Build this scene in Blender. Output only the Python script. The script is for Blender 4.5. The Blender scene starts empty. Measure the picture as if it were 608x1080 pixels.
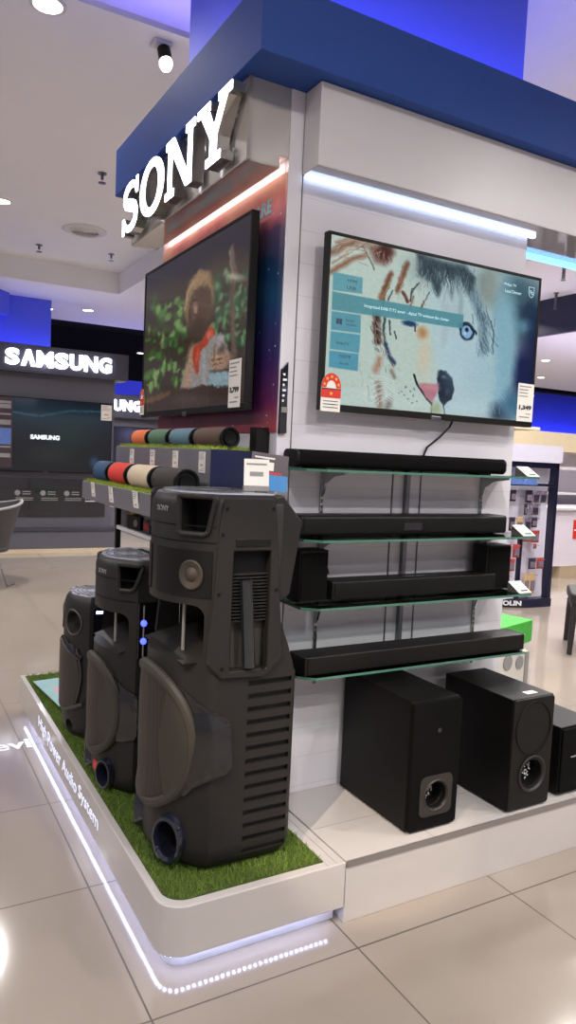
import bpy, bmesh, math, random
import numpy as np
from mathutils import Vector, Matrix, Euler
random.seed(7)
rng = np.random.default_rng(11)
PI = math.pi
scene = bpy.context.scene
COL = scene.collection

# ------------------------------------------------------------------ helpers
def lin(c):
    return tuple((v / 12.92 if v <= .04045 else ((v + .055) / 1.055) ** 2.4) for v in c)

def rgb(r, g, b):
    return lin((r / 255., g / 255., b / 255.))

MATS = {}
def mat(name, col, rough=.5, metal=0., coat=0., emit=None, strength=0., var=.06, scale=14., bump=0., bscale=200.,
        spec=.5, trans=0., ior=1.45, coat_rough=.03):
    """Principled material with a little procedural variation of colour (and bump)."""
    m = bpy.data.materials.new(name); m.use_nodes = True
    nt = m.node_tree; b = nt.nodes['Principled BSDF']
    b.inputs['Roughness'].default_value = rough
    b.inputs['Metallic'].default_value = metal
    b.inputs['Coat Weight'].default_value = coat
    b.inputs['Coat Roughness'].default_value = coat_rough
    b.inputs['Specular IOR Level'].default_value = spec
    b.inputs['IOR'].default_value = ior
    b.inputs['Transmission Weight'].default_value = trans
    tc = nt.nodes.new('ShaderNodeTexCoord')
    if var > 0:
        n = nt.nodes.new('ShaderNodeTexNoise'); n.inputs['Scale'].default_value = scale; n.inputs['Detail'].default_value = 3
        nt.links.new(tc.outputs['Object'], n.inputs['Vector'])
        mx = nt.nodes.new('ShaderNodeMix'); mx.data_type = 'RGBA'
        mx.inputs[6].default_value = (*[max(0, c * (1 - var)) for c in col], 1)
        mx.inputs[7].default_value = (*[min(1, c * (1 + var)) for c in col], 1)
        nt.links.new(n.outputs['Fac'], mx.inputs[0]); nt.links.new(mx.outputs[2], b.inputs['Base Color'])
    else:
        b.inputs['Base Color'].default_value = (*col, 1)
    if bump > 0:
        n2 = nt.nodes.new('ShaderNodeTexNoise'); n2.inputs['Scale'].default_value = bscale
        nt.links.new(tc.outputs['Object'], n2.inputs['Vector'])
        bp = nt.nodes.new('ShaderNodeBump'); bp.inputs['Strength'].default_value = bump; bp.inputs['Distance'].default_value = .002
        nt.links.new(n2.outputs['Fac'], bp.inputs['Height']); nt.links.new(bp.outputs['Normal'], b.inputs['Normal'])
    if emit is not None:
        b.inputs['Emission Color'].default_value = (*emit, 1); b.inputs['Emission Strength'].default_value = strength
    MATS[name] = m
    return m

class MB:
    """Collects shapes into one mesh."""
    def __init__(self): self.v = []; self.f = []
    def add(self, vs, fs, M=None):
        n = len(self.v)
        self.v += [tuple(M @ Vector(p)) if M is not None else tuple(p) for p in vs]
        self.f += [tuple(i + n for i in f) for f in fs]
        return self
    def box(self, x0, x1, y0, y1, z0, z1, M=None):
        vs = [(x0, y0, z0), (x1, y0, z0), (x1, y1, z0), (x0, y1, z0), (x0, y0, z1), (x1, y0, z1), (x1, y1, z1), (x0, y1, z1)]
        return self.add(vs, [(0, 3, 2, 1), (4, 5, 6, 7), (0, 1, 5, 4), (1, 2, 6, 5), (2, 3, 7, 6), (3, 0, 4, 7)], M)
    def prism(self, poly, a, b, axis='z', M=None):
        """poly: 2-D outline; extruded along axis between a and b."""
        n = len(poly)
        mk = {'z': lambda p, t: (p[0], p[1], t), 'y': lambda p, t: (p[0], t, p[1]), 'x': lambda p, t: (t, p[0], p[1])}[axis]
        vs = [mk(p, a) for p in poly] + [mk(p, b) for p in poly]
        fs = [tuple(range(n))[::-1], tuple(range(n, 2 * n))] + [(i, (i + 1) % n, n + (i + 1) % n, n + i) for i in range(n)]
        return self.add(vs, fs, M)
    def cyl(self, p, q, r, r2=None, n=16, caps=True):
        p = Vector(p); q = Vector(q); r2 = r if r2 is None else r2
        d = (q - p).normalized(); u = d.orthogonal().normalized(); w = d.cross(u)
        vs = []
        for c, rr in ((p, r), (q, r2)):
            vs += [c + (u * math.cos(2 * PI * i / n) + w * math.sin(2 * PI * i / n)) * rr for i in range(n)]
        fs = [(i, (i + 1) % n, n + (i + 1) % n, n + i) for i in range(n)]
        if caps: fs += [tuple(range(n))[::-1], tuple(range(n, 2 * n))]
        return self.add(vs, fs)
    def tube(self, pts, r, n=8, closed=False):
        pts = [Vector(p) for p in pts]; m = len(pts); vs = []; fs = []
        prev = None
        for i, p in enumerate(pts):
            a = pts[(i - 1) % m] if (closed or i > 0) else p; b = pts[(i + 1) % m] if (closed or i < m - 1) else p
            d = (b - a).normalized()
            if prev is None: u = d.orthogonal().normalized()
            else:
                u = prev - d * prev.dot(d)
                u = u.normalized() if u.length > 1e-6 else d.orthogonal().normalized()
            prev = u; w = d.cross(u); rr = r[i] if isinstance(r, (list, tuple)) else r
            vs += [p + (u * math.cos(2 * PI * k / n) + w * math.sin(2 * PI * k / n)) * rr for k in range(n)]
        rng_ = m if closed else m - 1
        for i in range(rng_):
            j = (i + 1) % m
            for k in range(n):
                fs.append((i * n + k, i * n + (k + 1) % n, j * n + (k + 1) % n, j * n + k))
        if not closed: fs += [tuple(range(n))[::-1], tuple(range((m - 1) * n, m * n))]
        return self.add(vs, fs)
    def lathe(self, prof, c=(0, 0, 0), axis='z', n=32, M=None):
        """prof: list of (radius, height); closed where the radius is 0."""
        vs = []; fs = []; m = len(prof)
        for r, h in prof:
            for i in range(n):
                a = 2 * PI * i / n; x, y = r * math.cos(a), r * math.sin(a)
                vs.append({'z': (c[0] + x, c[1] + y, c[2] + h), 'y': (c[0] + x, c[1] + h, c[2] + y), 'x': (c[0] + h, c[1] + x, c[2] + y)}[axis])
        for j in range(m - 1):
            for i in range(n):
                fs.append((j * n + i, j * n + (i + 1) % n, (j + 1) * n + (i + 1) % n, (j + 1) * n + i))
        fs += [tuple(range(n))[::-1], tuple(range((m - 1) * n, m * n))]
        return self.add(vs, fs, M)
    def grid(self, P, nu, nv, thick=None, closed_u=False):
        """P(i,j) -> point, optional back sheet Pb via thick(i,j)."""
        vs = [P(i, j) for j in range(nv) for i in range(nu)]
        fs = [(j * nu + i, j * nu + i + 1, (j + 1) * nu + i + 1, (j + 1) * nu + i) for j in range(nv - 1) for i in range(nu - 1)]
        if thick is not None:
            k = len(vs)
            vs += [thick(i, j) for j in range(nv) for i in range(nu)]
            fs += [tuple(k + a for a in f)[::-1] for f in list(fs)]
            for i in range(nu - 1):
                fs.append((i + 1, i, k + i, k + i + 1)); a = (nv - 1) * nu
                fs.append((a + i, a + i + 1, k + a + i + 1, k + a + i))
            for j in range(nv - 1):
                fs.append((j * nu, (j + 1) * nu, k + (j + 1) * nu, k + j * nu)); a = nu - 1
                fs.append(((j + 1) * nu + a, j * nu + a, k + j * nu + a, k + (j + 1) * nu + a))
        return self.add(vs, fs)
    def mesh(self, name='m'):
        me = bpy.data.meshes.new(name); me.from_pydata(self.v, [], self.f); me.update()
        bm = bmesh.new(); bm.from_mesh(me); bmesh.ops.recalc_face_normals(bm, faces=bm.faces); bm.to_mesh(me); bm.free()
        return me

def link(name, me, m, parent=None, loc=(0, 0, 0), smooth=30, bevel=0, seg=2):
    me.name = name
    o = bpy.data.objects.new(name, me); COL.objects.link(o)
    if m is not None:
        me.materials.clear(); me.materials.append(MATS[m] if isinstance(m, str) else m)
    if parent is not None: o.parent = parent
    o.location = loc
    if smooth:
        me.shade_smooth(); me.set_sharp_from_angle(angle=math.radians(smooth))
    if bevel:
        b = o.modifiers.new('bevel', 'BEVEL'); b.width = bevel; b.segments = seg; b.limit_method = 'ANGLE'; b.angle_limit = math.radians(40)
        b.harden_normals = False
    return o

def part(name, mb, m, parent, smooth=30, bevel=0, seg=2, label=None, kind=None):
    o = link(name, mb.mesh(name) if isinstance(mb, MB) else mb, m, parent, smooth=smooth, bevel=bevel, seg=seg)
    if label: o['label'] = label
    if kind: o['kind'] = kind
    return o

def thing(name, label, cat, loc=(0, 0, 0), rz=0, group=None):
    o = bpy.data.objects.new(name, None); COL.objects.link(o); o.empty_display_size = .05
    o.location = loc; o.rotation_euler = (0, 0, rz); o['label'] = label; o['category'] = cat
    if group: o['group'] = group
    return o

def solo(name, mb, m, label, cat, loc=(0, 0, 0), group=None, **k):
    o = link(name, mb.mesh(name) if isinstance(mb, MB) else mb, m, None, loc, **k)
    o['label'] = label; o['category'] = cat
    if group: o['group'] = group
    return o

def structure(name, mb, m, loc=(0, 0, 0), **k):
    o = link(name, mb.mesh(name), m, None, loc, **k); o['kind'] = 'structure'
    return o

def dup(root, loc, label, rz=None):
    def cp(o, parent):
        c = o.copy(); COL.objects.link(c); c.parent = parent
        for ch in o.children: cp(ch, c)
        return c
    r = cp(root, None); r.location = loc; r['label'] = label
    if rz is not None: r.rotation_euler = (0, 0, rz)
    return r

def boolean(me, cutters, op='DIFFERENCE'):
    """Mesh minus each cutter MB, applied."""
    o = bpy.data.objects.new('tmp', me); COL.objects.link(o); cs = []
    for c in cutters:
        co = bpy.data.objects.new('tmpc', c.mesh('c')); COL.objects.link(co); cs.append(co)
        b = o.modifiers.new('b', 'BOOLEAN'); b.object = co; b.operation = op; b.solver = 'EXACT'
    dg = bpy.context.evaluated_depsgraph_get(); dg.update()
    out = bpy.data.meshes.new_from_object(o.evaluated_get(dg))
    for x in [o] + cs: bpy.data.objects.remove(x)
    return out

def text_mesh(s, size=1., depth=0., bold=0., align='CENTER', space=1.):
    cu = bpy.data.curves.new('t', 'FONT'); cu.body = s; cu.size = size; cu.extrude = depth; cu.offset = bold
    cu.align_x = align; cu.align_y = 'CENTER'; cu.space_character = space; cu.resolution_u = 3
    o = bpy.data.objects.new('t', cu); COL.objects.link(o)
    dg = bpy.context.evaluated_depsgraph_get(); dg.update()
    me = bpy.data.meshes.new_from_object(o.evaluated_get(dg))
    bpy.data.objects.remove(o)
    return me

UPRIGHT = Euler((PI / 2, 0, 0)).to_matrix().to_4x4()          # text stands up and faces -Y
def put_text(name, s, size, parent, loc, m, M=UPRIGHT, depth=.0006, bold=0., width=None, height=None, align='CENTER', label=None):
    me = text_mesh(s, size, depth, bold, align)
    if width or height:
        xs = [v.co.x for v in me.vertices]; ys = [v.co.y for v in me.vertices]
        sx = width / (max(xs) - min(xs)) if width else 1; sy = height / (max(ys) - min(ys)) if height else 1
        cx, cy = (max(xs) + min(xs)) / 2, (max(ys) + min(ys)) / 2
        for v in me.vertices: v.co.x = (v.co.x - cx) * sx; v.co.y = (v.co.y - cy) * sy
    me.transform(Matrix.Translation(loc) @ M)
    o = link(name, me, m, parent, smooth=0)
    if label: o['label'] = label
    return o

def rrect(x0, x1, z0, z1, r, n=6):
    pts = []
    for cx, cz, a0 in ((x1 - r, z0 + r, -90), (x1 - r, z1 - r, 0), (x0 + r, z1 - r, 90), (x0 + r, z0 + r, 180)):
        for i in range(n + 1):
            a = math.radians(a0 + 90 * i / n); pts.append((cx + r * math.cos(a), cz + r * math.sin(a)))
    return pts

# ------------------------------------------------------------------ materials
mat('white_gloss', rgb(214, 212, 218), .18, coat=.4, var=.015)
mat('white_satin', rgb(206, 203, 206), .35, var=.02)
mat('wall_white', rgb(216, 213, 219), .22, coat=.3, var=.015)
mat('plinth_white', rgb(188, 182, 179), .16, coat=.5, var=.02)
mat('mirror_white', rgb(176, 172, 170), .06, coat=.8, metal=.35, var=.02)
mat('sign_face', rgb(200, 196, 190), .12, metal=.5, coat=.5, var=.03)
mat('seam_dark', rgb(70, 66, 64), .6)
mat('aluminium', rgb(150, 145, 142), .35, metal=.6)
mat('steel', rgb(170, 172, 176), .22, metal=.9)
mat('steel_dark', rgb(95, 97, 102), .3, metal=.7)
mat('band_blue', rgb(44, 76, 150), .6, var=.05, scale=5, spec=.3)
mat('navy', rgb(26, 32, 66), .35, var=.05)
mat('wall_blue', rgb(88, 104, 228), .6, var=.04, scale=2)
mat('ceiling_white', rgb(228, 227, 232), .75, var=.02, scale=3)
mat('ceiling_black', rgb(22, 22, 26), .8)
mat('plastic_dark', rgb(36, 34, 33), .45, bump=.12, bscale=500, var=.06, spec=.32)
mat('plastic_black', rgb(20, 19, 18), .45, spec=.25, bump=.08, bscale=400)
mat('plastic_void', rgb(12, 12, 13), .6, spec=.2)
mat('gloss_black', rgb(14, 14, 17), .06, coat=1.)
mat('grille_mesh', rgb(78, 70, 62), .55, metal=.15, bump=.0)
mat('rim_dark', rgb(62, 59, 54), .42)
mat('cone_grey', rgb(60, 54, 48), .55, spec=.3)
mat('rod_grey', rgb(150, 146, 142), .3, metal=.3)
mat('fabric_black', rgb(11, 10, 10), .85, bump=.3, bscale=900, spec=.12)
mat('wood_black', rgb(13, 11, 10), .45, spec=.22, bump=.12, bscale=160, var=.12)
mat('tag_white', rgb(226, 222, 214), .6)
mat('print_dark', rgb(52, 50, 52), .7)
mat('print_grey', rgb(140, 138, 138), .7)
mat('print_red', rgb(190, 44, 40), .6)
mat('print_yellow', rgb(226, 190, 80), .6)
mat('print_white', rgb(235, 235, 235), .6)
mat('sticker_red', rgb(206, 48, 36), .5)
mat('leaflet_blue', rgb(38, 120, 184), .4)
mat('leaflet_dark', rgb(66, 52, 60), .4)
mat('turf_base', rgb(62, 76, 26), .9)
mat('turf_green', rgb(104, 128, 46), .75, var=.4, scale=60)
mat('turf_lime', rgb(150, 170, 58), .75, var=.3, scale=60)
mat('tier_grey', rgb(112, 110, 116), .4)
mat('orange_cloth', rgb(226, 118, 70), .8, bump=.3, bscale=700)
mat('green_cloth', rgb(84, 116, 92), .8, bump=.3, bscale=700)
mat('teal_cloth', rgb(92, 124, 138), .8, bump=.3, bscale=700)
mat('brown_cloth', rgb(88, 68, 56), .8, bump=.3, bscale=700)
mat('navy_cloth', rgb(44, 76, 112), .8, bump=.3, bscale=700)
mat('red_cloth', rgb(214, 58, 46), .8, bump=.3, bscale=700)
mat('cream_cloth', rgb(206, 188, 160), .8, bump=.3, bscale=700)
mat('black_cloth', rgb(54, 48, 45), .8, bump=.3, bscale=700)
mat('grey_booth', rgb(92, 90, 100), .45, var=.03)
mat('grey_booth_dark', rgb(62, 61, 72), .4)
mat('panel_black', rgb(30, 28, 34), .12, coat=.6)
mat('baseboard_cream', rgb(205, 188, 160), .4)
mat('chair_grey', rgb(62, 60, 62), .5)
mat('chrome', rgb(200, 200, 205), .12, metal=1)
mat('counter_white', rgb(220, 212, 224), .3)
mat('counter_wood', rgb(176, 158, 132), .4, var=.15, scale=4)
mat('cream_wall', rgb(212, 196, 164), .5)
mat('rack_navy', rgb(22, 22, 50), .35)
mat('rack_white', rgb(214, 210, 228), .35)
mat('pack_red', rgb(176, 70, 66), .4, var=.3, scale=80)
mat('pack_grey', rgb(120, 108, 124), .4, var=.4, scale=90)
mat('pack_dark', rgb(52, 46, 62), .4, var=.4, scale=90)
mat('pack_tan', rgb(204, 168, 118), .5, var=.3, scale=90)
mat('pack_blue', rgb(92, 120, 186), .4, var=.3, scale=70)
mat('green_box', rgb(62, 168, 56), .4, var=.25, scale=30)
mat('appliance_white', rgb(206, 202, 194), .35)
mat('led_white', (1, 1, 1), .5, emit=rgb(190, 212, 255), strength=3.0, var=0)
mat('led_soft', (1, 1, 1), .5, emit=rgb(255, 214, 208), strength=5.5, var=0)
mat('led_plinth', (1, 1, 1), .5, emit=rgb(190, 204, 255), strength=24., var=0)
mat('led_blue', (.1, .1, 1), .5, emit=(.24, .26, 1.), strength=15., var=0)
mat('led_violet', (.3, .2, 1), .5, emit=(.30, .25, 1.), strength=16., var=0)
mat('led_cyan', (.1, .4, 1), .5, emit=(.14, .36, 1.), strength=3.2, var=0)
mat('led_spot', (.1, .1, 1), .5, emit=(.06, .09, 1.), strength=3., var=0)
mat('sign_light', (1, 1, 1), .5, emit=rgb(232, 236, 255), strength=4.2, var=0)
mat('sign_side', rgb(168, 164, 162), .15, metal=.8)
mat('lamp_glow', (1, 1, 1), .5, emit=rgb(255, 246, 226), strength=9., var=0)
mat('ring_blue', rgb(34, 37, 52), .12, coat=1., metal=.3)
mat('rim_grey', rgb(60, 56, 50), .5, spec=.3)
mat('tube_glass', rgb(30, 34, 40), .06, coat=1., metal=.2)
mat('poster_text', rgb(168, 216, 224), .4)
mat('side_text', rgb(235, 238, 250), .4, emit=rgb(214, 222, 255), strength=.55, var=0)

def glass_mat():
    """thin clear shelf glass: tinted see-through sheet with a Fresnel sheen"""
    m = bpy.data.materials.new('shelf_glass'); m.use_nodes = True; nt = m.node_tree; N = nt.nodes; L = nt.links
    N.remove(N['Principled BSDF']); out = N['Material Output']
    t = N.new('ShaderNodeBsdfTransparent'); g = N.new('ShaderNodeBsdfGlossy'); g.inputs['Roughness'].default_value = .03
    n = N.new('ShaderNodeTexNoise'); n.inputs['Scale'].default_value = 3
    c = N.new('ShaderNodeMix'); c.data_type = 'RGBA'; c.inputs[6].default_value = (*rgb(222, 238, 232), 1); c.inputs[7].default_value = (*rgb(230, 243, 238), 1)
    L.new(n.outputs['Fac'], c.inputs[0]); L.new(c.outputs[2], t.inputs['Color'])
    f = N.new('ShaderNodeFresnel'); f.inputs['IOR'].default_value = 1.45
    x = N.new('ShaderNodeMixShader'); L.new(f.outputs[0], x.inputs[0]); L.new(t.outputs[0], x.inputs[1]); L.new(g.outputs[0], x.inputs[2]); L.new(x.outputs[0], out.inputs['Surface'])
    MATS['shelf_glass'] = m
glass_mat()
mat('glass_edge', rgb(74, 116, 100), .15, var=.05)

def floor_mat():
    m = bpy.data.materials.new('floor_tile'); m.use_nodes = True; nt = m.node_tree; N = nt.nodes; L = nt.links
    b = N['Principled BSDF']; b.inputs['Roughness'].default_value = .09; b.inputs['Specular IOR Level'].default_value = .55
    tc = N.new('ShaderNodeTexCoord'); sep = N.new('ShaderNodeSeparateXYZ'); L.new(tc.outputs['Object'], sep.inputs[0])
    lines = []
    for ax, off in (('X', .58), ('Y', 1.575)):
        a = N.new('ShaderNodeMath'); a.operation = 'SUBTRACT'; a.inputs[1].default_value = off - .003; L.new(sep.outputs[ax], a.inputs[0])
        d = N.new('ShaderNodeMath'); d.operation = 'DIVIDE'; d.inputs[1].default_value = .6; L.new(a.outputs[0], d.inputs[0])
        f = N.new('ShaderNodeMath'); f.operation = 'FRACT'; L.new(d.outputs[0], f.inputs[0])
        l = N.new('ShaderNodeMath'); l.operation = 'LESS_THAN'; l.inputs[1].default_value = .0085; L.new(f.outputs[0], l.inputs[0]); lines.append(l)
    mx = N.new('ShaderNodeMath'); mx.operation = 'MAXIMUM'; L.new(lines[0].outputs[0], mx.inputs[0]); L.new(lines[1].outputs[0], mx.inputs[1])
    no = N.new('ShaderNodeTexNoise'); no.inputs['Scale'].default_value = 1.3; no.inputs['Detail'].default_value = 5; L.new(tc.outputs['Object'], no.inputs['Vector'])
    c = N.new('ShaderNodeMix'); c.data_type = 'RGBA'; c.inputs[6].default_value = (*rgb(140, 129, 119), 1); c.inputs[7].default_value = (*rgb(154, 143, 132), 1)
    L.new(no.outputs['Fac'], c.inputs[0])
    g = N.new('ShaderNodeMix'); g.data_type = 'RGBA'; L.new(mx.outputs[0], g.inputs[0]); L.new(c.outputs[2], g.inputs[6]); g.inputs[7].default_value = (*rgb(82, 72, 64), 1)
    L.new(g.outputs[2], b.inputs['Base Color'])
    rr = N.new('ShaderNodeMapRange'); rr.inputs['To Min'].default_value = .09; rr.inputs['To Max'].default_value = .6; L.new(mx.outputs[0], rr.inputs['Value']); L.new(rr.outputs[0], b.inputs['Roughness'])
    MATS['floor_tile'] = m
floor_mat()

def lined_wall_mat():
    """white wall cladding with faint horizontal board seams"""
    m = mat('wall_boards', rgb(214, 211, 217), .2, coat=.3, var=.015)
    nt = m.node_tree; N = nt.nodes; L = nt.links; b = N['Principled BSDF']
    src = b.inputs['Base Color'].links[0].from_socket
    tc = N.new('ShaderNodeTexCoord'); sep = N.new('ShaderNodeSeparateXYZ'); L.new(tc.outputs['Object'], sep.inputs[0])
    d = N.new('ShaderNodeMath'); d.operation = 'DIVIDE'; d.inputs[1].default_value = .105; L.new(sep.outputs['Z'], d.inputs[0])
    f = N.new('ShaderNodeMath'); f.operation = 'FRACT'; L.new(d.outputs[0], f.inputs[0])
    l = N.new('ShaderNodeMath'); l.operation = 'LESS_THAN'; l.inputs[1].default_value = .03; L.new(f.outputs[0], l.inputs[0])
    g = N.new('ShaderNodeMix'); g.data_type = 'RGBA'; L.new(l.outputs[0], g.inputs[0]); L.new(src, g.inputs[6]); g.inputs[7].default_value = (*rgb(200, 198, 205), 1)
    L.new(g.outputs[2], b.inputs['Base Color'])
lined_wall_mat()

def grille_mat():
    m = MATS['grille_mesh']; nt = m.node_tree; N = nt.nodes; L = nt.links; b = N['Principled BSDF']
    tc = N.new('ShaderNodeTexCoord'); v = N.new('ShaderNodeTexVoronoi'); v.inputs['Scale'].default_value = 170; v.inputs['Randomness'].default_value = .15
    L.new(tc.outputs['Object'], v.inputs['Vector'])
    r = N.new('ShaderNodeMapRange'); r.inputs['From Min'].default_value = .25; r.inputs['From Max'].default_value = .45; L.new(v.outputs['Distance'], r.inputs['Value'])
    g = N.new('ShaderNodeMix'); g.data_type = 'RGBA'; g.inputs[6].default_value = (*rgb(26, 24, 23), 1); g.inputs[7].default_value = (*rgb(60, 53, 46), 1)
    L.new(r.outputs[0], g.inputs[0]); L.new(g.outputs[2], b.inputs['Base Color'])
grille_mat()

def poster_mat():
    """starry space print: pink top, teal-blue middle, purple foot"""
    m = bpy.data.materials.new('poster_print'); m.use_nodes = True; nt = m.node_tree; N = nt.nodes; L = nt.links
    b = N['Principled BSDF']; b.inputs['Roughness'].default_value = .3
    tc = N.new('ShaderNodeTexCoord'); sep = N.new('ShaderNodeSeparateXYZ'); L.new(tc.outputs['Object'], sep.inputs[0])
    no = N.new('ShaderNodeTexNoise'); no.inputs['Scale'].default_value = 4; no.inputs['Detail'].default_value = 5; L.new(tc.outputs['Object'], no.inputs['Vector'])
    ad = N.new('ShaderNodeMath'); ad.operation = 'MULTIPLY_ADD'; ad.inputs[1].default_value = .35; ad.inputs[2].default_value = -.175; L.new(no.outputs['Fac'], ad.inputs[0])
    s = N.new('ShaderNodeMapRange'); s.inputs['From Min'].default_value = 0; s.inputs['From Max'].default_value = .83; L.new(sep.outputs['Z'], s.inputs['Value'])
    a2 = N.new('ShaderNodeMath'); a2.operation = 'ADD'; L.new(s.outputs[0], a2.inputs[0]); L.new(ad.outputs[0], a2.inputs[1])
    cr = N.new('ShaderNodeValToRGB'); e = cr.color_ramp.elements
    e[0].position = 0; e[0].color = (*rgb(150, 60, 70), 1); e[1].position = 1; e[1].color = (*rgb(250, 190, 160), 1)
    for p, c in ((.12, (96, 40, 84)), (.3, (54, 38, 96)), (.5, (24, 70, 108)), (.66, (22, 52, 88)), (.78, (96, 74, 104)), (.86, (206, 110, 124)), (.94, (246, 150, 140))):
        q = e.new(p); q.color = (*rgb(*c), 1)
    L.new(a2.outputs[0], cr.inputs[0])
    v = N.new('ShaderNodeTexVoronoi'); v.inputs['Scale'].default_value = 26; L.new(tc.outputs['Object'], v.inputs['Vector'])
    lt = N.new('ShaderNodeMath'); lt.operation = 'LESS_THAN'; lt.inputs[1].default_value = .085; L.new(v.outputs['Distance'], lt.inputs[0])
    g = N.new('ShaderNodeMix'); g.data_type = 'RGBA'; L.new(lt.outputs[0], g.inputs[0]); L.new(cr.outputs[0], g.inputs[6]); g.inputs[7].default_value = (*rgb(190, 215, 235), 1)
    L.new(g.outputs[2], b.inputs['Base Color'])
    MATS['poster_print'] = m
poster_mat()

def screen_mat(name, strength):
    m = bpy.data.materials.new(name); m.use_nodes = True; nt = m.node_tree; N = nt.nodes; L = nt.links
    b = N['Principled BSDF']; b.inputs['Base Color'].default_value = (.004, .004, .005, 1); b.inputs['Roughness'].default_value = .09
    a = N.new('ShaderNodeAttribute'); a.attribute_name = 'picture'; L.new(a.outputs['Color'], b.inputs['Emission Color'])
    b.inputs['Emission Strength'].default_value = strength
    MATS[name] = m

# ------------------------------------------------------------------ pictures on the television screens
class Painter:
    """Paints a small picture as an array; x runs 0..aspect, y runs 0..1 downwards."""
    def __init__(s, asp, h, bg, seed=1, fur=.006):
        s.h = h; s.w = int(round(h * asp)); s.a = np.ones((h, s.w, 3)) * np.array(bg) / 255.
        y, x = np.mgrid[0:h, 0:s.w]; r = np.random.default_rng(seed)
        def field(n):
            g = r.normal(size=(n, n)); yy = np.linspace(0, n - 1.001, h); xx = np.linspace(0, n - 1.001, s.w)
            y0 = yy.astype(int); x0 = xx.astype(int); fy = (yy - y0)[:, None]; fx = (xx - x0)[None]
            return (g[y0][:, x0] * (1 - fy) * (1 - fx) + g[y0 + 1][:, x0] * fy * (1 - fx) + g[y0][:, x0 + 1] * (1 - fy) * fx + g[y0 + 1][:, x0 + 1] * fy * fx)
        s.X0 = (x + .5) / h; s.Y0 = (y + .5) / h
        s.X = (x + .5) / h + fur * (field(40) + .7 * field(90)); s.Y = (y + .5) / h + fur * (field(40) + .7 * field(90))
        s.grain = field(110)
    def run(s, spec):
        for q in spec:
            xs = [p[0] for p in q[1]] if q[0] in 'sp' else [q[1] - q[3] * 2.2, q[1] + q[3] * 2.2]
            ys = [p[1] for p in q[1]] if q[0] in 'sp' else [q[2] - q[4] * 2.2, q[2] + q[4] * 2.2]
            pad = .04 + (q[2] if q[0] == 's' else q[3] * 1.2 if q[0] == 'p' else 0)
            c0, c1 = max(0, int((min(xs) - pad) * s.h)), min(s.w, int((max(xs) + pad) * s.h) + 1); r0, r1 = max(0, int((min(ys) - pad) * s.h)), min(s.h, int((max(ys) + pad) * s.h) + 1)
            if c1 <= c0 or r1 <= r0: continue
            X, Y = s.X[r0:r1, c0:c1], s.Y[r0:r1, c0:c1]; A = s.a[r0:r1, c0:c1]
            def near(segs):
                D = np.full(X.shape, 9.)
                for (ax, ay), (bx, by) in segs:
                    L = (bx - ax) ** 2 + (by - ay) ** 2 + 1e-9; t = np.clip(((X - ax) * (bx - ax) + (Y - ay) * (by - ay)) / L, 0, 1)
                    D = np.minimum(D, np.hypot(X - ax - t * (bx - ax), Y - ay - t * (by - ay)))
                return D
            if q[0] == 'e':
                _, cx, cy, rx, ry, c, soft, al = q
                m = (1 + soft - np.sqrt(((X - cx) / max(rx, 1e-4)) ** 2 + ((Y - cy) / max(ry, 1e-4)) ** 2)) / (2 * soft)
            elif q[0] == 's':
                _, pts, w, c, soft, al = q; m = (1 + soft - near(list(zip(pts, pts[1:]))) / (w / 2)) / (2 * soft)
            else:
                _, pts, c, soft, al = q
                if soft < .004: X, Y = s.X0[r0:r1, c0:c1], s.Y0[r0:r1, c0:c1]
                ins = np.zeros(X.shape, bool)
                for (ax, ay), (bx, by) in zip(pts, pts[1:] + pts[:1]):
                    ins ^= ((ay > Y) != (by > Y)) & (X < (bx - ax) * (Y - ay) / ((by - ay) if by != ay else 1e-9) + ax)
                D = near(list(zip(pts, pts[1:] + pts[:1]))); m = .5 + np.where(ins, D, -D) / (2 * max(soft, .002))
            A += (np.array(c) / 255. - A) * (np.clip(m, 0, 1) * al)[..., None]
        return s
    def done(s, grain=.03): s.a = np.clip(s.a * (1 + grain * s.grain[..., None]), 0, 1); return s.a

def screen_mesh(a, w, h):
    """Flat panel in the XZ plane facing -Y, centre at the origin, one colour per cell corner."""
    H, W = a.shape[:2]
    xs = np.linspace(-w / 2, w / 2, W); zs = np.linspace(h / 2, -h / 2, H)
    co = np.zeros((H, W, 3)); co[..., 0] = xs[None]; co[..., 2] = zs[:, None]
    i = np.arange(H * W).reshape(H, W); f = np.stack([i[:-1, :-1], i[1:, :-1], i[1:, 1:], i[:-1, 1:]], -1).reshape(-1, 4)
    me = bpy.data.meshes.new('screen'); me.vertices.add(H * W); me.vertices.foreach_set('co', co.ravel())
    me.loops.add(f.size); me.loops.foreach_set('vertex_index', f.ravel().astype(np.int32))
    me.polygons.add(len(f)); me.polygons.foreach_set('loop_start', np.arange(0, f.size, 4, dtype=np.int32)); me.update(calc_edges=True)
    l = np.where(a <= .04045, a / 12.92, ((a + .055) / 1.055) ** 2.4)
    at = me.color_attributes.new('picture', 'FLOAT_COLOR', 'POINT')
    at.data.foreach_set('color', np.concatenate([l, np.ones((H, W, 1))], -1).astype(np.float32).ravel())
    return me

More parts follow.
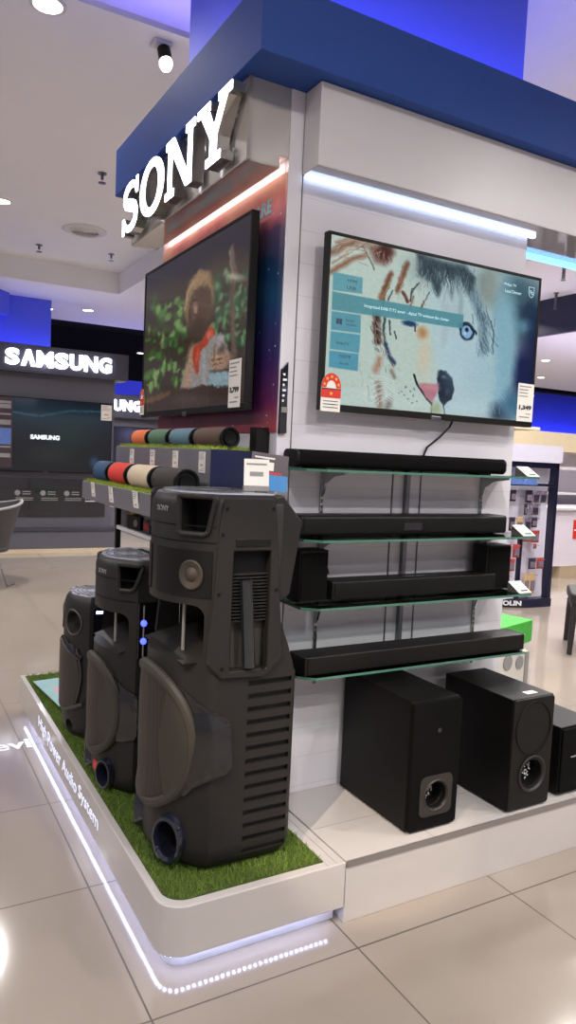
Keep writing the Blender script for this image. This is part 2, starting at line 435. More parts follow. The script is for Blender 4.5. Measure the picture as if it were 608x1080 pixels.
PIC_ANIMALS = [('p',[(-0.059,-0.01),(0.893,-0.183),(1.17,1.03),(0.017,1.101)],(206,224,216),0.02,1),
    ('e',1.536,0.162,0.1946,0.2411,(116,156,164),0.6,1),
    ('e',1.712,0.262,0.1563,0.1998,(40,64,88),0.6,1),
    ('e',1.551,0.099,0.1084,0.0753,(70,106,122),0.6,1),
    ('e',1.653,0.339,0.0884,0.046,(96,146,166),0.7,1),
    ('e',1.677,0.67,0.1554,0.2018,(28,38,86),0.5,1),
    ('e',1.775,0.535,0.0904,0.2496,(26,36,76),0.5,1),
    ('e',1.459,0.567,0.1322,0.4547,(150,196,214),0.35,1),
    ('e',1.465,0.957,0.1069,0.0615,(44,66,84),0.7,1),
    ('e',1.589,0.895,0.0875,0.0931,(70,120,150),0.7,1),
    ('p',[(0.776,0.014),(1.066,0.025),(1.239,0.145),(1.352,0.353),(1.385,0.575),(1.387,0.818),(1.365,1.017),(0.842,1.006),(0.733,0.387)],(196,224,228),0.05,1),
    ('e',1.281,0.109,0.0866,0.1321,(150,166,160),0.4,1),  # reflection on the screen glass painted into the picture as a beige-grey patch
    ('p',[(0.663,-0.002),(0.872,0.03),(1.066,0.022),(1.156,0.083),(1.149,0.187),(1.059,0.084),(1.0,0.058),(0.972,0.111),(0.967,0.236),(0.924,0.147),(0.879,0.066),(0.87,0.184),(0.844,0.239),(0.783,0.14),(0.678,0.131)],(58,78,88),0.025,1),
    ('s',[(1.116,0.133),(1.205,0.26),(1.27,0.363),(1.277,0.541)],0.0792,(118,148,162),0.8,1),
    ('s',[(1.216,0.295),(1.257,0.379),(1.277,0.541)],0.0421,(76,106,122),0.8,1),
    ('s',[(1.332,0.34),(1.366,0.426),(1.371,0.561)],0.0143,(76,108,128),0.7,1),
    ('e',1.12,0.437,0.066,0.057,(24,40,56),0.14,1),
    ('e',1.119,0.442,0.046,0.0409,(146,194,238),0.14,1),
    ('e',1.117,0.426,0.016,0.0146,(26,40,62),0.3,1),
    ('s',[(1.162,0.406),(1.205,0.433)],0.0157,(30,48,62),0.4,1),
    ('e',1.106,0.454,0.01,0.0088,(220,235,250),0.4,1),
    ('e',1.05,0.609,0.1777,0.1751,(206,232,240),0.6,1),
    ('p',[(0.871,0.719),(0.952,0.715),(1.014,0.757),(1.039,0.831),(1.019,0.894),(0.953,0.943),(0.915,0.914)],(12,22,38),0.006,1),
    ('e',0.94,0.757,0.0193,0.0102,(96,124,150),0.6,0.7),
    ('e',0.976,0.851,0.0175,0.0204,(48,72,104),0.6,0.6),
    ('s',[(0.952,0.94),(0.969,1.015)],0.0102,(50,70,80),0.4,1),
    ('p',[(-0.059,-0.01),(0.623,0.005),(0.694,0.057),(0.696,0.274),(0.756,0.382),(0.84,0.555),(0.889,0.721),(0.844,1.004),(0.014,1.058)],(206,226,217),0.012,1),
    ('s',[(0.002,0.111),(0.106,0.046),(0.231,-0.005)],0.0369,(150,110,90),0.9,1),
    ('s',[(0.009,0.22),(0.128,0.138),(0.252,0.077)],0.0291,(152,112,86),0.9,1),
    ('s',[(0.014,0.166),(0.124,0.091)],0.0132,(188,156,134),0.7,1),
    ('s',[(0.032,0.044),(0.133,0.003)],0.0159,(180,150,130),0.8,1),
    ('s',[(0.235,0.033),(0.279,0.087),(0.322,0.151)],0.0123,(124,124,112),0.7,1),
    ('p',[(0.274,0.015),(0.458,-0.015),(0.474,0.032),(0.407,0.113),(0.332,0.103)],(104,52,44),0.03,1),
    ('e',0.401,0.04,0.0509,0.0441,(70,28,24),0.5,1),
    ('s',[(0.459,0.16),(0.415,0.251),(0.388,0.32)],0.0342,(128,82,58),0.7,1),
    ('s',[(0.582,0.077),(0.541,0.18),(0.518,0.251)],0.0348,(128,82,58),0.7,1),
    ('s',[(0.558,0.263),(0.602,0.31)],0.0232,(110,70,62),0.5,1),
    ('s',[(0.645,0.269),(0.626,0.348)],0.0117,(150,110,90),0.6,1),
    ('s',[(0.474,0.265),(0.449,0.324)],0.0114,(66,96,102),0.5,1),
    ('s',[(0.413,0.314),(0.406,0.382)],0.0127,(80,90,92),0.5,1),
    ('s',[(0.368,0.432),(0.366,0.507),(0.385,0.586)],0.0479,(70,46,40),0.7,1),
    ('s',[(0.367,0.532),(0.381,0.593)],0.0254,(44,30,28),0.6,1),
    ('s',[(0.429,0.437),(0.419,0.526),(0.445,0.601)],0.0199,(62,80,88),0.6,1),
    ('s',[(0.465,0.445),(0.479,0.534)],0.0129,(72,84,90),0.5,1),
    ('s',[(0.445,0.598),(0.483,0.673),(0.519,0.708)],0.0286,(62,72,104),0.7,1),
    ('s',[(0.509,0.513),(0.531,0.553)],0.0115,(84,80,80),0.5,1),
    ('s',[(0.635,0.232),(0.622,0.3)],0.0132,(60,62,62),0.5,1),
    ('s',[(0.688,0.183),(0.63,0.248)],0.0118,(58,66,70),0.5,1),
    ('s',[(0.734,0.292),(0.718,0.341)],0.0164,(112,92,72),0.6,1),
    ('s',[(0.776,0.224),(0.747,0.28)],0.0105,(90,104,106),0.5,1),
    ('s',[(0.405,0.699),(0.381,0.761)],0.0484,(192,152,132),0.9,1),
    ('s',[(0.411,0.855),(0.427,0.983)],0.0428,(152,134,114),0.9,1),
    ('s',[(0.502,0.949),(0.489,0.989)],0.0435,(140,134,124),0.9,1),
    ('s',[(0.503,0.757),(0.53,0.793)],0.026,(150,140,130),0.8,1),
    ('e',0.74,0.495,0.0459,0.04,(200,158,108),0.4,1),
    ('e',0.743,0.494,0.0187,0.0181,(172,122,82),0.5,1),
    ('e',0.626,0.444,0.0565,0.0165,(40,72,114),0.4,1),
    ('s',[(0.665,0.451),(0.673,0.486)],0.0118,(84,50,54),0.4,1),
    ('e',0.761,0.642,0.0513,0.1169,(222,216,192),0.7,1),
    ('s',[(0.687,0.769),(0.722,0.828),(0.808,0.91),(0.849,0.945)],0.0163,(40,38,46),0.3,1),
    ('p',[(0.729,0.819),(0.905,0.804),(0.89,0.872),(0.852,0.936),(0.795,0.897)],(198,130,144),0.012,1),
    ('e',0.828,0.834,0.0644,0.0172,(216,152,162),0.7,1),
    ('s',[(0.851,0.933),(0.852,1.008)],0.01,(60,60,64),0.4,1),
    ('e',0.889,0.968,0.046,0.0407,(176,190,152),0.5,1),
    ('e',0.661,0.872,0.0067,0.0052,(110,130,126),0.6,1),
    ('e',0.626,0.849,0.0067,0.0052,(110,130,126),0.6,1),
    ('e',0.69,0.899,0.0067,0.0052,(110,130,126),0.6,1),
    ('e',0.616,0.897,0.0066,0.0052,(110,130,126),0.6,1),
    ('e',0.652,0.92,0.0067,0.0052,(110,130,126),0.6,1),
    ('e',0.694,0.857,0.0068,0.0052,(110,130,126),0.6,1),
    ('e',0.72,0.933,0.0068,0.0052,(110,130,126),0.6,1),
    ('e',0.595,0.875,0.0066,0.0051,(110,130,126),0.6,1),
    ('e',0.573,0.892,0.0066,0.0051,(110,130,126),0.6,1),
    ('e',0.684,0.944,0.0067,0.0052,(110,130,126),0.6,1),
    ('e',0.897,0.094,0.2492,0.0847,(100,124,134),0.7,0.55),
    ('p',[(0.663,-0.002),(0.872,0.03),(1.066,0.022),(1.156,0.083),(1.12,0.176),(1.053,0.099),(1.002,0.078),(0.974,0.14),(0.956,0.2),(0.917,0.148),(0.878,0.097),(0.864,0.199),(0.843,0.225),(0.783,0.14),(0.678,0.131)],(46,64,74),0.03,0.9),
    ('e',1.069,0.593,0.1585,0.2191,(186,216,230),0.8,0.6),
    ('e',1.293,0.705,0.1241,0.1798,(176,212,226),0.8,0.7),
    ('e',0.995,0.324,0.0781,0.1149,(186,208,214),0.7,0.6),
    ('s',[(1.026,0.132),(1.051,0.244),(1.049,0.361)],0.0374,(150,176,184),0.9,0.7),
    ('s',[(0.893,0.266),(0.934,0.404),(0.917,0.536)],0.0433,(184,206,212),0.9,0.7),
    ('e',1.12,0.437,0.068,0.0599,(20,34,50),0.14,1),
    ('e',1.119,0.442,0.048,0.0424,(150,198,240),0.12,1),
    ('e',1.117,0.427,0.016,0.0146,(26,40,62),0.3,1),
    ('s',[(1.049,0.405),(1.099,0.378),(1.165,0.399),(1.206,0.442)],0.0154,(40,58,72),0.5,1),
    ('e',1.104,0.454,0.01,0.0088,(220,235,250),0.4,1),
    ('s',[(0.794,0.03),(0.816,0.104)],0.0065,(34,50,60),0.6,0.6),
    ('s',[(0.925,0.07),(0.909,0.121)],0.0067,(60,80,92),0.6,0.6),
    ('s',[(0.829,0.081),(0.851,0.135)],0.0066,(34,50,60),0.6,0.6),
    ('s',[(0.954,0.044),(0.954,0.09)],0.0067,(34,50,60),0.6,0.6),
    ('s',[(0.87,0.05),(0.884,0.105)],0.0066,(84,108,118),0.6,0.6),
    ('s',[(1.04,0.017),(1.08,0.05)],0.0068,(60,80,92),0.6,0.6),
    ('s',[(0.826,0.091),(0.8,0.163)],0.0066,(60,80,92),0.6,0.6),
    ('s',[(0.726,0.024),(0.753,0.059)],0.0065,(84,108,118),0.6,0.6),
    ('s',[(0.862,0.074),(0.852,0.135)],0.0066,(84,108,118),0.6,0.6),
    ('s',[(0.902,0.026),(0.929,0.069)],0.0067,(34,50,60),0.6,0.6),
    ('s',[(1.027,0.099),(1.022,0.146)],0.0068,(60,80,92),0.6,0.6),
    ('s',[(0.731,0.036),(0.714,0.076)],0.0065,(34,50,60),0.6,0.6),
    ('s',[(1.037,0.057),(1.043,0.124)],0.0068,(84,108,118),0.6,0.6),
    ('s',[(1.006,0.034),(1.005,0.089)],0.0068,(60,80,92),0.6,0.6),
    ('s',[(0.732,0.008),(0.7,0.058)],0.0065,(84,108,118),0.6,0.6),
    ('s',[(1.136,0.051),(1.146,0.111)],0.0069,(34,50,60),0.6,0.6),
    ('s',[(0.734,0.046),(0.771,0.094)],0.0065,(34,50,60),0.6,0.6),
    ('s',[(1.14,0.112),(1.155,0.164)],0.0069,(60,80,92),0.6,0.6),
    ('s',[(0.742,0.01),(0.755,0.054)],0.0065,(84,108,118),0.6,0.6),
    ('s',[(0.909,0.101),(0.913,0.145)],0.0067,(34,50,60),0.6,0.6),
    ('s',[(0.965,0.061),(1.008,0.122)],0.0067,(84,108,118),0.6,0.6),
    ('s',[(1.02,0.08),(1.031,0.144)],0.0068,(84,108,118),0.6,0.6),
    ('s',[(1.078,0.087),(1.08,0.13)],0.0068,(60,80,92),0.6,0.6),
    ('s',[(0.693,0.018),(0.684,0.091)],0.0064,(60,80,92),0.6,0.6),
    ('s',[(0.878,0.057),(0.876,0.097)],0.0066,(84,108,118),0.6,0.6),
    ('s',[(1.131,0.076),(1.119,0.147)],0.0069,(34,50,60),0.6,0.6),
    ('s',[(0.831,0.062),(0.876,0.126)],0.0066,(34,50,60),0.6,0.6),
    ('s',[(0.847,0.056),(0.828,0.115)],0.0066,(84,108,118),0.6,0.6),
    ('s',[(0.802,0.012),(0.797,0.066)],0.0066,(60,80,92),0.6,0.6),
    ('s',[(0.734,0.03),(0.705,0.076)],0.0065,(60,80,92),0.6,0.6),
    ('s',[(1.128,0.053),(1.119,0.098)],0.0069,(34,50,60),0.6,0.6),
    ('s',[(1.072,0.067),(1.16,0.109)],0.0068,(34,50,60),0.6,0.6),
    ('s',[(1.053,0.099),(1.064,0.15)],0.0068,(60,80,92),0.6,0.6),
    ('s',[(0.904,0.027),(0.917,0.088)],0.0067,(34,50,60),0.6,0.6),
    ('s',[(1.095,0.103),(1.071,0.188)],0.0069,(34,50,60),0.6,0.6),
    ('s',[(0.89,0.041),(0.901,0.081)],0.0066,(84,108,118),0.6,0.6),
    ('s',[(0.709,0.078),(0.719,0.117)],0.0065,(60,80,92),0.6,0.6),
    ('s',[(0.996,0.04),(1.048,0.092)],0.0068,(34,50,60),0.6,0.6),
    ('s',[(0.879,0.05),(0.864,0.091)],0.0066,(34,50,60),0.6,0.6),
    ('s',[(1.04,0.046),(1.08,0.111)],0.0068,(34,50,60),0.6,0.6),
    ('s',[(1.08,0.03),(1.064,0.084)],0.0068,(84,108,118),0.6,0.6),
    ('s',[(1.153,0.055),(1.175,0.119)],0.0069,(84,108,118),0.6,0.6),
    ('s',[(0.692,0.077),(0.696,0.124)],0.0064,(60,80,92),0.6,0.6),
    ('s',[(0.735,0.06),(0.737,0.126)],0.0065,(34,50,60),0.6,0.6),
    ('s',[(1.113,0.147),(1.144,0.193)],0.0069,(60,80,92),0.6,0.6),
    ('s',[(1.084,0.072),(1.135,0.126)],0.0068,(84,108,118),0.6,0.6),
    ('s',[(1.15,0.068),(1.154,0.111)],0.0069,(60,80,92),0.6,0.6),
    ('s',[(1.148,0.073),(1.162,0.112)],0.0069,(84,108,118),0.6,0.6),
    ('s',[(0.894,0.039),(0.909,0.107)],0.0066,(34,50,60),0.6,0.6),
    ('s',[(0.797,0.064),(0.812,0.103)],0.0066,(84,108,118),0.6,0.6),
    ('s',[(0.914,0.054),(0.904,0.112)],0.0067,(34,50,60),0.6,0.6),
    ('s',[(0.937,0.034),(0.95,0.087)],0.0067,(60,80,92),0.6,0.6),
    ('s',[(0.727,0.078),(0.742,0.138)],0.0065,(84,108,118),0.6,0.6),
    ('s',[(1.096,0.114),(1.123,0.189)],0.0069,(60,80,92),0.6,0.6),
    ('s',[(0.894,0.063),(0.903,0.129)],0.0067,(60,80,92),0.6,0.6),
    ('s',[(0.818,0.048),(0.813,0.097)],0.0066,(34,50,60),0.6,0.6),
    ('s',[(0.996,0.011),(1.018,0.084)],0.0068,(60,80,92),0.6,0.6),
    ('s',[(0.787,0.036),(0.816,0.088)],0.0065,(84,108,118),0.6,0.6),
    ('s',[(1.021,0.048),(1.052,0.108)],0.0068,(60,80,92),0.6,0.6),
    ('s',[(0.732,0.051),(0.749,0.099)],0.0065,(60,80,92),0.6,0.6),
    ('s',[(0.944,0.021),(0.953,0.074)],0.0067,(60,80,92),0.6,0.6),
    ('s',[(1.005,0.066),(1.004,0.106)],0.0068,(60,80,92),0.6,0.6),
    ('s',[(0.709,0.039),(0.705,0.099)],0.0065,(60,80,92),0.6,0.6),
    ('s',[(1.115,0.063),(1.134,0.138)],0.0069,(84,108,118),0.6,0.6),
    ('s',[(0.7,0.045),(0.7,0.088)],0.0065,(84,108,118),0.6,0.6),
    ('s',[(0.796,0.1),(0.833,0.147)],0.0066,(84,108,118),0.6,0.6),
    ('s',[(0.695,0.03),(0.683,0.102)],0.0064,(84,108,118),0.6,0.6),
    ('s',[(0.986,0.033),(1.018,0.08)],0.0067,(84,108,118),0.6,0.6),
    ('s',[(1.017,0.055),(1.008,0.125)],0.0068,(60,80,92),0.6,0.6),
    ('s',[(0.938,0.101),(0.935,0.156)],0.0067,(60,80,92),0.6,0.6),
    ('s',[(0.985,0.047),(0.995,0.093)],0.0067,(84,108,118),0.6,0.6),
    ('s',[(0.733,0.058),(0.756,0.091)],0.0065,(84,108,118),0.6,0.6),
    ('s',[(0.713,0.061),(0.703,0.12)],0.0065,(84,108,118),0.6,0.6),
    ('s',[(1.042,0.082),(1.055,0.138)],0.0068,(84,108,118),0.6,0.6),
    ('s',[(0.932,0.057),(0.935,0.118)],0.0067,(34,50,60),0.6,0.6),
    ('s',[(1.017,0.055),(1.073,0.096)],0.0068,(84,108,118),0.6,0.6),
    ('s',[(0.933,0.073),(0.951,0.137)],0.0067,(84,108,118),0.6,0.6),
    ('s',[(1.016,0.017),(1.019,0.068)],0.0068,(60,80,92),0.6,0.6),
    ('s',[(0.789,0.021),(0.787,0.084)],0.0065,(34,50,60),0.6,0.6),
    ('s',[(0.927,0.067),(0.91,0.115)],0.0067,(34,50,60),0.6,0.6),
    ('s',[(1.093,0.012),(1.11,0.073)],0.0069,(84,108,118),0.6,0.6),
    ('s',[(1.149,0.117),(1.119,0.169)],0.0069,(60,80,92),0.6,0.6),
    ('s',[(0.734,0.049),(0.765,0.123)],0.0065,(60,80,92),0.6,0.6),
    ('s',[(0.727,0.035),(0.732,0.111)],0.0065,(60,80,92),0.6,0.6),
    ('s',[(0.939,0.046),(0.969,0.122)],0.0067,(60,80,92),0.6,0.6),
    ('s',[(1.087,0.085),(1.128,0.136)],0.0069,(60,80,92),0.6,0.6),
    ('s',[(0.707,0.055),(0.719,0.096)],0.0065,(60,80,92),0.6,0.6),
    ('s',[(0.759,0.054),(0.761,0.098)],0.0065,(60,80,92),0.6,0.6),
    ('s',[(1.13,0.114),(1.154,0.174)],0.0069,(84,108,118),0.6,0.6),
    ('s',[(0.763,0.081),(0.793,0.143)],0.0065,(34,50,60),0.6,0.6),
    ('s',[(1.066,0.023),(1.064,0.071)],0.0068,(34,50,60),0.6,0.6),
    ('s',[(1.064,0.064),(1.043,0.118)],0.0068,(34,50,60),0.6,0.6),
    ('s',[(1.0,0.012),(1.015,0.073)],0.0068,(84,108,118),0.6,0.6),
    ('s',[(0.773,0.03),(0.766,0.095)],0.0065,(60,80,92),0.6,0.6),
    ('s',[(1.118,0.075),(1.126,0.116)],0.0069,(60,80,92),0.6,0.6),
    ('s',[(0.874,0.03),(0.87,0.114)],0.0066,(60,80,92),0.6,0.6),
    ('s',[(0.716,0.051),(0.689,0.105)],0.0065,(60,80,92),0.6,0.6),
    ('s',[(1.079,0.083),(1.057,0.143)],0.0068,(34,50,60),0.6,0.6),
    ('s',[(0.803,0.052),(0.818,0.108)],0.0066,(34,50,60),0.6,0.6),
    ('s',[(0.932,0.062),(0.91,0.111)],0.0067,(34,50,60),0.6,0.6),
    ('s',[(0.795,0.086),(0.797,0.134)],0.0066,(84,108,118),0.6,0.6),
    ('s',[(1.055,0.034),(1.062,0.109)],0.0068,(34,50,60),0.6,0.6),
    ('s',[(0.84,0.076),(0.856,0.13)],0.0066,(60,80,92),0.6,0.6),
    ('s',[(1.086,0.024),(1.105,0.08)],0.0068,(60,80,92),0.6,0.6),
    ('s',[(0.864,0.069),(0.88,0.127)],0.0066,(84,108,118),0.6,0.6),
    ('s',[(0.896,0.042),(0.909,0.082)],0.0067,(60,80,92),0.6,0.6),
    ('s',[(0.884,0.042),(0.866,0.092)],0.0066,(60,80,92),0.6,0.6),
    ('s',[(1.002,0.04),(1.01,0.124)],0.0068,(60,80,92),0.6,0.6),
    ('s',[(1.12,0.052),(1.144,0.092)],0.0069,(34,50,60),0.6,0.6),
    ('s',[(0.779,0.031),(0.796,0.079)],0.0065,(84,108,118),0.6,0.6),
    ('s',[(1.048,0.046),(1.064,0.106)],0.0068,(34,50,60),0.6,0.6),
    ('s',[(0.806,0.036),(0.822,0.087)],0.0066,(60,80,92),0.6,0.6),
    ('s',[(0.842,0.104),(0.902,0.159)],0.0066,(84,108,118),0.6,0.6),
    ('s',[(0.752,0.09),(0.766,0.165)],0.0065,(84,108,118),0.6,0.6),
    ('s',[(1.086,0.074),(1.082,0.115)],0.0069,(60,80,92),0.6,0.6),
    ('s',[(0.892,0.062),(0.877,0.134)],0.0066,(84,108,118),0.6,0.6),
    ('s',[(0.939,0.055),(0.918,0.138)],0.0067,(60,80,92),0.6,0.6),
    ('s',[(0.874,0.074),(0.889,0.157)],0.0066,(60,80,92),0.6,0.6),
    ('s',[(0.837,0.044),(0.816,0.091)],0.0066,(84,108,118),0.6,0.6),
    ('s',[(0.777,0.096),(0.776,0.148)],0.0065,(34,50,60),0.6,0.6),
    ('s',[(1.244,0.387),(1.261,0.422)],0.007,(120,150,166),0.6,0.6),
    ('s',[(1.197,0.326),(1.253,0.374)],0.007,(120,150,166),0.6,0.6),
    ('s',[(1.258,0.277),(1.278,0.313)],0.0071,(66,94,110),0.6,0.6),
    ('s',[(1.213,0.216),(1.237,0.253)],0.007,(120,150,166),0.6,0.6),
    ('s',[(1.29,0.417),(1.279,0.454)],0.0071,(120,150,166),0.6,0.6),
    ('s',[(1.216,0.505),(1.219,0.565)],0.007,(120,150,166),0.6,0.6),
    ('s',[(1.243,0.251),(1.253,0.294)],0.007,(160,190,202),0.6,0.6),
    ('s',[(1.12,0.2),(1.154,0.238)],0.0069,(66,94,110),0.6,0.6),
    ('s',[(1.185,0.164),(1.204,0.214)],0.007,(66,94,110),0.6,0.6),
    ('s',[(1.359,0.46),(1.415,0.496)],0.0072,(66,94,110),0.6,0.6),
    ('s',[(1.379,0.428),(1.403,0.461)],0.0072,(120,150,166),0.6,0.6),
    ('s',[(1.293,0.345),(1.322,0.38)],0.0071,(120,150,166),0.6,0.6),
    ('s',[(1.298,0.478),(1.352,0.515)],0.0071,(160,190,202),0.6,0.6),
    ('s',[(1.234,0.308),(1.238,0.352)],0.007,(120,150,166),0.6,0.6),
    ('s',[(1.202,0.334),(1.25,0.373)],0.007,(120,150,166),0.6,0.6),
    ('s',[(1.222,0.353),(1.265,0.395)],0.007,(160,190,202),0.6,0.6),
    ('s',[(1.279,0.389),(1.297,0.425)],0.0071,(160,190,202),0.6,0.6),
    ('s',[(1.264,0.383),(1.319,0.42)],0.0071,(160,190,202),0.6,0.6),
    ('s',[(1.315,0.51),(1.329,0.546)],0.0071,(120,150,166),0.6,0.6),
    ('s',[(1.242,0.546),(1.234,0.588)],0.0071,(66,94,110),0.6,0.6),
    ('s',[(1.312,0.5),(1.334,0.55)],0.0071,(66,94,110),0.6,0.6),
    ('s',[(1.353,0.489),(1.365,0.523)],0.0072,(120,150,166),0.6,0.6),
    ('s',[(1.164,0.319),(1.169,0.375)],0.007,(66,94,110),0.6,0.6),
    ('s',[(1.151,0.314),(1.168,0.364)],0.0069,(160,190,202),0.6,0.6),
    ('s',[(1.299,0.323),(1.323,0.377)],0.0071,(160,190,202),0.6,0.6),
    ('s',[(1.127,0.167),(1.156,0.214)],0.0069,(160,190,202),0.6,0.6),
    ('s',[(1.265,0.288),(1.28,0.315)],0.0071,(66,94,110),0.6,0.6),
    ('s',[(1.216,0.228),(1.232,0.285)],0.007,(66,94,110),0.6,0.6),
    ('s',[(1.216,0.266),(1.262,0.304)],0.007,(160,190,202),0.6,0.6),
    ('s',[(1.246,0.516),(1.3,0.563)],0.0071,(66,94,110),0.6,0.6),
    ('s',[(1.224,0.265),(1.237,0.302)],0.007,(160,190,202),0.6,0.6),
    ('s',[(1.261,0.359),(1.269,0.414)],0.0071,(120,150,166),0.6,0.6),
    ('s',[(1.267,0.48),(1.295,0.514)],0.0071,(160,190,202),0.6,0.6),
    ('s',[(1.215,0.259),(1.243,0.279)],0.007,(66,94,110),0.6,0.6),
    ('s',[(1.368,0.316),(1.369,0.372)],0.0072,(66,94,110),0.6,0.6),
    ('s',[(1.271,0.398),(1.296,0.443)],0.0071,(120,150,166),0.6,0.6),
    ('s',[(1.239,0.486),(1.263,0.523)],0.0071,(120,150,166),0.6,0.6),
    ('s',[(1.298,0.462),(1.327,0.5)],0.0071,(66,94,110),0.6,0.6),
    ('s',[(1.246,0.439),(1.253,0.49)],0.0071,(160,190,202),0.6,0.6),
    ('s',[(1.263,0.38),(1.298,0.412)],0.0071,(120,150,166),0.6,0.6),
    ('s',[(1.219,0.236),(1.275,0.28)],0.007,(160,190,202),0.6,0.6),
    ('s',[(1.181,0.181),(1.187,0.226)],0.007,(160,190,202),0.6,0.6),
    ('s',[(1.226,0.205),(1.24,0.246)],0.007,(120,150,166),0.6,0.6),
    ('s',[(1.222,0.317),(1.252,0.37)],0.007,(120,150,166),0.6,0.6),
    ('s',[(1.208,0.209),(1.219,0.255)],0.007,(160,190,202),0.6,0.6),
    ('s',[(1.246,0.454),(1.25,0.502)],0.0071,(120,150,166),0.6,0.6),
    ('s',[(1.318,0.477),(1.329,0.516)],0.0071,(120,150,166),0.6,0.6),
    ('s',[(1.293,0.3),(1.322,0.337)],0.0071,(66,94,110),0.6,0.6),
    ('s',[(1.289,0.434),(1.296,0.479)],0.0071,(66,94,110),0.6,0.6),
    ('s',[(1.223,0.172),(1.234,0.222)],0.007,(120,150,166),0.6,0.6),
    ('s',[(1.309,0.527),(1.302,0.56)],0.0071,(120,150,166),0.6,0.6),
    ('s',[(1.203,0.303),(1.252,0.344)],0.007,(66,94,110),0.6,0.6),
    ('s',[(1.26,0.434),(1.279,0.472)],0.0071,(120,150,166),0.6,0.6),
    ('s',[(1.151,0.314),(1.172,0.365)],0.0069,(66,94,110),0.6,0.6),
    ('s',[(1.214,0.379),(1.221,0.413)],0.007,(120,150,166),0.6,0.6),
    ('s',[(1.158,0.219),(1.17,0.256)],0.0069,(120,150,166),0.6,0.6),
    ('s',[(1.276,0.489),(1.302,0.523)],0.0071,(160,190,202),0.6,0.6),
    ('s',[(1.274,0.429),(1.298,0.457)],0.0071,(66,94,110),0.6,0.6),
    ('s',[(1.097,0.168),(1.091,0.211)],0.0069,(120,150,166),0.6,0.6),
    ('s',[(1.17,0.361),(1.199,0.412)],0.007,(160,190,202),0.6,0.6),
    ('s',[(1.23,0.421),(1.267,0.459)],0.007,(120,150,166),0.6,0.6),
    ('s',[(1.301,0.34),(1.328,0.383)],0.0071,(66,94,110),0.6,0.6),
    ('s',[(1.223,0.339),(1.224,0.401)],0.007,(120,150,166),0.6,0.6),
    ('s',[(1.233,0.234),(1.235,0.281)],0.007,(66,94,110),0.6,0.6),
    ('s',[(1.236,0.547),(1.231,0.583)],0.0071,(160,190,202),0.6,0.6),
    ('s',[(1.215,0.244),(1.235,0.275)],0.007,(120,150,166),0.6,0.6),
    ('s',[(1.269,0.439),(1.293,0.495)],0.0071,(160,190,202),0.6,0.6),
    ('s',[(1.247,0.449),(1.264,0.498)],0.0071,(66,94,110),0.6,0.6),
    ('s',[(1.239,0.431),(1.259,0.48)],0.007,(120,150,166),0.6,0.6),
    ('s',[(1.181,0.201),(1.209,0.257)],0.007,(160,190,202),0.6,0.6),
    ('s',[(1.246,0.498),(1.27,0.551)],0.0071,(120,150,166),0.6,0.6),
    ('s',[(1.222,0.295),(1.247,0.337)],0.007,(120,150,166),0.6,0.6),
    ('s',[(1.258,0.284),(1.265,0.332)],0.0071,(66,94,110),0.6,0.6),
    ('s',[(1.309,0.334),(1.331,0.388)],0.0071,(160,190,202),0.6,0.6),
    ('s',[(1.199,0.222),(1.201,0.268)],0.007,(120,150,166),0.6,0.6),
    ('s',[(1.266,0.295),(1.283,0.324)],0.0071,(66,94,110),0.6,0.6),
    ('s',[(1.198,0.236),(1.238,0.282)],0.007,(66,94,110),0.6,0.6),
    ('s',[(1.242,0.473),(1.261,0.507)],0.0071,(120,150,166),0.6,0.6),
    ('s',[(1.231,0.431),(1.281,0.455)],0.007,(120,150,166),0.6,0.6),
    ('s',[(1.291,0.45),(1.278,0.493)],0.0071,(66,94,110),0.6,0.6),
    ('s',[(1.219,0.304),(1.219,0.341)],0.007,(160,190,202),0.6,0.6),
    ('s',[(1.233,0.191),(1.237,0.236)],0.007,(160,190,202),0.6,0.6),
    ('s',[(1.274,0.45),(1.308,0.496)],0.0071,(120,150,166),0.6,0.6),
    ('s',[(1.234,0.287),(1.256,0.324)],0.007,(120,150,166),0.6,0.6),
    ('s',[(1.261,0.444),(1.304,0.496)],0.0071,(66,94,110),0.6,0.6),
    ('s',[(1.286,0.356),(1.326,0.384)],0.0071,(120,150,166),0.6,0.6),
    ('s',[(1.235,0.444),(1.272,0.492)],0.007,(120,150,166),0.6,0.6),
    ('s',[(1.28,0.247),(1.294,0.291)],0.0071,(66,94,110),0.6,0.6),
    ('s',[(1.2,0.206),(1.221,0.233)],0.007,(66,94,110),0.6,0.6),
    ('s',[(1.256,0.494),(1.266,0.538)],0.0071,(66,94,110),0.6,0.6),
    ('s',[(1.287,0.234),(1.306,0.266)],0.0071,(160,190,202),0.6,0.6),
    ('s',[(1.342,0.357),(1.321,0.421)],0.0071,(120,150,166),0.6,0.6),
    ('s',[(1.326,0.42),(1.363,0.479)],0.0071,(66,94,110),0.6,0.6),
    ('s',[(1.245,0.464),(1.273,0.501)],0.0071,(160,190,202),0.6,0.6),
    ('s',[(1.269,0.369),(1.307,0.418)],0.0071,(66,94,110),0.6,0.6),
    ('s',[(1.255,0.267),(1.289,0.322)],0.007,(160,190,202),0.6,0.6),
    ('s',[(1.273,0.477),(1.325,0.518)],0.0071,(120,150,166),0.6,0.6),
    ('s',[(1.266,0.319),(1.289,0.366)],0.0071,(66,94,110),0.6,0.6),
    ('s',[(1.269,0.372),(1.308,0.408)],0.0071,(66,94,110),0.6,0.6),
    ('s',[(1.267,0.463),(1.275,0.497)],0.0071,(66,94,110),0.6,0.6),
    ('s',[(1.24,0.548),(1.25,0.586)],0.0071,(120,150,166),0.6,0.6),
    ('s',[(1.25,0.45),(1.279,0.475)],0.0071,(66,94,110),0.6,0.6),
    ('s',[(1.211,0.214),(1.223,0.253)],0.007,(160,190,202),0.6,0.6),
    ('s',[(1.194,0.281),(1.206,0.313)],0.007,(160,190,202),0.6,0.6),
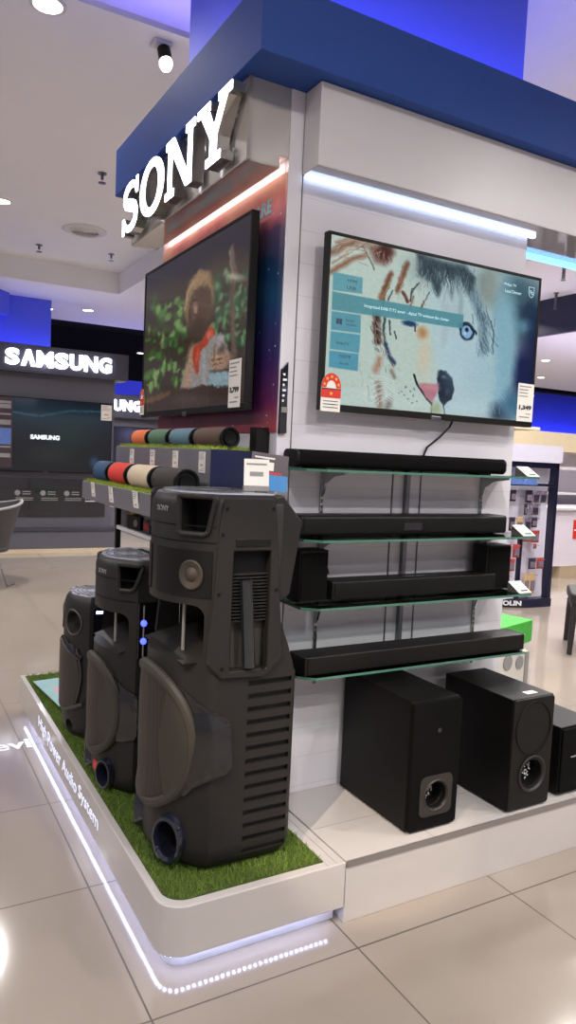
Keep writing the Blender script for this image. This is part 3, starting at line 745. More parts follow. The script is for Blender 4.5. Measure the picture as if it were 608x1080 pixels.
    ('s',[(1.275,0.519),(1.281,0.583)],0.0071,(120,150,166),0.6,0.6),
    ('s',[(1.271,0.41),(1.302,0.455)],0.0071,(160,190,202),0.6,0.6),
    ('s',[(1.301,0.341),(1.305,0.382)],0.0071,(120,150,166),0.6,0.6),
    ('s',[(1.278,0.377),(1.288,0.425)],0.0071,(120,150,166),0.6,0.6),
    ('s',[(1.323,0.371),(1.329,0.414)],0.0071,(160,190,202),0.6,0.6),
    ('s',[(1.287,0.279),(1.318,0.325)],0.0071,(66,94,110),0.6,0.6),
    ('s',[(0.919,0.154),(0.897,0.21)],0.0067,(206,228,232),0.6,0.6),
    ('s',[(0.937,0.18),(0.924,0.227)],0.0067,(206,228,232),0.6,0.6),
    ('s',[(0.968,0.119),(0.985,0.176)],0.0067,(160,184,192),0.6,0.6),
    ('s',[(0.927,0.157),(0.931,0.224)],0.0067,(206,228,232),0.6,0.6),
    ('s',[(0.925,0.178),(0.983,0.234)],0.0067,(160,184,192),0.6,0.6),
    ('s',[(0.935,0.157),(0.934,0.216)],0.0067,(160,184,192),0.6,0.6),
    ('s',[(0.913,0.172),(0.92,0.208)],0.0067,(160,184,192),0.6,0.6),
    ('s',[(0.937,0.204),(0.979,0.261)],0.0067,(160,184,192),0.6,0.6),
    ('s',[(0.919,0.151),(0.914,0.186)],0.0067,(206,228,232),0.6,0.6),
    ('s',[(0.928,0.128),(0.91,0.176)],0.0067,(206,228,232),0.6,0.6),
    ('s',[(0.937,0.115),(0.933,0.152)],0.0067,(160,184,192),0.6,0.6),
    ('s',[(0.933,0.241),(0.939,0.289)],0.0067,(160,184,192),0.6,0.6),
    ('s',[(0.933,0.182),(0.936,0.217)],0.0067,(160,184,192),0.6,0.6),
    ('s',[(0.932,0.143),(0.902,0.199)],0.0067,(160,184,192),0.6,0.6),
    ('s',[(0.898,0.071),(0.896,0.107)],0.0067,(206,228,232),0.6,0.6),
    ('s',[(0.892,0.133),(0.885,0.204)],0.0067,(206,228,232),0.6,0.6),
    ('s',[(0.905,0.12),(0.911,0.168)],0.0067,(160,184,192),0.6,0.6),
    ('s',[(0.952,0.156),(0.945,0.23)],0.0067,(206,228,232),0.6,0.6),
    ('s',[(0.952,0.113),(0.961,0.162)],0.0067,(160,184,192),0.6,0.6),
    ('s',[(0.922,0.21),(0.903,0.269)],0.0067,(160,184,192),0.6,0.6),
    ('s',[(0.913,0.166),(0.919,0.234)],0.0067,(206,228,232),0.6,0.6),
    ('s',[(0.943,0.14),(0.942,0.212)],0.0067,(206,228,232),0.6,0.6),
    ('s',[(0.937,0.16),(0.912,0.221)],0.0067,(160,184,192),0.6,0.6),
    ('s',[(0.94,0.191),(0.951,0.231)],0.0067,(160,184,192),0.6,0.6),
    ('s',[(0.922,0.117),(0.945,0.164)],0.0067,(206,228,232),0.6,0.6),
    ('s',[(0.924,0.207),(0.908,0.243)],0.0067,(160,184,192),0.6,0.6),
    ('s',[(0.944,0.193),(0.975,0.261)],0.0067,(160,184,192),0.6,0.6),
    ('s',[(0.946,0.22),(0.954,0.279)],0.0067,(206,228,232),0.6,0.6),
    ('s',[(0.952,0.173),(0.949,0.223)],0.0067,(160,184,192),0.6,0.6),
    ('s',[(0.938,0.145),(0.95,0.196)],0.0067,(206,228,232),0.6,0.6),
    ('s',[(0.916,0.095),(0.932,0.146)],0.0067,(206,228,232),0.6,0.6),
    ('s',[(0.876,0.21),(0.878,0.252)],0.0066,(206,228,232),0.6,0.6),
    ('s',[(0.94,0.215),(0.931,0.29)],0.0067,(206,228,232),0.6,0.6),
    ('s',[(0.94,0.172),(0.963,0.229)],0.0067,(160,184,192),0.6,0.6),
    ('s',[(0.894,0.126),(0.873,0.173)],0.0067,(206,228,232),0.6,0.6),
    ('s',[(0.904,0.223),(0.89,0.275)],0.0067,(160,184,192),0.6,0.6),
    ('s',[(0.917,0.134),(0.909,0.192)],0.0067,(206,228,232),0.6,0.6),
    ('s',[(0.959,0.125),(0.969,0.192)],0.0067,(206,228,232),0.6,0.6),
    ('s',[(0.947,0.184),(0.938,0.237)],0.0067,(160,184,192),0.6,0.6),
    ('s',[(0.927,0.117),(0.945,0.179)],0.0067,(206,228,232),0.6,0.6),
    ('s',[(0.067,0.062),(0.116,0.015)],0.0053,(176,146,124),0.6,0.6),
    ('s',[(0.105,0.014),(0.163,-0.015)],0.0054,(140,100,80),0.6,0.6),
    ('s',[(0.092,-0.002),(0.137,-0.023)],0.0054,(140,100,80),0.6,0.6),
    ('s',[(0.129,0.006),(0.201,-0.015)],0.0054,(140,100,80),0.6,0.6),
    ('s',[(0.176,-0.034),(0.228,-0.07)],0.0054,(222,220,206),0.6,0.6),
    ('s',[(0.014,0.077),(0.08,0.041)],0.0053,(140,100,80),0.6,0.6),
    ('s',[(0.195,0.051),(0.28,0.008)],0.0054,(176,146,124),0.6,0.6),
    ('s',[(0.064,0.077),(0.154,0.068)],0.0053,(140,100,80),0.6,0.6),
    ('s',[(0.251,0.04),(0.329,0.038)],0.0055,(140,100,80),0.6,0.6),
    ('s',[(0.129,-0.004),(0.185,-0.044)],0.0054,(140,100,80),0.6,0.6),
    ('s',[(0.166,0.057),(0.259,0.057)],0.0054,(140,100,80),0.6,0.6),
    ('s',[(0.094,0.068),(0.153,0.055)],0.0054,(176,146,124),0.6,0.6),
    ('s',[(0.085,0.12),(0.15,0.067)],0.0054,(222,220,206),0.6,0.6),
    ('s',[(0.106,-0.004),(0.165,-0.031)],0.0054,(140,100,80),0.6,0.6),
    ('s',[(0.047,0.049),(0.101,0.035)],0.0053,(140,100,80),0.6,0.6),
    ('s',[(0.181,0.014),(0.25,0.007)],0.0054,(222,220,206),0.6,0.6),
    ('s',[(0.06,0.081),(0.112,0.046)],0.0053,(176,146,124),0.6,0.6),
    ('s',[(0.22,0.032),(0.27,0.001)],0.0055,(140,100,80),0.6,0.6),
    ('s',[(0.204,0.007),(0.249,-0.033)],0.0055,(222,220,206),0.6,0.6),
    ('s',[(0.087,0.023),(0.165,-0.017)],0.0053,(222,220,206),0.6,0.6),
    ('s',[(0.094,0.09),(0.128,0.055)],0.0054,(222,220,206),0.6,0.6),
    ('s',[(0.058,0.115),(0.128,0.122)],0.0053,(176,146,124),0.6,0.6),
    ('s',[(0.188,0.054),(0.251,0.019)],0.0054,(140,100,80),0.6,0.6),
    ('s',[(0.173,-0.01),(0.216,-0.042)],0.0054,(222,220,206),0.6,0.6),
    ('s',[(0.048,0.042),(0.112,0.007)],0.0053,(140,100,80),0.6,0.6),
    ('s',[(0.064,0.085),(0.113,0.063)],0.0053,(176,146,124),0.6,0.6),
    ('s',[(0.065,0.087),(0.134,0.039)],0.0053,(176,146,124),0.6,0.6),
    ('s',[(0.077,0.055),(0.165,0.032)],0.0053,(140,100,80),0.6,0.6),
    ('s',[(0.182,0.051),(0.261,0.027)],0.0054,(140,100,80),0.6,0.6),
    ('s',[(0.2,0.006),(0.284,-0.031)],0.0054,(140,100,80),0.6,0.6),
    ('s',[(0.146,0.034),(0.227,0.039)],0.0054,(140,100,80),0.6,0.6),
    ('s',[(0.105,0.087),(0.179,0.052)],0.0054,(176,146,124),0.6,0.6),
    ('s',[(0.136,-0.036),(0.19,-0.083)],0.0054,(140,100,80),0.6,0.6),
    ('s',[(0.174,0.026),(0.232,0.004)],0.0054,(176,146,124),0.6,0.6),
    ('s',[(0.102,0.053),(0.193,0.041)],0.0054,(140,100,80),0.6,0.6),
    ('s',[(0.214,-0.004),(0.265,-0.018)],0.0055,(140,100,80),0.6,0.6),
    ('s',[(0.137,-0.023),(0.22,-0.027)],0.0054,(176,146,124),0.6,0.6),
    ('s',[(0.094,0.086),(0.17,0.052)],0.0054,(222,220,206),0.6,0.6),
    ('s',[(0.181,0.015),(0.258,-0.012)],0.0054,(176,146,124),0.6,0.6),
    ('s',[(0.251,0.037),(0.324,0.012)],0.0055,(176,146,124),0.6,0.6),
    ('s',[(0.351,0.539),(0.369,0.563)],0.0056,(70,48,42),0.6,0.6),
    ('s',[(0.41,0.562),(0.408,0.591)],0.0057,(180,150,130),0.6,0.6),
    ('s',[(0.372,0.583),(0.383,0.602)],0.0056,(70,48,42),0.6,0.6),
    ('s',[(0.359,0.519),(0.361,0.548)],0.0056,(180,150,130),0.6,0.6),
    ('s',[(0.372,0.444),(0.378,0.479)],0.0056,(180,150,130),0.6,0.6),
    ('s',[(0.331,0.525),(0.355,0.543)],0.0056,(70,48,42),0.6,0.6),
    ('s',[(0.367,0.543),(0.368,0.574)],0.0056,(70,48,42),0.6,0.6),
    ('s',[(0.351,0.488),(0.365,0.509)],0.0056,(110,76,64),0.6,0.6),
    ('s',[(0.364,0.565),(0.392,0.594)],0.0056,(70,48,42),0.6,0.6),
    ('s',[(0.394,0.501),(0.401,0.53)],0.0057,(110,76,64),0.6,0.6),
    ('s',[(0.362,0.55),(0.365,0.575)],0.0056,(180,150,130),0.6,0.6),
    ('s',[(0.339,0.588),(0.346,0.608)],0.0056,(110,76,64),0.6,0.6),
    ('s',[(0.386,0.521),(0.393,0.551)],0.0057,(180,150,130),0.6,0.6),
    ('s',[(0.39,0.531),(0.404,0.567)],0.0057,(70,48,42),0.6,0.6),
    ('s',[(0.359,0.494),(0.369,0.517)],0.0056,(180,150,130),0.6,0.6),
    ('s',[(0.367,0.64),(0.383,0.664)],0.0057,(180,150,130),0.6,0.6),
    ('s',[(0.349,0.574),(0.343,0.593)],0.0056,(180,150,130),0.6,0.6),
    ('s',[(0.346,0.495),(0.367,0.515)],0.0056,(180,150,130),0.6,0.6),
    ('s',[(0.32,0.501),(0.332,0.527)],0.0056,(70,48,42),0.6,0.6),
    ('s',[(0.379,0.511),(0.391,0.544)],0.0056,(70,48,42),0.6,0.6),
    ('s',[(0.353,0.451),(0.355,0.481)],0.0056,(110,76,64),0.6,0.6),
    ('s',[(0.395,0.536),(0.404,0.562)],0.0057,(110,76,64),0.6,0.6),
    ('s',[(0.358,0.567),(0.358,0.602)],0.0056,(70,48,42),0.6,0.6),
    ('s',[(0.369,0.581),(0.378,0.598)],0.0056,(110,76,64),0.6,0.6),
    ('s',[(0.378,0.575),(0.392,0.6)],0.0057,(110,76,64),0.6,0.6),
    ('s',[(0.398,0.566),(0.409,0.594)],0.0057,(180,150,130),0.6,0.6),
    ('s',[(0.382,0.45),(0.402,0.479)],0.0056,(70,48,42),0.6,0.6),
    ('s',[(0.365,0.49),(0.376,0.511)],0.0056,(110,76,64),0.6,0.6),
    ('s',[(0.371,0.505),(0.385,0.539)],0.0056,(180,150,130),0.6,0.6),
    ('s',[(0.379,0.526),(0.382,0.553)],0.0057,(110,76,64),0.6,0.6),
    ('s',[(0.378,0.511),(0.382,0.548)],0.0056,(70,48,42),0.6,0.6),
    ('s',[(0.36,0.483),(0.368,0.511)],0.0056,(180,150,130),0.6,0.6),
    ('s',[(0.347,0.422),(0.346,0.442)],0.0056,(180,150,130),0.6,0.6),
    ('s',[(0.356,0.522),(0.365,0.549)],0.0056,(70,48,42),0.6,0.6),
    ('s',[(0.365,0.532),(0.358,0.566)],0.0056,(110,76,64),0.6,0.6),
    ('s',[(0.33,0.472),(0.353,0.501)],0.0056,(110,76,64),0.6,0.6),
    ('s',[(0.378,0.459),(0.381,0.477)],0.0056,(110,76,64),0.6,0.6),
    ('s',[(0.36,0.533),(0.372,0.566)],0.0056,(180,150,130),0.6,0.6),
    ('s',[(0.371,0.449),(0.372,0.475)],0.0056,(110,76,64),0.6,0.6),
    ('s',[(0.361,0.586),(0.385,0.604)],0.0056,(110,76,64),0.6,0.6),
    ('s',[(0.364,0.522),(0.383,0.536)],0.0056,(70,48,42),0.6,0.6),
    ('s',[(0.368,0.451),(0.382,0.47)],0.0056,(70,48,42),0.6,0.6),
    ('s',[(0.38,0.563),(0.395,0.588)],0.0057,(180,150,130),0.6,0.6),
    ('s',[(0.383,0.54),(0.386,0.559)],0.0057,(110,76,64),0.6,0.6),
    ('s',[(0.367,0.593),(0.379,0.611)],0.0056,(180,150,130),0.6,0.6),
    ('s',[(0.384,0.568),(0.393,0.589)],0.0057,(110,76,64),0.6,0.6),
    ('s',[(0.362,0.515),(0.362,0.54)],0.0056,(180,150,130),0.6,0.6),
    ('s',[(0.399,0.453),(0.401,0.479)],0.0057,(180,150,130),0.6,0.6),
    ('s',[(0.364,0.564),(0.372,0.581)],0.0056,(180,150,130),0.6,0.6),
    ('s',[(0.339,0.413),(0.344,0.441)],0.0056,(70,48,42),0.6,0.6),
    ('s',[(0.411,0.29),(0.386,0.33)],0.0057,(130,86,62),0.6,0.6),
    ('s',[(0.409,0.235),(0.4,0.263)],0.0057,(130,86,62),0.6,0.6),
    ('s',[(0.421,0.271),(0.406,0.301)],0.0057,(180,140,112),0.6,0.6),
    ('s',[(0.424,0.288),(0.425,0.325)],0.0057,(130,86,62),0.6,0.6),
    ('s',[(0.402,0.275),(0.372,0.298)],0.0057,(130,86,62),0.6,0.6),
    ('s',[(0.42,0.323),(0.41,0.354)],0.0057,(130,86,62),0.6,0.6),
    ('s',[(0.445,0.297),(0.437,0.334)],0.0057,(180,140,112),0.6,0.6),
    ('s',[(0.363,0.306),(0.357,0.329)],0.0056,(180,140,112),0.6,0.6),
    ('s',[(0.43,0.229),(0.412,0.253)],0.0057,(130,86,62),0.6,0.6),
    ('s',[(0.416,0.286),(0.401,0.323)],0.0057,(180,140,112),0.6,0.6),
    ('s',[(0.429,0.274),(0.414,0.31)],0.0057,(180,140,112),0.6,0.6),
    ('s',[(0.401,0.283),(0.382,0.299)],0.0056,(130,86,62),0.6,0.6),
    ('s',[(0.404,0.237),(0.4,0.263)],0.0056,(130,86,62),0.6,0.6),
    ('s',[(0.4,0.293),(0.386,0.315)],0.0057,(180,140,112),0.6,0.6),
    ('s',[(0.443,0.247),(0.431,0.273)],0.0057,(130,86,62),0.6,0.6),
    ('s',[(0.393,0.277),(0.377,0.301)],0.0056,(180,140,112),0.6,0.6),
    ('s',[(0.389,0.316),(0.381,0.334)],0.0056,(180,140,112),0.6,0.6),
    ('s',[(0.451,0.231),(0.444,0.261)],0.0057,(130,86,62),0.6,0.6),
    ('s',[(0.392,0.287),(0.377,0.315)],0.0056,(180,140,112),0.6,0.6),
    ('s',[(0.425,0.28),(0.396,0.312)],0.0057,(130,86,62),0.6,0.6),
    ('s',[(0.406,0.302),(0.39,0.323)],0.0057,(180,140,112),0.6,0.6),
    ('s',[(0.377,0.299),(0.369,0.337)],0.0056,(180,140,112),0.6,0.6),
    ('s',[(0.426,0.277),(0.412,0.319)],0.0057,(130,86,62),0.6,0.6),
    ('s',[(0.394,0.254),(0.402,0.278)],0.0056,(180,140,112),0.6,0.6),
    ('s',[(0.423,0.231),(0.393,0.256)],0.0057,(130,86,62),0.6,0.6),
    ('s',[(0.406,0.287),(0.387,0.305)],0.0057,(180,140,112),0.6,0.6),
    ('s',[(0.406,0.282),(0.395,0.311)],0.0057,(180,140,112),0.6,0.6),
    ('s',[(0.429,0.224),(0.427,0.246)],0.0057,(130,86,62),0.6,0.6),
    ('s',[(0.403,0.243),(0.384,0.269)],0.0056,(180,140,112),0.6,0.6),
    ('s',[(0.368,0.286),(0.362,0.313)],0.0056,(180,140,112),0.6,0.6),
    ('s',[(0.541,0.209),(0.532,0.23)],0.0058,(180,140,112),0.6,0.6),
    ('s',[(0.546,0.132),(0.539,0.165)],0.0058,(180,140,112),0.6,0.6),
    ('s',[(0.526,0.193),(0.506,0.23)],0.0058,(130,86,62),0.6,0.6),
    ('s',[(0.556,0.155),(0.518,0.173)],0.0058,(180,140,112),0.6,0.6),
    ('s',[(0.575,0.146),(0.585,0.168)],0.0058,(180,140,112),0.6,0.6),
    ('s',[(0.568,0.208),(0.554,0.228)],0.0058,(130,86,62),0.6,0.6),
    ('s',[(0.546,0.134),(0.533,0.176)],0.0058,(130,86,62),0.6,0.6),
    ('s',[(0.553,0.102),(0.536,0.133)],0.0058,(130,86,62),0.6,0.6),
    ('s',[(0.586,0.098),(0.584,0.135)],0.0058,(180,140,112),0.6,0.6),
    ('s',[(0.542,0.168),(0.53,0.195)],0.0058,(130,86,62),0.6,0.6),
    ('s',[(0.511,0.208),(0.516,0.231)],0.0057,(130,86,62),0.6,0.6),
    ('s',[(0.527,0.207),(0.527,0.245)],0.0058,(130,86,62),0.6,0.6),
    ('s',[(0.549,0.132),(0.541,0.175)],0.0058,(130,86,62),0.6,0.6),
    ('s',[(0.539,0.171),(0.527,0.209)],0.0058,(180,140,112),0.6,0.6),
    ('s',[(0.541,0.137),(0.523,0.156)],0.0058,(180,140,112),0.6,0.6),
    ('s',[(0.546,0.116),(0.539,0.149)],0.0058,(180,140,112),0.6,0.6),
    ('s',[(0.521,0.226),(0.51,0.25)],0.0058,(180,140,112),0.6,0.6),
    ('s',[(0.541,0.195),(0.522,0.222)],0.0058,(130,86,62),0.6,0.6),
    ('s',[(0.546,0.136),(0.53,0.175)],0.0058,(130,86,62),0.6,0.6),
    ('s',[(0.542,0.211),(0.512,0.239)],0.0058,(130,86,62),0.6,0.6),
    ('s',[(0.552,0.15),(0.537,0.169)],0.0058,(130,86,62),0.6,0.6),
    ('s',[(0.538,0.154),(0.533,0.176)],0.0058,(180,140,112),0.6,0.6),
    ('s',[(0.563,0.147),(0.543,0.179)],0.0058,(130,86,62),0.6,0.6),
    ('s',[(0.536,0.252),(0.525,0.285)],0.0058,(180,140,112),0.6,0.6),
    ('s',[(0.513,0.214),(0.519,0.25)],0.0057,(130,86,62),0.6,0.6),
    ('s',[(0.546,0.09),(0.543,0.113)],0.0058,(180,140,112),0.6,0.6),
    ('s',[(0.554,0.118),(0.55,0.139)],0.0058,(180,140,112),0.6,0.6),
    ('s',[(0.534,0.19),(0.521,0.212)],0.0058,(180,140,112),0.6,0.6),
    ('s',[(0.55,0.168),(0.538,0.198)],0.0058,(180,140,112),0.6,0.6),
    ('s',[(0.531,0.193),(0.515,0.216)],0.0058,(180,140,112),0.6,0.6),
    ('s',[(0.702,0.187),(0.704,0.232)],0.0044,(130,144,140),0.6,0.6),
    ('s',[(0.762,0.193),(0.762,0.217)],0.0045,(180,200,196),0.6,0.6),
    ('s',[(0.729,0.306),(0.752,0.322)],0.0045,(130,144,140),0.6,0.6),
    ('s',[(0.71,0.159),(0.698,0.205)],0.0044,(130,144,140),0.6,0.6),
    ('s',[(0.613,0.171),(0.628,0.21)],0.0044,(130,144,140),0.6,0.6),
    ('s',[(0.535,0.126),(0.539,0.154)],0.0043,(130,144,140),0.6,0.6),
    ('s',[(0.687,0.355),(0.704,0.397)],0.0044,(180,200,196),0.6,0.6),
    ('s',[(0.674,0.313),(0.681,0.338)],0.0044,(220,232,226),0.6,0.6),
    ('s',[(0.685,0.204),(0.683,0.229)],0.0044,(130,144,140),0.6,0.6),
    ('s',[(0.738,0.177),(0.726,0.212)],0.0045,(130,144,140),0.6,0.6),
    ('s',[(0.737,0.146),(0.756,0.165)],0.0045,(130,144,140),0.6,0.6),
    ('s',[(0.691,0.157),(0.693,0.207)],0.0044,(180,200,196),0.6,0.6),
    ('s',[(0.801,0.108),(0.817,0.14)],0.0045,(180,200,196),0.6,0.6),
    ('s',[(0.765,0.249),(0.764,0.276)],0.0045,(220,232,226),0.6,0.6),
    ('s',[(0.679,0.236),(0.678,0.282)],0.0044,(220,232,226),0.6,0.6),
    ('s',[(0.703,0.227),(0.704,0.273)],0.0044,(220,232,226),0.6,0.6),
    ('s',[(0.653,0.284),(0.658,0.326)],0.0044,(180,200,196),0.6,0.6),
    ('s',[(0.68,0.215),(0.702,0.254)],0.0044,(180,200,196),0.6,0.6),
    ('s',[(0.643,0.194),(0.641,0.226)],0.0044,(180,200,196),0.6,0.6),
    ('s',[(0.637,0.219),(0.638,0.249)],0.0044,(180,200,196),0.6,0.6),
    ('s',[(0.74,0.338),(0.746,0.366)],0.0045,(220,232,226),0.6,0.6),
    ('s',[(0.656,0.109),(0.686,0.141)],0.0044,(220,232,226),0.6,0.6),
    ('s',[(0.728,0.382),(0.749,0.426)],0.0045,(180,200,196),0.6,0.6),
    ('s',[(0.644,0.326),(0.65,0.354)],0.0044,(180,200,196),0.6,0.6),
    ('s',[(0.75,0.34),(0.758,0.369)],0.0045,(220,232,226),0.6,0.6),
    ('s',[(0.69,0.411),(0.681,0.445)],0.0044,(220,232,226),0.6,0.6),
    ('s',[(0.735,0.184),(0.765,0.214)],0.0045,(180,200,196),0.6,0.6),
    ('s',[(0.751,0.289),(0.768,0.32)],0.0045,(220,232,226),0.6,0.6),
    ('s',[(0.671,0.346),(0.691,0.364)],0.0044,(180,200,196),0.6,0.6),
    ('s',[(0.633,0.265),(0.636,0.29)],0.0044,(220,232,226),0.6,0.6),
    ('s',[(0.628,0.389),(0.646,0.426)],0.0044,(130,144,140),0.6,0.6),
    ('s',[(0.664,0.183),(0.673,0.226)],0.0044,(180,200,196),0.6,0.6),
    ('s',[(0.681,0.407),(0.705,0.431)],0.0044,(180,200,196),0.6,0.6),
    ('s',[(0.75,0.25),(0.754,0.282)],0.0045,(220,232,226),0.6,0.6),
    ('s',[(0.731,0.228),(0.73,0.259)],0.0045,(130,144,140),0.6,0.6),
    ('s',[(0.702,0.094),(0.706,0.123)],0.0044,(180,200,196),0.6,0.6),
    ('s',[(0.701,0.113),(0.7,0.162)],0.0044,(130,144,140),0.6,0.6),
    ('s',[(0.635,0.149),(0.627,0.173)],0.0044,(130,144,140),0.6,0.6),
    ('s',[(0.692,0.292),(0.7,0.325)],0.0044,(220,232,226),0.6,0.6),
    ('s',[(0.602,0.196),(0.612,0.239)],0.0044,(180,200,196),0.6,0.6),
    ('s',[(0.781,0.196),(0.803,0.233)],0.0045,(130,144,140),0.6,0.6),
    ('s',[(0.736,0.195),(0.718,0.224)],0.0045,(180,200,196),0.6,0.6),
    ('s',[(0.681,0.206),(0.709,0.229)],0.0044,(130,144,140),0.6,0.6),
    ('s',[(0.719,0.293),(0.737,0.323)],0.0045,(220,232,226),0.6,0.6),
    ('s',[(0.696,0.176),(0.719,0.216)],0.0044,(220,232,226),0.6,0.6),
    ('s',[(0.82,0.205),(0.837,0.225)],0.0045,(220,232,226),0.6,0.6),
    ('s',[(0.724,0.134),(0.73,0.156)],0.0045,(220,232,226),0.6,0.6),
    ('s',[(0.571,0.282),(0.579,0.315)],0.0044,(220,232,226),0.6,0.6),
    ('s',[(0.794,0.344),(0.794,0.37)],0.0045,(180,200,196),0.6,0.6),
    ('s',[(0.693,0.343),(0.708,0.367)],0.0044,(180,200,196),0.6,0.6),
    ('s',[(0.379,1.004),(0.391,1.041)],0.0043,(160,150,134),0.6,0.6),
    ('s',[(0.4,1.009),(0.406,1.041)],0.0043,(226,234,226),0.6,0.6),
    ('s',[(0.329,0.803),(0.394,0.841)],0.0042,(160,150,134),0.6,0.6),
    ('s',[(0.254,0.737),(0.264,0.791)],0.0042,(160,150,134),0.6,0.6),
    ('s',[(0.53,0.979),(0.563,1.033)],0.0044,(190,196,184),0.6,0.6),
    ('s',[(0.323,0.865),(0.347,0.922)],0.0042,(160,150,134),0.6,0.6),
    ('s',[(0.445,1.004),(0.473,1.056)],0.0043,(190,196,184),0.6,0.6),
    ('s',[(0.377,0.972),(0.417,1.017)],0.0043,(190,196,184),0.6,0.6),
    ('s',[(0.49,0.917),(0.518,0.951)],0.0043,(190,196,184),0.6,0.6),
    ('s',[(0.328,0.859),(0.328,0.892)],0.0042,(160,150,134),0.6,0.6),
    ('s',[(0.329,0.905),(0.344,0.962)],0.0042,(160,150,134),0.6,0.6),
    ('s',[(0.326,0.887),(0.319,0.926)],0.0042,(226,234,226),0.6,0.6),
    ('s',[(0.256,0.79),(0.283,0.817)],0.0042,(190,196,184),0.6,0.6),
    ('s',[(0.391,0.844),(0.393,0.898)],0.0043,(160,150,134),0.6,0.6),
    ('s',[(0.343,0.804),(0.34,0.863)],0.0042,(226,234,226),0.6,0.6),
    ('s',[(0.417,1.02),(0.443,1.049)],0.0043,(160,150,134),0.6,0.6),
    ('s',[(0.427,0.901),(0.468,0.951)],0.0043,(190,196,184),0.6,0.6),
    ('s',[(0.354,0.946),(0.382,0.98)],0.0043,(160,150,134),0.6,0.6),
    ('s',[(0.295,0.816),(0.288,0.88)],0.0042,(226,234,226),0.6,0.6),
    ('s',[(0.292,0.955),(0.309,1.001)],0.0042,(190,196,184),0.6,0.6),
    ('s',[(0.413,1.017),(0.441,1.04)],0.0043,(190,196,184),0.6,0.6),
    ('s',[(0.442,0.903),(0.45,0.952)],0.0043,(226,234,226),0.6,0.6),
    ('s',[(0.317,0.939),(0.344,0.962)],0.0042,(160,150,134),0.6,0.6),
    ('s',[(0.403,1.004),(0.418,1.058)],0.0043,(160,150,134),0.6,0.6),
    ('s',[(0.434,0.893),(0.471,0.948)],0.0043,(160,150,134),0.6,0.6),
    ('s',[(0.397,0.984),(0.422,1.023)],0.0043,(226,234,226),0.6,0.6),
    ('s',[(0.42,0.912),(0.421,0.95)],0.0043,(160,150,134),0.6,0.6),
    ('s',[(0.387,0.92),(0.4,0.964)],0.0043,(160,150,134),0.6,0.6),
    ('s',[(0.308,0.902),(0.321,0.963)],0.0042,(226,234,226),0.6,0.6),
    ('s',[(0.407,0.949),(0.397,0.984)],0.0043,(160,150,134),0.6,0.6),
    ('s',[(0.381,0.952),(0.424,0.986)],0.0043,(190,196,184),0.6,0.6),
    ('s',[(0.402,0.914),(0.418,0.978)],0.0043,(226,234,226),0.6,0.6),
    ('s',[(0.488,0.881),(0.539,0.918)],0.0043,(160,150,134),0.6,0.6),
    ('s',[(0.397,0.867),(0.401,0.898)],0.0043,(160,150,134),0.6,0.6),
    ('s',[(0.354,0.887),(0.382,0.925)],0.0042,(160,150,134),0.6,0.6),
    ('s',[(0.368,0.781),(0.382,0.841)],0.0042,(190,196,184),0.6,0.6),
    ('s',[(0.386,0.906),(0.406,0.959)],0.0043,(160,150,134),0.6,0.6),
    ('s',[(0.337,0.852),(0.354,0.88)],0.0042,(226,234,226),0.6,0.6),
    ('s',[(0.41,0.853),(0.412,0.889)],0.0043,(160,150,134),0.6,0.6),
    ('s',[(0.28,0.887),(0.328,0.936)],0.0042,(226,234,226),0.6,0.6),
    ('s',[(0.265,0.785),(0.286,0.836)],0.0042,(190,196,184),0.6,0.6),
    ('s',[(0.406,1.0),(0.402,1.037)],0.0043,(160,150,134),0.6,0.6),
    ('s',[(0.533,1.013),(0.575,1.042)],0.0044,(226,234,226),0.6,0.6),
    ('s',[(0.511,0.942),(0.518,0.988)],0.0044,(160,150,134),0.6,0.6),
    ('s',[(0.455,0.908),(0.465,0.957)],0.0043,(190,196,184),0.6,0.6),
    ('s',[(0.326,1.052),(0.347,1.083)],0.0042,(226,234,226),0.6,0.6),
    ('s',[(0.508,0.907),(0.543,0.932)],0.0044,(190,196,184),0.6,0.6),
    ('s',[(0.205,0.845),(0.202,0.894)],0.0041,(190,196,184),0.6,0.6),
    ('s',[(0.383,0.957),(0.426,1.01)],0.0043,(160,150,134),0.6,0.6),
    ('s',[(0.369,0.873),(0.356,0.934)],0.0043,(226,234,226),0.6,0.6),
    ('s',[(0.281,0.826),(0.285,0.879)],0.0042,(160,150,134),0.6,0.6),
    ('s',[(0.437,1.008),(0.447,1.04)],0.0043,(190,196,184),0.6,0.6),
    ('s',[(0.48,0.878),(0.504,0.939)],0.0043,(190,196,184),0.6,0.6),
    ('s',[(0.244,0.793),(0.284,0.835)],0.0042,(226,234,226),0.6,0.6),
    ('s',[(0.443,0.968),(0.46,1.02)],0.0043,(160,150,134),0.6,0.6),
    ('s',[(0.381,0.947),(0.384,0.991)],0.0043,(190,196,184),0.6,0.6),
    ('s',[(0.406,0.894),(0.425,0.922)],0.0043,(160,150,134),0.6,0.6),
    ('s',[(0.299,0.846),(0.305,0.88)],0.0042,(226,234,226),0.6,0.6),
    ('s',[(0.399,0.897),(0.385,0.935)],0.0043,(226,234,226),0.6,0.6),
    ('s',[(0.509,0.895),(0.526,0.941)],0.0044,(190,196,184),0.6,0.6),
    ('s',[(0.306,0.013),(0.325,0.048)],0.0042,(200,190,176),0.6,0.6),
    ('s',[(0.383,0.074),(0.386,0.109)],0.0042,(200,190,176),0.6,0.6),
    ('s',[(0.346,0.037),(0.333,0.078)],0.0042,(90,44,38),0.6,0.6),
    ('s',[(0.364,0.043),(0.36,0.079)],0.0042,(150,100,84),0.6,0.6),
    ('s',[(0.357,0.04),(0.363,0.071)],0.0042,(200,190,176),0.6,0.6),
    ('s',[(0.414,0.042),(0.423,0.074)],0.0042,(90,44,38),0.6,0.6),
    ('s',[(0.392,0.06),(0.392,0.088)],0.0042,(200,190,176),0.6,0.6),
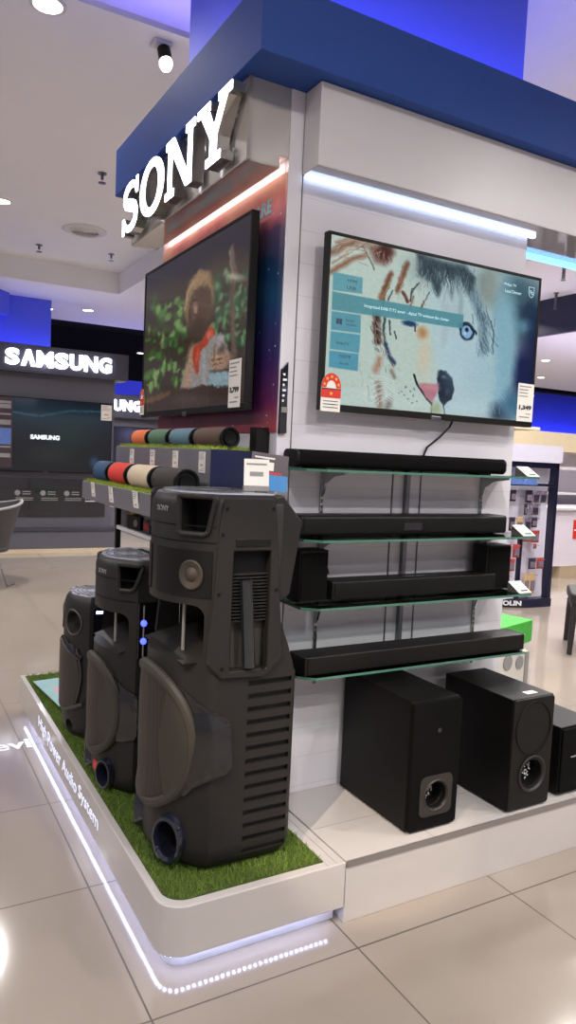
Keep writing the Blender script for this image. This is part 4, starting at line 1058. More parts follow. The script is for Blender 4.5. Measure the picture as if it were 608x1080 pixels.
    ('s',[(0.327,0.043),(0.328,0.07)],0.0042,(90,44,38),0.6,0.6),
    ('s',[(0.435,0.061),(0.455,0.09)],0.0042,(90,44,38),0.6,0.6),
    ('s',[(0.389,0.03),(0.39,0.055)],0.0042,(150,100,84),0.6,0.6),
    ('s',[(0.348,0.042),(0.349,0.063)],0.0042,(90,44,38),0.6,0.6),
    ('s',[(0.446,0.058),(0.461,0.082)],0.0043,(90,44,38),0.6,0.6),
    ('s',[(0.368,0.038),(0.368,0.076)],0.0042,(90,44,38),0.6,0.6),
    ('s',[(0.42,0.058),(0.431,0.074)],0.0042,(200,190,176),0.6,0.6),
    ('s',[(0.4,0.08),(0.407,0.111)],0.0042,(200,190,176),0.6,0.6),
    ('s',[(0.385,0.018),(0.382,0.042)],0.0042,(90,44,38),0.6,0.6),
    ('s',[(0.364,0.025),(0.372,0.046)],0.0042,(200,190,176),0.6,0.6),
    ('s',[(0.398,0.034),(0.391,0.072)],0.0042,(200,190,176),0.6,0.6),
    ('s',[(0.428,0.06),(0.438,0.082)],0.0042,(200,190,176),0.6,0.6),
    ('s',[(0.38,0.078),(0.423,0.098)],0.0042,(90,44,38),0.6,0.6),
    ('s',[(0.408,0.09),(0.425,0.116)],0.0042,(200,190,176),0.6,0.6),
    ('s',[(0.341,0.034),(0.348,0.066)],0.0042,(90,44,38),0.6,0.6),
    ('s',[(0.343,0.043),(0.348,0.062)],0.0042,(150,100,84),0.6,0.6),
    ('s',[(0.363,0.042),(0.349,0.064)],0.0042,(200,190,176),0.6,0.6),
    ('s',[(0.402,0.052),(0.399,0.072)],0.0042,(150,100,84),0.6,0.6),
    ('s',[(0.435,0.048),(0.461,0.063)],0.0042,(200,190,176),0.6,0.6),
    ('s',[(0.437,0.065),(0.452,0.093)],0.0042,(200,190,176),0.6,0.6),
    ('s',[(0.345,0.065),(0.361,0.091)],0.0042,(200,190,176),0.6,0.6),
    ('s',[(0.39,0.053),(0.396,0.079)],0.0042,(200,190,176),0.6,0.6),
    ('s',[(0.338,0.043),(0.354,0.076)],0.0042,(200,190,176),0.6,0.6),
    ('s',[(0.116,0.073),(0.18,0.033)],0.004,(214,214,200),0.6,0.6),
    ('s',[(0.109,0.142),(0.143,0.119)],0.004,(170,134,112),0.6,0.6),
    ('s',[(0.238,-0.01),(0.303,-0.028)],0.0041,(214,214,200),0.6,0.6),
    ('s',[(0.292,0.047),(0.343,0.016)],0.0041,(170,134,112),0.6,0.6),
    ('s',[(0.194,0.117),(0.263,0.099)],0.0041,(170,134,112),0.6,0.6),
    ('s',[(0.251,0.095),(0.329,0.079)],0.0041,(170,134,112),0.6,0.6),
    ('s',[(0.242,0.08),(0.296,0.063)],0.0041,(170,134,112),0.6,0.6),
    ('s',[(0.172,0.026),(0.238,-0.013)],0.0041,(170,134,112),0.6,0.6),
    ('s',[(0.186,0.008),(0.252,-0.033)],0.0041,(214,214,200),0.6,0.6),
    ('s',[(0.112,0.086),(0.173,0.055)],0.004,(214,214,200),0.6,0.6),
    ('s',[(0.272,0.024),(0.324,-0.006)],0.0041,(214,214,200),0.6,0.6),
    ('s',[(0.278,0.062),(0.321,0.043)],0.0041,(170,134,112),0.6,0.6),
    ('s',[(0.107,0.121),(0.167,0.103)],0.004,(170,134,112),0.6,0.6),
    ('s',[(0.063,0.127),(0.127,0.113)],0.004,(170,134,112),0.6,0.6),
    ('s',[(0.323,0.063),(0.377,0.037)],0.0042,(214,214,200),0.6,0.6),
    ('s',[(0.109,0.086),(0.181,0.06)],0.004,(170,134,112),0.6,0.6),
    ('s',[(0.262,0.025),(0.301,0.021)],0.0041,(170,134,112),0.6,0.6),
    ('s',[(0.096,0.109),(0.158,0.082)],0.004,(170,134,112),0.6,0.6),
    ('s',[(0.187,0.061),(0.225,0.053)],0.0041,(214,214,200),0.6,0.6),
    ('s',[(0.034,0.095),(0.064,0.057)],0.004,(214,214,200),0.6,0.6),
    ('s',[(0.285,0.06),(0.336,0.031)],0.0041,(170,134,112),0.6,0.6),
    ('s',[(0.145,0.089),(0.178,0.06)],0.0041,(170,134,112),0.6,0.6),
    ('s',[(0.224,0.072),(0.285,0.036)],0.0041,(214,214,200),0.6,0.6),
    ('s',[(0.202,-0.003),(0.27,-0.024)],0.0041,(214,214,200),0.6,0.6),
    ('s',[(0.207,0.132),(0.272,0.136)],0.0041,(170,134,112),0.6,0.6),
    ('s',[(0.228,0.078),(0.267,0.068)],0.0041,(170,134,112),0.6,0.6),
    ('s',[(0.231,0.082),(0.284,0.068)],0.0041,(214,214,200),0.6,0.6),
    ('s',[(0.132,0.086),(0.177,0.071)],0.004,(214,214,200),0.6,0.6),
    ('s',[(0.16,0.061),(0.193,0.043)],0.0041,(214,214,200),0.6,0.6),
    ('s',[(0.238,0.051),(0.269,0.031)],0.0041,(214,214,200),0.6,0.6),
    ('s',[(0.397,0.532),(0.427,0.571)],0.0043,(210,222,212),0.6,0.6),
    ('s',[(0.391,0.558),(0.423,0.579)],0.0042,(190,160,140),0.6,0.6),
    ('s',[(0.393,0.648),(0.441,0.668)],0.0043,(190,160,140),0.6,0.6),
    ('s',[(0.4,0.514),(0.442,0.542)],0.0043,(210,222,212),0.6,0.6),
    ('s',[(0.377,0.6),(0.409,0.634)],0.0042,(210,222,212),0.6,0.6),
    ('s',[(0.374,0.504),(0.399,0.517)],0.0042,(210,222,212),0.6,0.6),
    ('s',[(0.472,0.736),(0.506,0.774)],0.0043,(190,160,140),0.6,0.6),
    ('s',[(0.391,0.518),(0.427,0.551)],0.0042,(84,66,60),0.6,0.6),
    ('s',[(0.44,0.652),(0.447,0.682)],0.0043,(190,160,140),0.6,0.6),
    ('s',[(0.548,0.733),(0.573,0.756)],0.0044,(190,160,140),0.6,0.6),
    ('s',[(0.387,0.552),(0.408,0.58)],0.0042,(84,66,60),0.6,0.6),
    ('s',[(0.38,0.609),(0.387,0.634)],0.0042,(210,222,212),0.6,0.6),
    ('s',[(0.454,0.73),(0.468,0.77)],0.0043,(60,74,92),0.6,0.6),
    ('s',[(0.451,0.634),(0.492,0.657)],0.0043,(60,74,92),0.6,0.6),
    ('s',[(0.444,0.702),(0.464,0.719)],0.0043,(210,222,212),0.6,0.6),
    ('s',[(0.43,0.647),(0.447,0.666)],0.0043,(60,74,92),0.6,0.6),
    ('s',[(0.412,0.503),(0.43,0.527)],0.0043,(84,66,60),0.6,0.6),
    ('s',[(0.36,0.568),(0.375,0.596)],0.0042,(210,222,212),0.6,0.6),
    ('s',[(0.397,0.531),(0.443,0.551)],0.0043,(190,160,140),0.6,0.6),
    ('s',[(0.412,0.587),(0.431,0.604)],0.0043,(84,66,60),0.6,0.6),
    ('s',[(0.419,0.553),(0.452,0.584)],0.0043,(210,222,212),0.6,0.6),
    ('s',[(0.445,0.639),(0.456,0.66)],0.0043,(84,66,60),0.6,0.6),
    ('s',[(0.407,0.598),(0.416,0.641)],0.0043,(210,222,212),0.6,0.6),
    ('s',[(0.398,0.609),(0.412,0.649)],0.0043,(84,66,60),0.6,0.6),
    ('s',[(0.412,0.612),(0.463,0.637)],0.0043,(210,222,212),0.6,0.6),
    ('s',[(0.474,0.716),(0.491,0.733)],0.0043,(190,160,140),0.6,0.6),
    ('s',[(0.374,0.546),(0.394,0.579)],0.0042,(210,222,212),0.6,0.6),
    ('s',[(0.35,0.445),(0.379,0.484)],0.0042,(190,160,140),0.6,0.6),
    ('s',[(0.364,0.464),(0.395,0.492)],0.0042,(210,222,212),0.6,0.6),
    ('s',[(0.41,0.648),(0.422,0.673)],0.0043,(210,222,212),0.6,0.6),
    ('s',[(0.416,0.641),(0.442,0.656)],0.0043,(210,222,212),0.6,0.6),
    ('s',[(0.462,0.655),(0.488,0.694)],0.0043,(60,74,92),0.6,0.6),
    ('s',[(0.316,0.533),(0.349,0.567)],0.0042,(210,222,212),0.6,0.6),
    ('s',[(0.38,0.515),(0.393,0.544)],0.0042,(84,66,60),0.6,0.6),
    ('s',[(0.331,0.542),(0.343,0.58)],0.0042,(210,222,212),0.6,0.6),
    ('s',[(0.457,0.648),(0.478,0.69)],0.0043,(210,222,212),0.6,0.6),
    ('s',[(0.379,0.462),(0.41,0.494)],0.0042,(190,160,140),0.6,0.6),
    ('s',[(0.424,0.513),(0.447,0.541)],0.0043,(60,74,92),0.6,0.6),
    ('s',[(0.455,0.648),(0.492,0.661)],0.0043,(210,222,212),0.6,0.6),
    ('s',[(0.4,0.699),(0.409,0.737)],0.0043,(60,74,92),0.6,0.6),
    ('s',[(0.438,0.633),(0.469,0.655)],0.0043,(190,160,140),0.6,0.6),
    ('s',[(0.363,0.632),(0.4,0.651)],0.0042,(60,74,92),0.6,0.6),
    ('s',[(0.386,0.541),(0.404,0.568)],0.0042,(60,74,92),0.6,0.6),
    ('s',[(0.494,0.69),(0.51,0.727)],0.0043,(60,74,92),0.6,0.6),
    ('s',[(0.386,0.614),(0.42,0.63)],0.0042,(190,160,140),0.6,0.6),
    ('s',[(0.498,0.718),(0.531,0.756)],0.0043,(190,160,140),0.6,0.6),
    ('s',[(0.48,0.716),(0.502,0.75)],0.0043,(190,160,140),0.6,0.6),
    ('s',[(0.401,0.522),(0.423,0.557)],0.0043,(210,222,212),0.6,0.6),
    ('s',[(0.362,0.43),(0.389,0.459)],0.0042,(60,74,92),0.6,0.6),
    ('s',[(0.356,0.62),(0.401,0.645)],0.0042,(84,66,60),0.6,0.6),
    ('s',[(0.52,0.804),(0.54,0.835)],0.0044,(190,160,140),0.6,0.6),
    ('s',[(0.431,0.666),(0.435,0.69)],0.0043,(190,160,140),0.6,0.6),
    ('s',[(0.389,0.538),(0.414,0.565)],0.0042,(210,222,212),0.6,0.6),
    ('s',[(0.419,0.628),(0.433,0.653)],0.0043,(84,66,60),0.6,0.6),
    ('s',[(0.39,0.482),(0.404,0.509)],0.0042,(60,74,92),0.6,0.6),
    ('s',[(0.408,0.654),(0.429,0.678)],0.0043,(210,222,212),0.6,0.6),
    ('s',[(0.511,0.715),(0.527,0.737)],0.0043,(210,222,212),0.6,0.6),
    ('s',[(0.38,0.518),(0.414,0.549)],0.0042,(84,66,60),0.6,0.6),
    ('s',[(0.485,0.701),(0.524,0.734)],0.0043,(84,66,60),0.6,0.6),
    ('s',[(0.369,0.525),(0.401,0.548)],0.0042,(84,66,60),0.6,0.6),
    ('s',[(0.843,0.044),(0.86,0.093)],0.0049,(90,114,124),0.6,0.6),
    ('s',[(0.783,0.102),(0.794,0.14)],0.0049,(40,58,68),0.6,0.6),
    ('s',[(0.757,0.096),(0.752,0.133)],0.0049,(90,114,124),0.6,0.6),
    ('s',[(0.833,0.088),(0.832,0.135)],0.0049,(160,186,192),0.6,0.6),
    ('s',[(0.83,0.117),(0.828,0.16)],0.0049,(40,58,68),0.6,0.6),
    ('s',[(0.92,0.118),(0.933,0.16)],0.005,(90,114,124),0.6,0.6),
    ('s',[(0.889,0.14),(0.915,0.197)],0.005,(160,186,192),0.6,0.6),
    ('s',[(0.984,0.051),(1.002,0.081)],0.0051,(40,58,68),0.6,0.6),
    ('s',[(0.889,0.091),(0.879,0.134)],0.005,(40,58,68),0.6,0.6),
    ('s',[(0.976,0.121),(0.97,0.178)],0.0051,(160,186,192),0.6,0.6),
    ('s',[(0.731,0.121),(0.718,0.169)],0.0049,(160,186,192),0.6,0.6),
    ('s',[(0.849,0.096),(0.828,0.164)],0.005,(160,186,192),0.6,0.6),
    ('s',[(0.773,0.071),(0.774,0.143)],0.0049,(40,58,68),0.6,0.6),
    ('s',[(0.764,0.094),(0.786,0.135)],0.0049,(90,114,124),0.6,0.6),
    ('s',[(0.921,0.136),(0.93,0.171)],0.005,(40,58,68),0.6,0.6),
    ('s',[(0.901,0.096),(0.928,0.147)],0.005,(90,114,124),0.6,0.6),
    ('s',[(0.944,0.081),(0.952,0.126)],0.005,(90,114,124),0.6,0.6),
    ('s',[(0.761,0.064),(0.76,0.112)],0.0049,(40,58,68),0.6,0.6),
    ('s',[(0.843,0.111),(0.847,0.181)],0.005,(90,114,124),0.6,0.6),
    ('s',[(1.021,0.091),(1.004,0.166)],0.0051,(40,58,68),0.6,0.6),
    ('s',[(0.817,0.075),(0.818,0.115)],0.0049,(160,186,192),0.6,0.6),
    ('s',[(0.898,0.105),(0.894,0.172)],0.005,(90,114,124),0.6,0.6),
    ('s',[(0.788,0.073),(0.833,0.114)],0.0049,(90,114,124),0.6,0.6),
    ('s',[(0.95,0.069),(0.959,0.122)],0.005,(40,58,68),0.6,0.6),
    ('s',[(1.002,0.085),(1.01,0.12)],0.0051,(160,186,192),0.6,0.6),
    ('s',[(1.039,0.058),(1.026,0.112)],0.0051,(40,58,68),0.6,0.6),
    ('s',[(0.936,0.065),(0.963,0.118)],0.005,(90,114,124),0.6,0.6),
    ('s',[(0.883,0.113),(0.893,0.16)],0.005,(40,58,68),0.6,0.6),
    ('s',[(1.082,0.115),(1.091,0.162)],0.0051,(90,114,124),0.6,0.6),
    ('s',[(0.954,0.115),(0.947,0.167)],0.005,(90,114,124),0.6,0.6),
    ('s',[(0.849,0.056),(0.853,0.101)],0.005,(90,114,124),0.6,0.6),
    ('s',[(0.757,0.117),(0.771,0.149)],0.0049,(90,114,124),0.6,0.6),
    ('s',[(1.016,0.082),(1.002,0.128)],0.0051,(90,114,124),0.6,0.6),
    ('s',[(0.68,0.108),(0.666,0.144)],0.0048,(160,186,192),0.6,0.6),
    ('s',[(0.798,0.119),(0.79,0.157)],0.0049,(40,58,68),0.6,0.6),
    ('s',[(1.051,0.054),(1.067,0.1)],0.0051,(160,186,192),0.6,0.6),
    ('s',[(0.837,0.086),(0.863,0.124)],0.0049,(90,114,124),0.6,0.6),
    ('s',[(0.711,0.065),(0.716,0.125)],0.0048,(90,114,124),0.6,0.6),
    ('s',[(0.991,0.091),(0.984,0.161)],0.0051,(160,186,192),0.6,0.6),
    ('s',[(1.092,0.074),(1.085,0.128)],0.0051,(160,186,192),0.6,0.6),
    ('s',[(0.85,0.089),(0.86,0.133)],0.005,(160,186,192),0.6,0.6),
    ('s',[(1.007,0.139),(1.021,0.204)],0.0051,(40,58,68),0.6,0.6),
    ('s',[(1.147,0.018),(1.155,0.081)],0.0052,(40,58,68),0.6,0.6),
    ('s',[(0.8,0.101),(0.807,0.152)],0.0049,(40,58,68),0.6,0.6),
    ('s',[(0.752,0.125),(0.756,0.196)],0.0049,(40,58,68),0.6,0.6),
    ('s',[(0.756,0.089),(0.727,0.144)],0.0049,(160,186,192),0.6,0.6),
    ('s',[(0.88,0.097),(0.891,0.165)],0.005,(40,58,68),0.6,0.6),
    ('s',[(0.794,0.093),(0.811,0.121)],0.0049,(40,58,68),0.6,0.6),
    ('s',[(0.844,0.085),(0.872,0.115)],0.005,(160,186,192),0.6,0.6),
    ('s',[(0.731,0.082),(0.719,0.131)],0.0049,(40,58,68),0.6,0.6),
    ('s',[(0.698,0.036),(0.694,0.081)],0.0048,(160,186,192),0.6,0.6),
    ('s',[(1.029,0.091),(1.02,0.131)],0.0051,(160,186,192),0.6,0.6),
    ('s',[(0.967,0.083),(0.98,0.122)],0.005,(90,114,124),0.6,0.6),
    ('s',[(1.058,0.113),(1.043,0.166)],0.0051,(40,58,68),0.6,0.6),
    ('s',[(0.788,0.107),(0.782,0.15)],0.0049,(160,186,192),0.6,0.6),
    ('s',[(0.94,0.067),(0.938,0.124)],0.005,(90,114,124),0.6,0.6),
    ('s',[(1.053,0.098),(1.056,0.136)],0.0051,(40,58,68),0.6,0.6),
    ('s',[(1.103,0.103),(1.106,0.151)],0.0052,(160,186,192),0.6,0.6),
    ('s',[(0.853,0.122),(0.861,0.168)],0.005,(90,114,124),0.6,0.6),
    ('s',[(0.815,0.101),(0.817,0.169)],0.0049,(40,58,68),0.6,0.6),
    ('s',[(1.244,0.396),(1.272,0.424)],0.0053,(190,214,222),0.6,0.6),
    ('s',[(1.306,0.375),(1.321,0.421)],0.0053,(190,214,222),0.6,0.6),
    ('s',[(1.175,0.267),(1.194,0.3)],0.0052,(150,180,192),0.6,0.6),
    ('s',[(1.244,0.388),(1.249,0.441)],0.0053,(190,214,222),0.6,0.6),
    ('s',[(1.237,0.425),(1.244,0.479)],0.0053,(150,180,192),0.6,0.6),
    ('s',[(1.297,0.494),(1.347,0.531)],0.0053,(80,108,124),0.6,0.6),
    ('s',[(1.219,0.362),(1.225,0.388)],0.0053,(190,214,222),0.6,0.6),
    ('s',[(1.209,0.245),(1.233,0.273)],0.0052,(150,180,192),0.6,0.6),
    ('s',[(1.151,0.291),(1.165,0.333)],0.0052,(190,214,222),0.6,0.6),
    ('s',[(1.177,0.228),(1.184,0.278)],0.0052,(190,214,222),0.6,0.6),
    ('s',[(1.272,0.3),(1.311,0.335)],0.0053,(80,108,124),0.6,0.6),
    ('s',[(1.255,0.334),(1.269,0.357)],0.0053,(80,108,124),0.6,0.6),
    ('s',[(1.23,0.478),(1.254,0.499)],0.0053,(150,180,192),0.6,0.6),
    ('s',[(1.251,0.358),(1.273,0.397)],0.0053,(150,180,192),0.6,0.6),
    ('s',[(1.263,0.443),(1.299,0.491)],0.0053,(190,214,222),0.6,0.6),
    ('s',[(1.25,0.473),(1.276,0.508)],0.0053,(190,214,222),0.6,0.6),
    ('s',[(1.252,0.499),(1.265,0.529)],0.0053,(80,108,124),0.6,0.6),
    ('s',[(1.228,0.371),(1.241,0.401)],0.0053,(190,214,222),0.6,0.6),
    ('s',[(1.227,0.282),(1.253,0.334)],0.0053,(80,108,124),0.6,0.6),
    ('s',[(1.277,0.453),(1.275,0.502)],0.0053,(80,108,124),0.6,0.6),
    ('s',[(1.283,0.475),(1.31,0.515)],0.0053,(80,108,124),0.6,0.6),
    ('s',[(1.21,0.32),(1.221,0.347)],0.0053,(150,180,192),0.6,0.6),
    ('s',[(1.247,0.44),(1.264,0.469)],0.0053,(150,180,192),0.6,0.6),
    ('s',[(1.258,0.3),(1.284,0.352)],0.0053,(190,214,222),0.6,0.6),
    ('s',[(1.301,0.425),(1.326,0.446)],0.0053,(150,180,192),0.6,0.6),
    ('s',[(1.226,0.312),(1.236,0.349)],0.0053,(80,108,124),0.6,0.6),
    ('s',[(1.274,0.441),(1.289,0.468)],0.0053,(150,180,192),0.6,0.6),
    ('s',[(1.247,0.376),(1.265,0.414)],0.0053,(150,180,192),0.6,0.6),
    ('s',[(1.271,0.393),(1.28,0.423)],0.0053,(80,108,124),0.6,0.6),
    ('s',[(1.239,0.319),(1.241,0.359)],0.0053,(190,214,222),0.6,0.6),
    ('s',[(1.158,0.325),(1.167,0.352)],0.0052,(190,214,222),0.6,0.6),
    ('s',[(1.234,0.265),(1.263,0.291)],0.0053,(190,214,222),0.6,0.6),
    ('s',[(1.23,0.484),(1.274,0.528)],0.0053,(80,108,124),0.6,0.6),
    ('s',[(1.188,0.281),(1.193,0.309)],0.0052,(190,214,222),0.6,0.6),
    ('s',[(1.328,0.513),(1.355,0.551)],0.0054,(80,108,124),0.6,0.6),
    ('s',[(1.197,0.354),(1.218,0.397)],0.0052,(190,214,222),0.6,0.6),
    ('s',[(1.217,0.343),(1.231,0.366)],0.0053,(190,214,222),0.6,0.6),
    ('s',[(1.253,0.55),(1.274,0.594)],0.0053,(150,180,192),0.6,0.6),
    ('s',[(1.297,0.53),(1.324,0.578)],0.0053,(80,108,124),0.6,0.6),
    ('s',[(1.277,0.326),(1.271,0.373)],0.0053,(80,108,124),0.6,0.6),
    ('s',[(1.275,0.419),(1.286,0.446)],0.0053,(80,108,124),0.6,0.6),
    ('s',[(1.302,0.501),(1.322,0.539)],0.0053,(80,108,124),0.6,0.6),
    ('s',[(1.284,0.424),(1.287,0.452)],0.0053,(150,180,192),0.6,0.6),
    ('s',[(1.242,0.481),(1.275,0.52)],0.0053,(150,180,192),0.6,0.6),
    ('s',[(1.253,0.402),(1.256,0.455)],0.0053,(190,214,222),0.6,0.6),
    ('s',[(1.275,0.35),(1.288,0.379)],0.0053,(190,214,222),0.6,0.6),
    ('s',[(1.146,0.222),(1.166,0.276)],0.0052,(190,214,222),0.6,0.6),
    ('s',[(1.248,0.453),(1.278,0.49)],0.0053,(190,214,222),0.6,0.6),
    ('s',[(1.241,0.297),(1.259,0.351)],0.0053,(80,108,124),0.6,0.6),
    ('s',[(1.269,0.505),(1.319,0.544)],0.0053,(80,108,124),0.6,0.6),
    ('s',[(1.25,0.345),(1.269,0.376)],0.0053,(190,214,222),0.6,0.6),
    ('s',[(1.251,0.44),(1.259,0.467)],0.0053,(190,214,222),0.6,0.6),
    ('s',[(1.272,0.446),(1.299,0.47)],0.0053,(150,180,192),0.6,0.6),
    ('s',[(1.245,0.422),(1.261,0.464)],0.0053,(150,180,192),0.6,0.6),
    ('s',[(1.246,0.473),(1.259,0.503)],0.0053,(80,108,124),0.6,0.6),
    ('s',[(1.277,0.481),(1.303,0.514)],0.0053,(80,108,124),0.6,0.6),
    ('s',[(1.278,0.557),(1.289,0.603)],0.0053,(150,180,192),0.6,0.6),
    ('s',[(1.199,0.259),(1.206,0.291)],0.0052,(80,108,124),0.6,0.6),
    ('s',[(1.134,0.24),(1.158,0.26)],0.0052,(150,180,192),0.6,0.6),
    ('s',[(1.219,0.276),(1.239,0.313)],0.0053,(150,180,192),0.6,0.6),
    ('s',[(1.441,0.645),(1.493,0.694)],0.0055,(130,180,204),0.6,0.6),
    ('s',[(1.455,0.742),(1.437,0.805)],0.0055,(180,214,228),0.6,0.6),
    ('s',[(1.407,0.801),(1.424,0.845)],0.0055,(130,180,204),0.6,0.6),
    ('s',[(1.422,0.739),(1.441,0.803)],0.0055,(180,214,228),0.6,0.6),
    ('s',[(1.388,0.935),(1.398,0.969)],0.0054,(130,180,204),0.6,0.6),
    ('s',[(1.448,0.85),(1.486,0.911)],0.0055,(130,180,204),0.6,0.6),
    ('s',[(1.417,0.667),(1.437,0.713)],0.0054,(180,214,228),0.6,0.6),
    ('s',[(1.507,0.668),(1.524,0.725)],0.0055,(130,180,204),0.6,0.6),
    ('s',[(1.356,0.793),(1.403,0.845)],0.0054,(180,214,228),0.6,0.6),
    ('s',[(1.468,0.92),(1.477,0.967)],0.0055,(130,180,204),0.6,0.6),
    ('s',[(1.408,0.917),(1.43,0.964)],0.0055,(180,214,228),0.6,0.6),
    ('s',[(1.436,0.814),(1.509,0.857)],0.0055,(180,214,228),0.6,0.6),
    ('s',[(1.372,0.723),(1.424,0.74)],0.0054,(180,214,228),0.6,0.6),
    ('s',[(1.402,0.772),(1.423,0.812)],0.0054,(180,214,228),0.6,0.6),
    ('s',[(1.495,0.807),(1.523,0.844)],0.0055,(180,214,228),0.6,0.6),
    ('s',[(1.398,0.773),(1.41,0.811)],0.0054,(180,214,228),0.6,0.6),
    ('s',[(1.419,0.856),(1.458,0.889)],0.0055,(180,214,228),0.6,0.6),
    ('s',[(1.468,0.773),(1.459,0.809)],0.0055,(180,214,228),0.6,0.6),
    ('s',[(1.339,0.628),(1.341,0.682)],0.0054,(130,180,204),0.6,0.6),
    ('s',[(1.413,0.668),(1.432,0.71)],0.0054,(130,180,204),0.6,0.6),
    ('s',[(1.329,0.603),(1.34,0.652)],0.0054,(180,214,228),0.6,0.6),
    ('s',[(1.398,0.712),(1.432,0.756)],0.0054,(180,214,228),0.6,0.6),
    ('s',[(1.316,0.84),(1.337,0.905)],0.0054,(180,214,228),0.6,0.6),
    ('s',[(1.384,0.873),(1.378,0.917)],0.0054,(130,180,204),0.6,0.6),
    ('s',[(0.533,0.825),(0.45,0.8),(0.354,0.799)],0.0035,(238,248,244),0.5,0.9),
    ('s',[(0.534,0.843),(0.451,0.817),(0.356,0.833)],0.0035,(238,248,244),0.5,0.9),
    ('s',[(0.536,0.861),(0.452,0.833),(0.359,0.867)],0.0035,(238,248,244),0.5,0.9),
    ('s',[(0.537,0.879),(0.453,0.85),(0.359,0.867)],0.0035,(238,248,244),0.5,0.9),
    ('s',[(0.539,0.896),(0.455,0.866),(0.362,0.9)],0.0035,(238,248,244),0.5,0.9),
    ('s',[(0.54,0.914),(0.456,0.883),(0.364,0.934)],0.0035,(238,248,244),0.5,0.9),
    ('s',[(0.541,0.932),(0.457,0.899),(0.364,0.934)],0.0035,(238,248,244),0.5,0.9),
    ('s',[(0.543,0.95),(0.459,0.915),(0.367,0.968)],0.0035,(238,248,244),0.5,0.9),
    ('s',[(0.544,0.968),(0.46,0.932),(0.369,1.002)],0.0035,(238,248,244),0.5,0.9)]
PIC_CAPTION_BOXES = [('p',[(0.026,0.216),(0.244,0.217),(0.247,0.315),(0.028,0.324)],(104,172,186),0.003,0.93),
    ('p',[(0.027,0.33),(0.248,0.332),(0.617,0.331),(0.94,0.332),(1.081,0.33),(1.083,0.421),(0.948,0.424),(0.624,0.427),(0.244,0.436),(0.029,0.439)],(90,158,170),0.003,0.9),
    ('p',[(0.028,0.447),(0.244,0.443),(0.249,0.553),(0.031,0.557)],(98,168,186),0.003,0.95),
    ('p',[(0.029,0.565),(0.249,0.561),(0.246,0.674),(0.029,0.671)],(98,170,190),0.003,0.95),
    ('p',[(0.026,0.68),(0.243,0.679),(0.243,0.784),(0.028,0.78)],(90,166,192),0.003,0.95)]
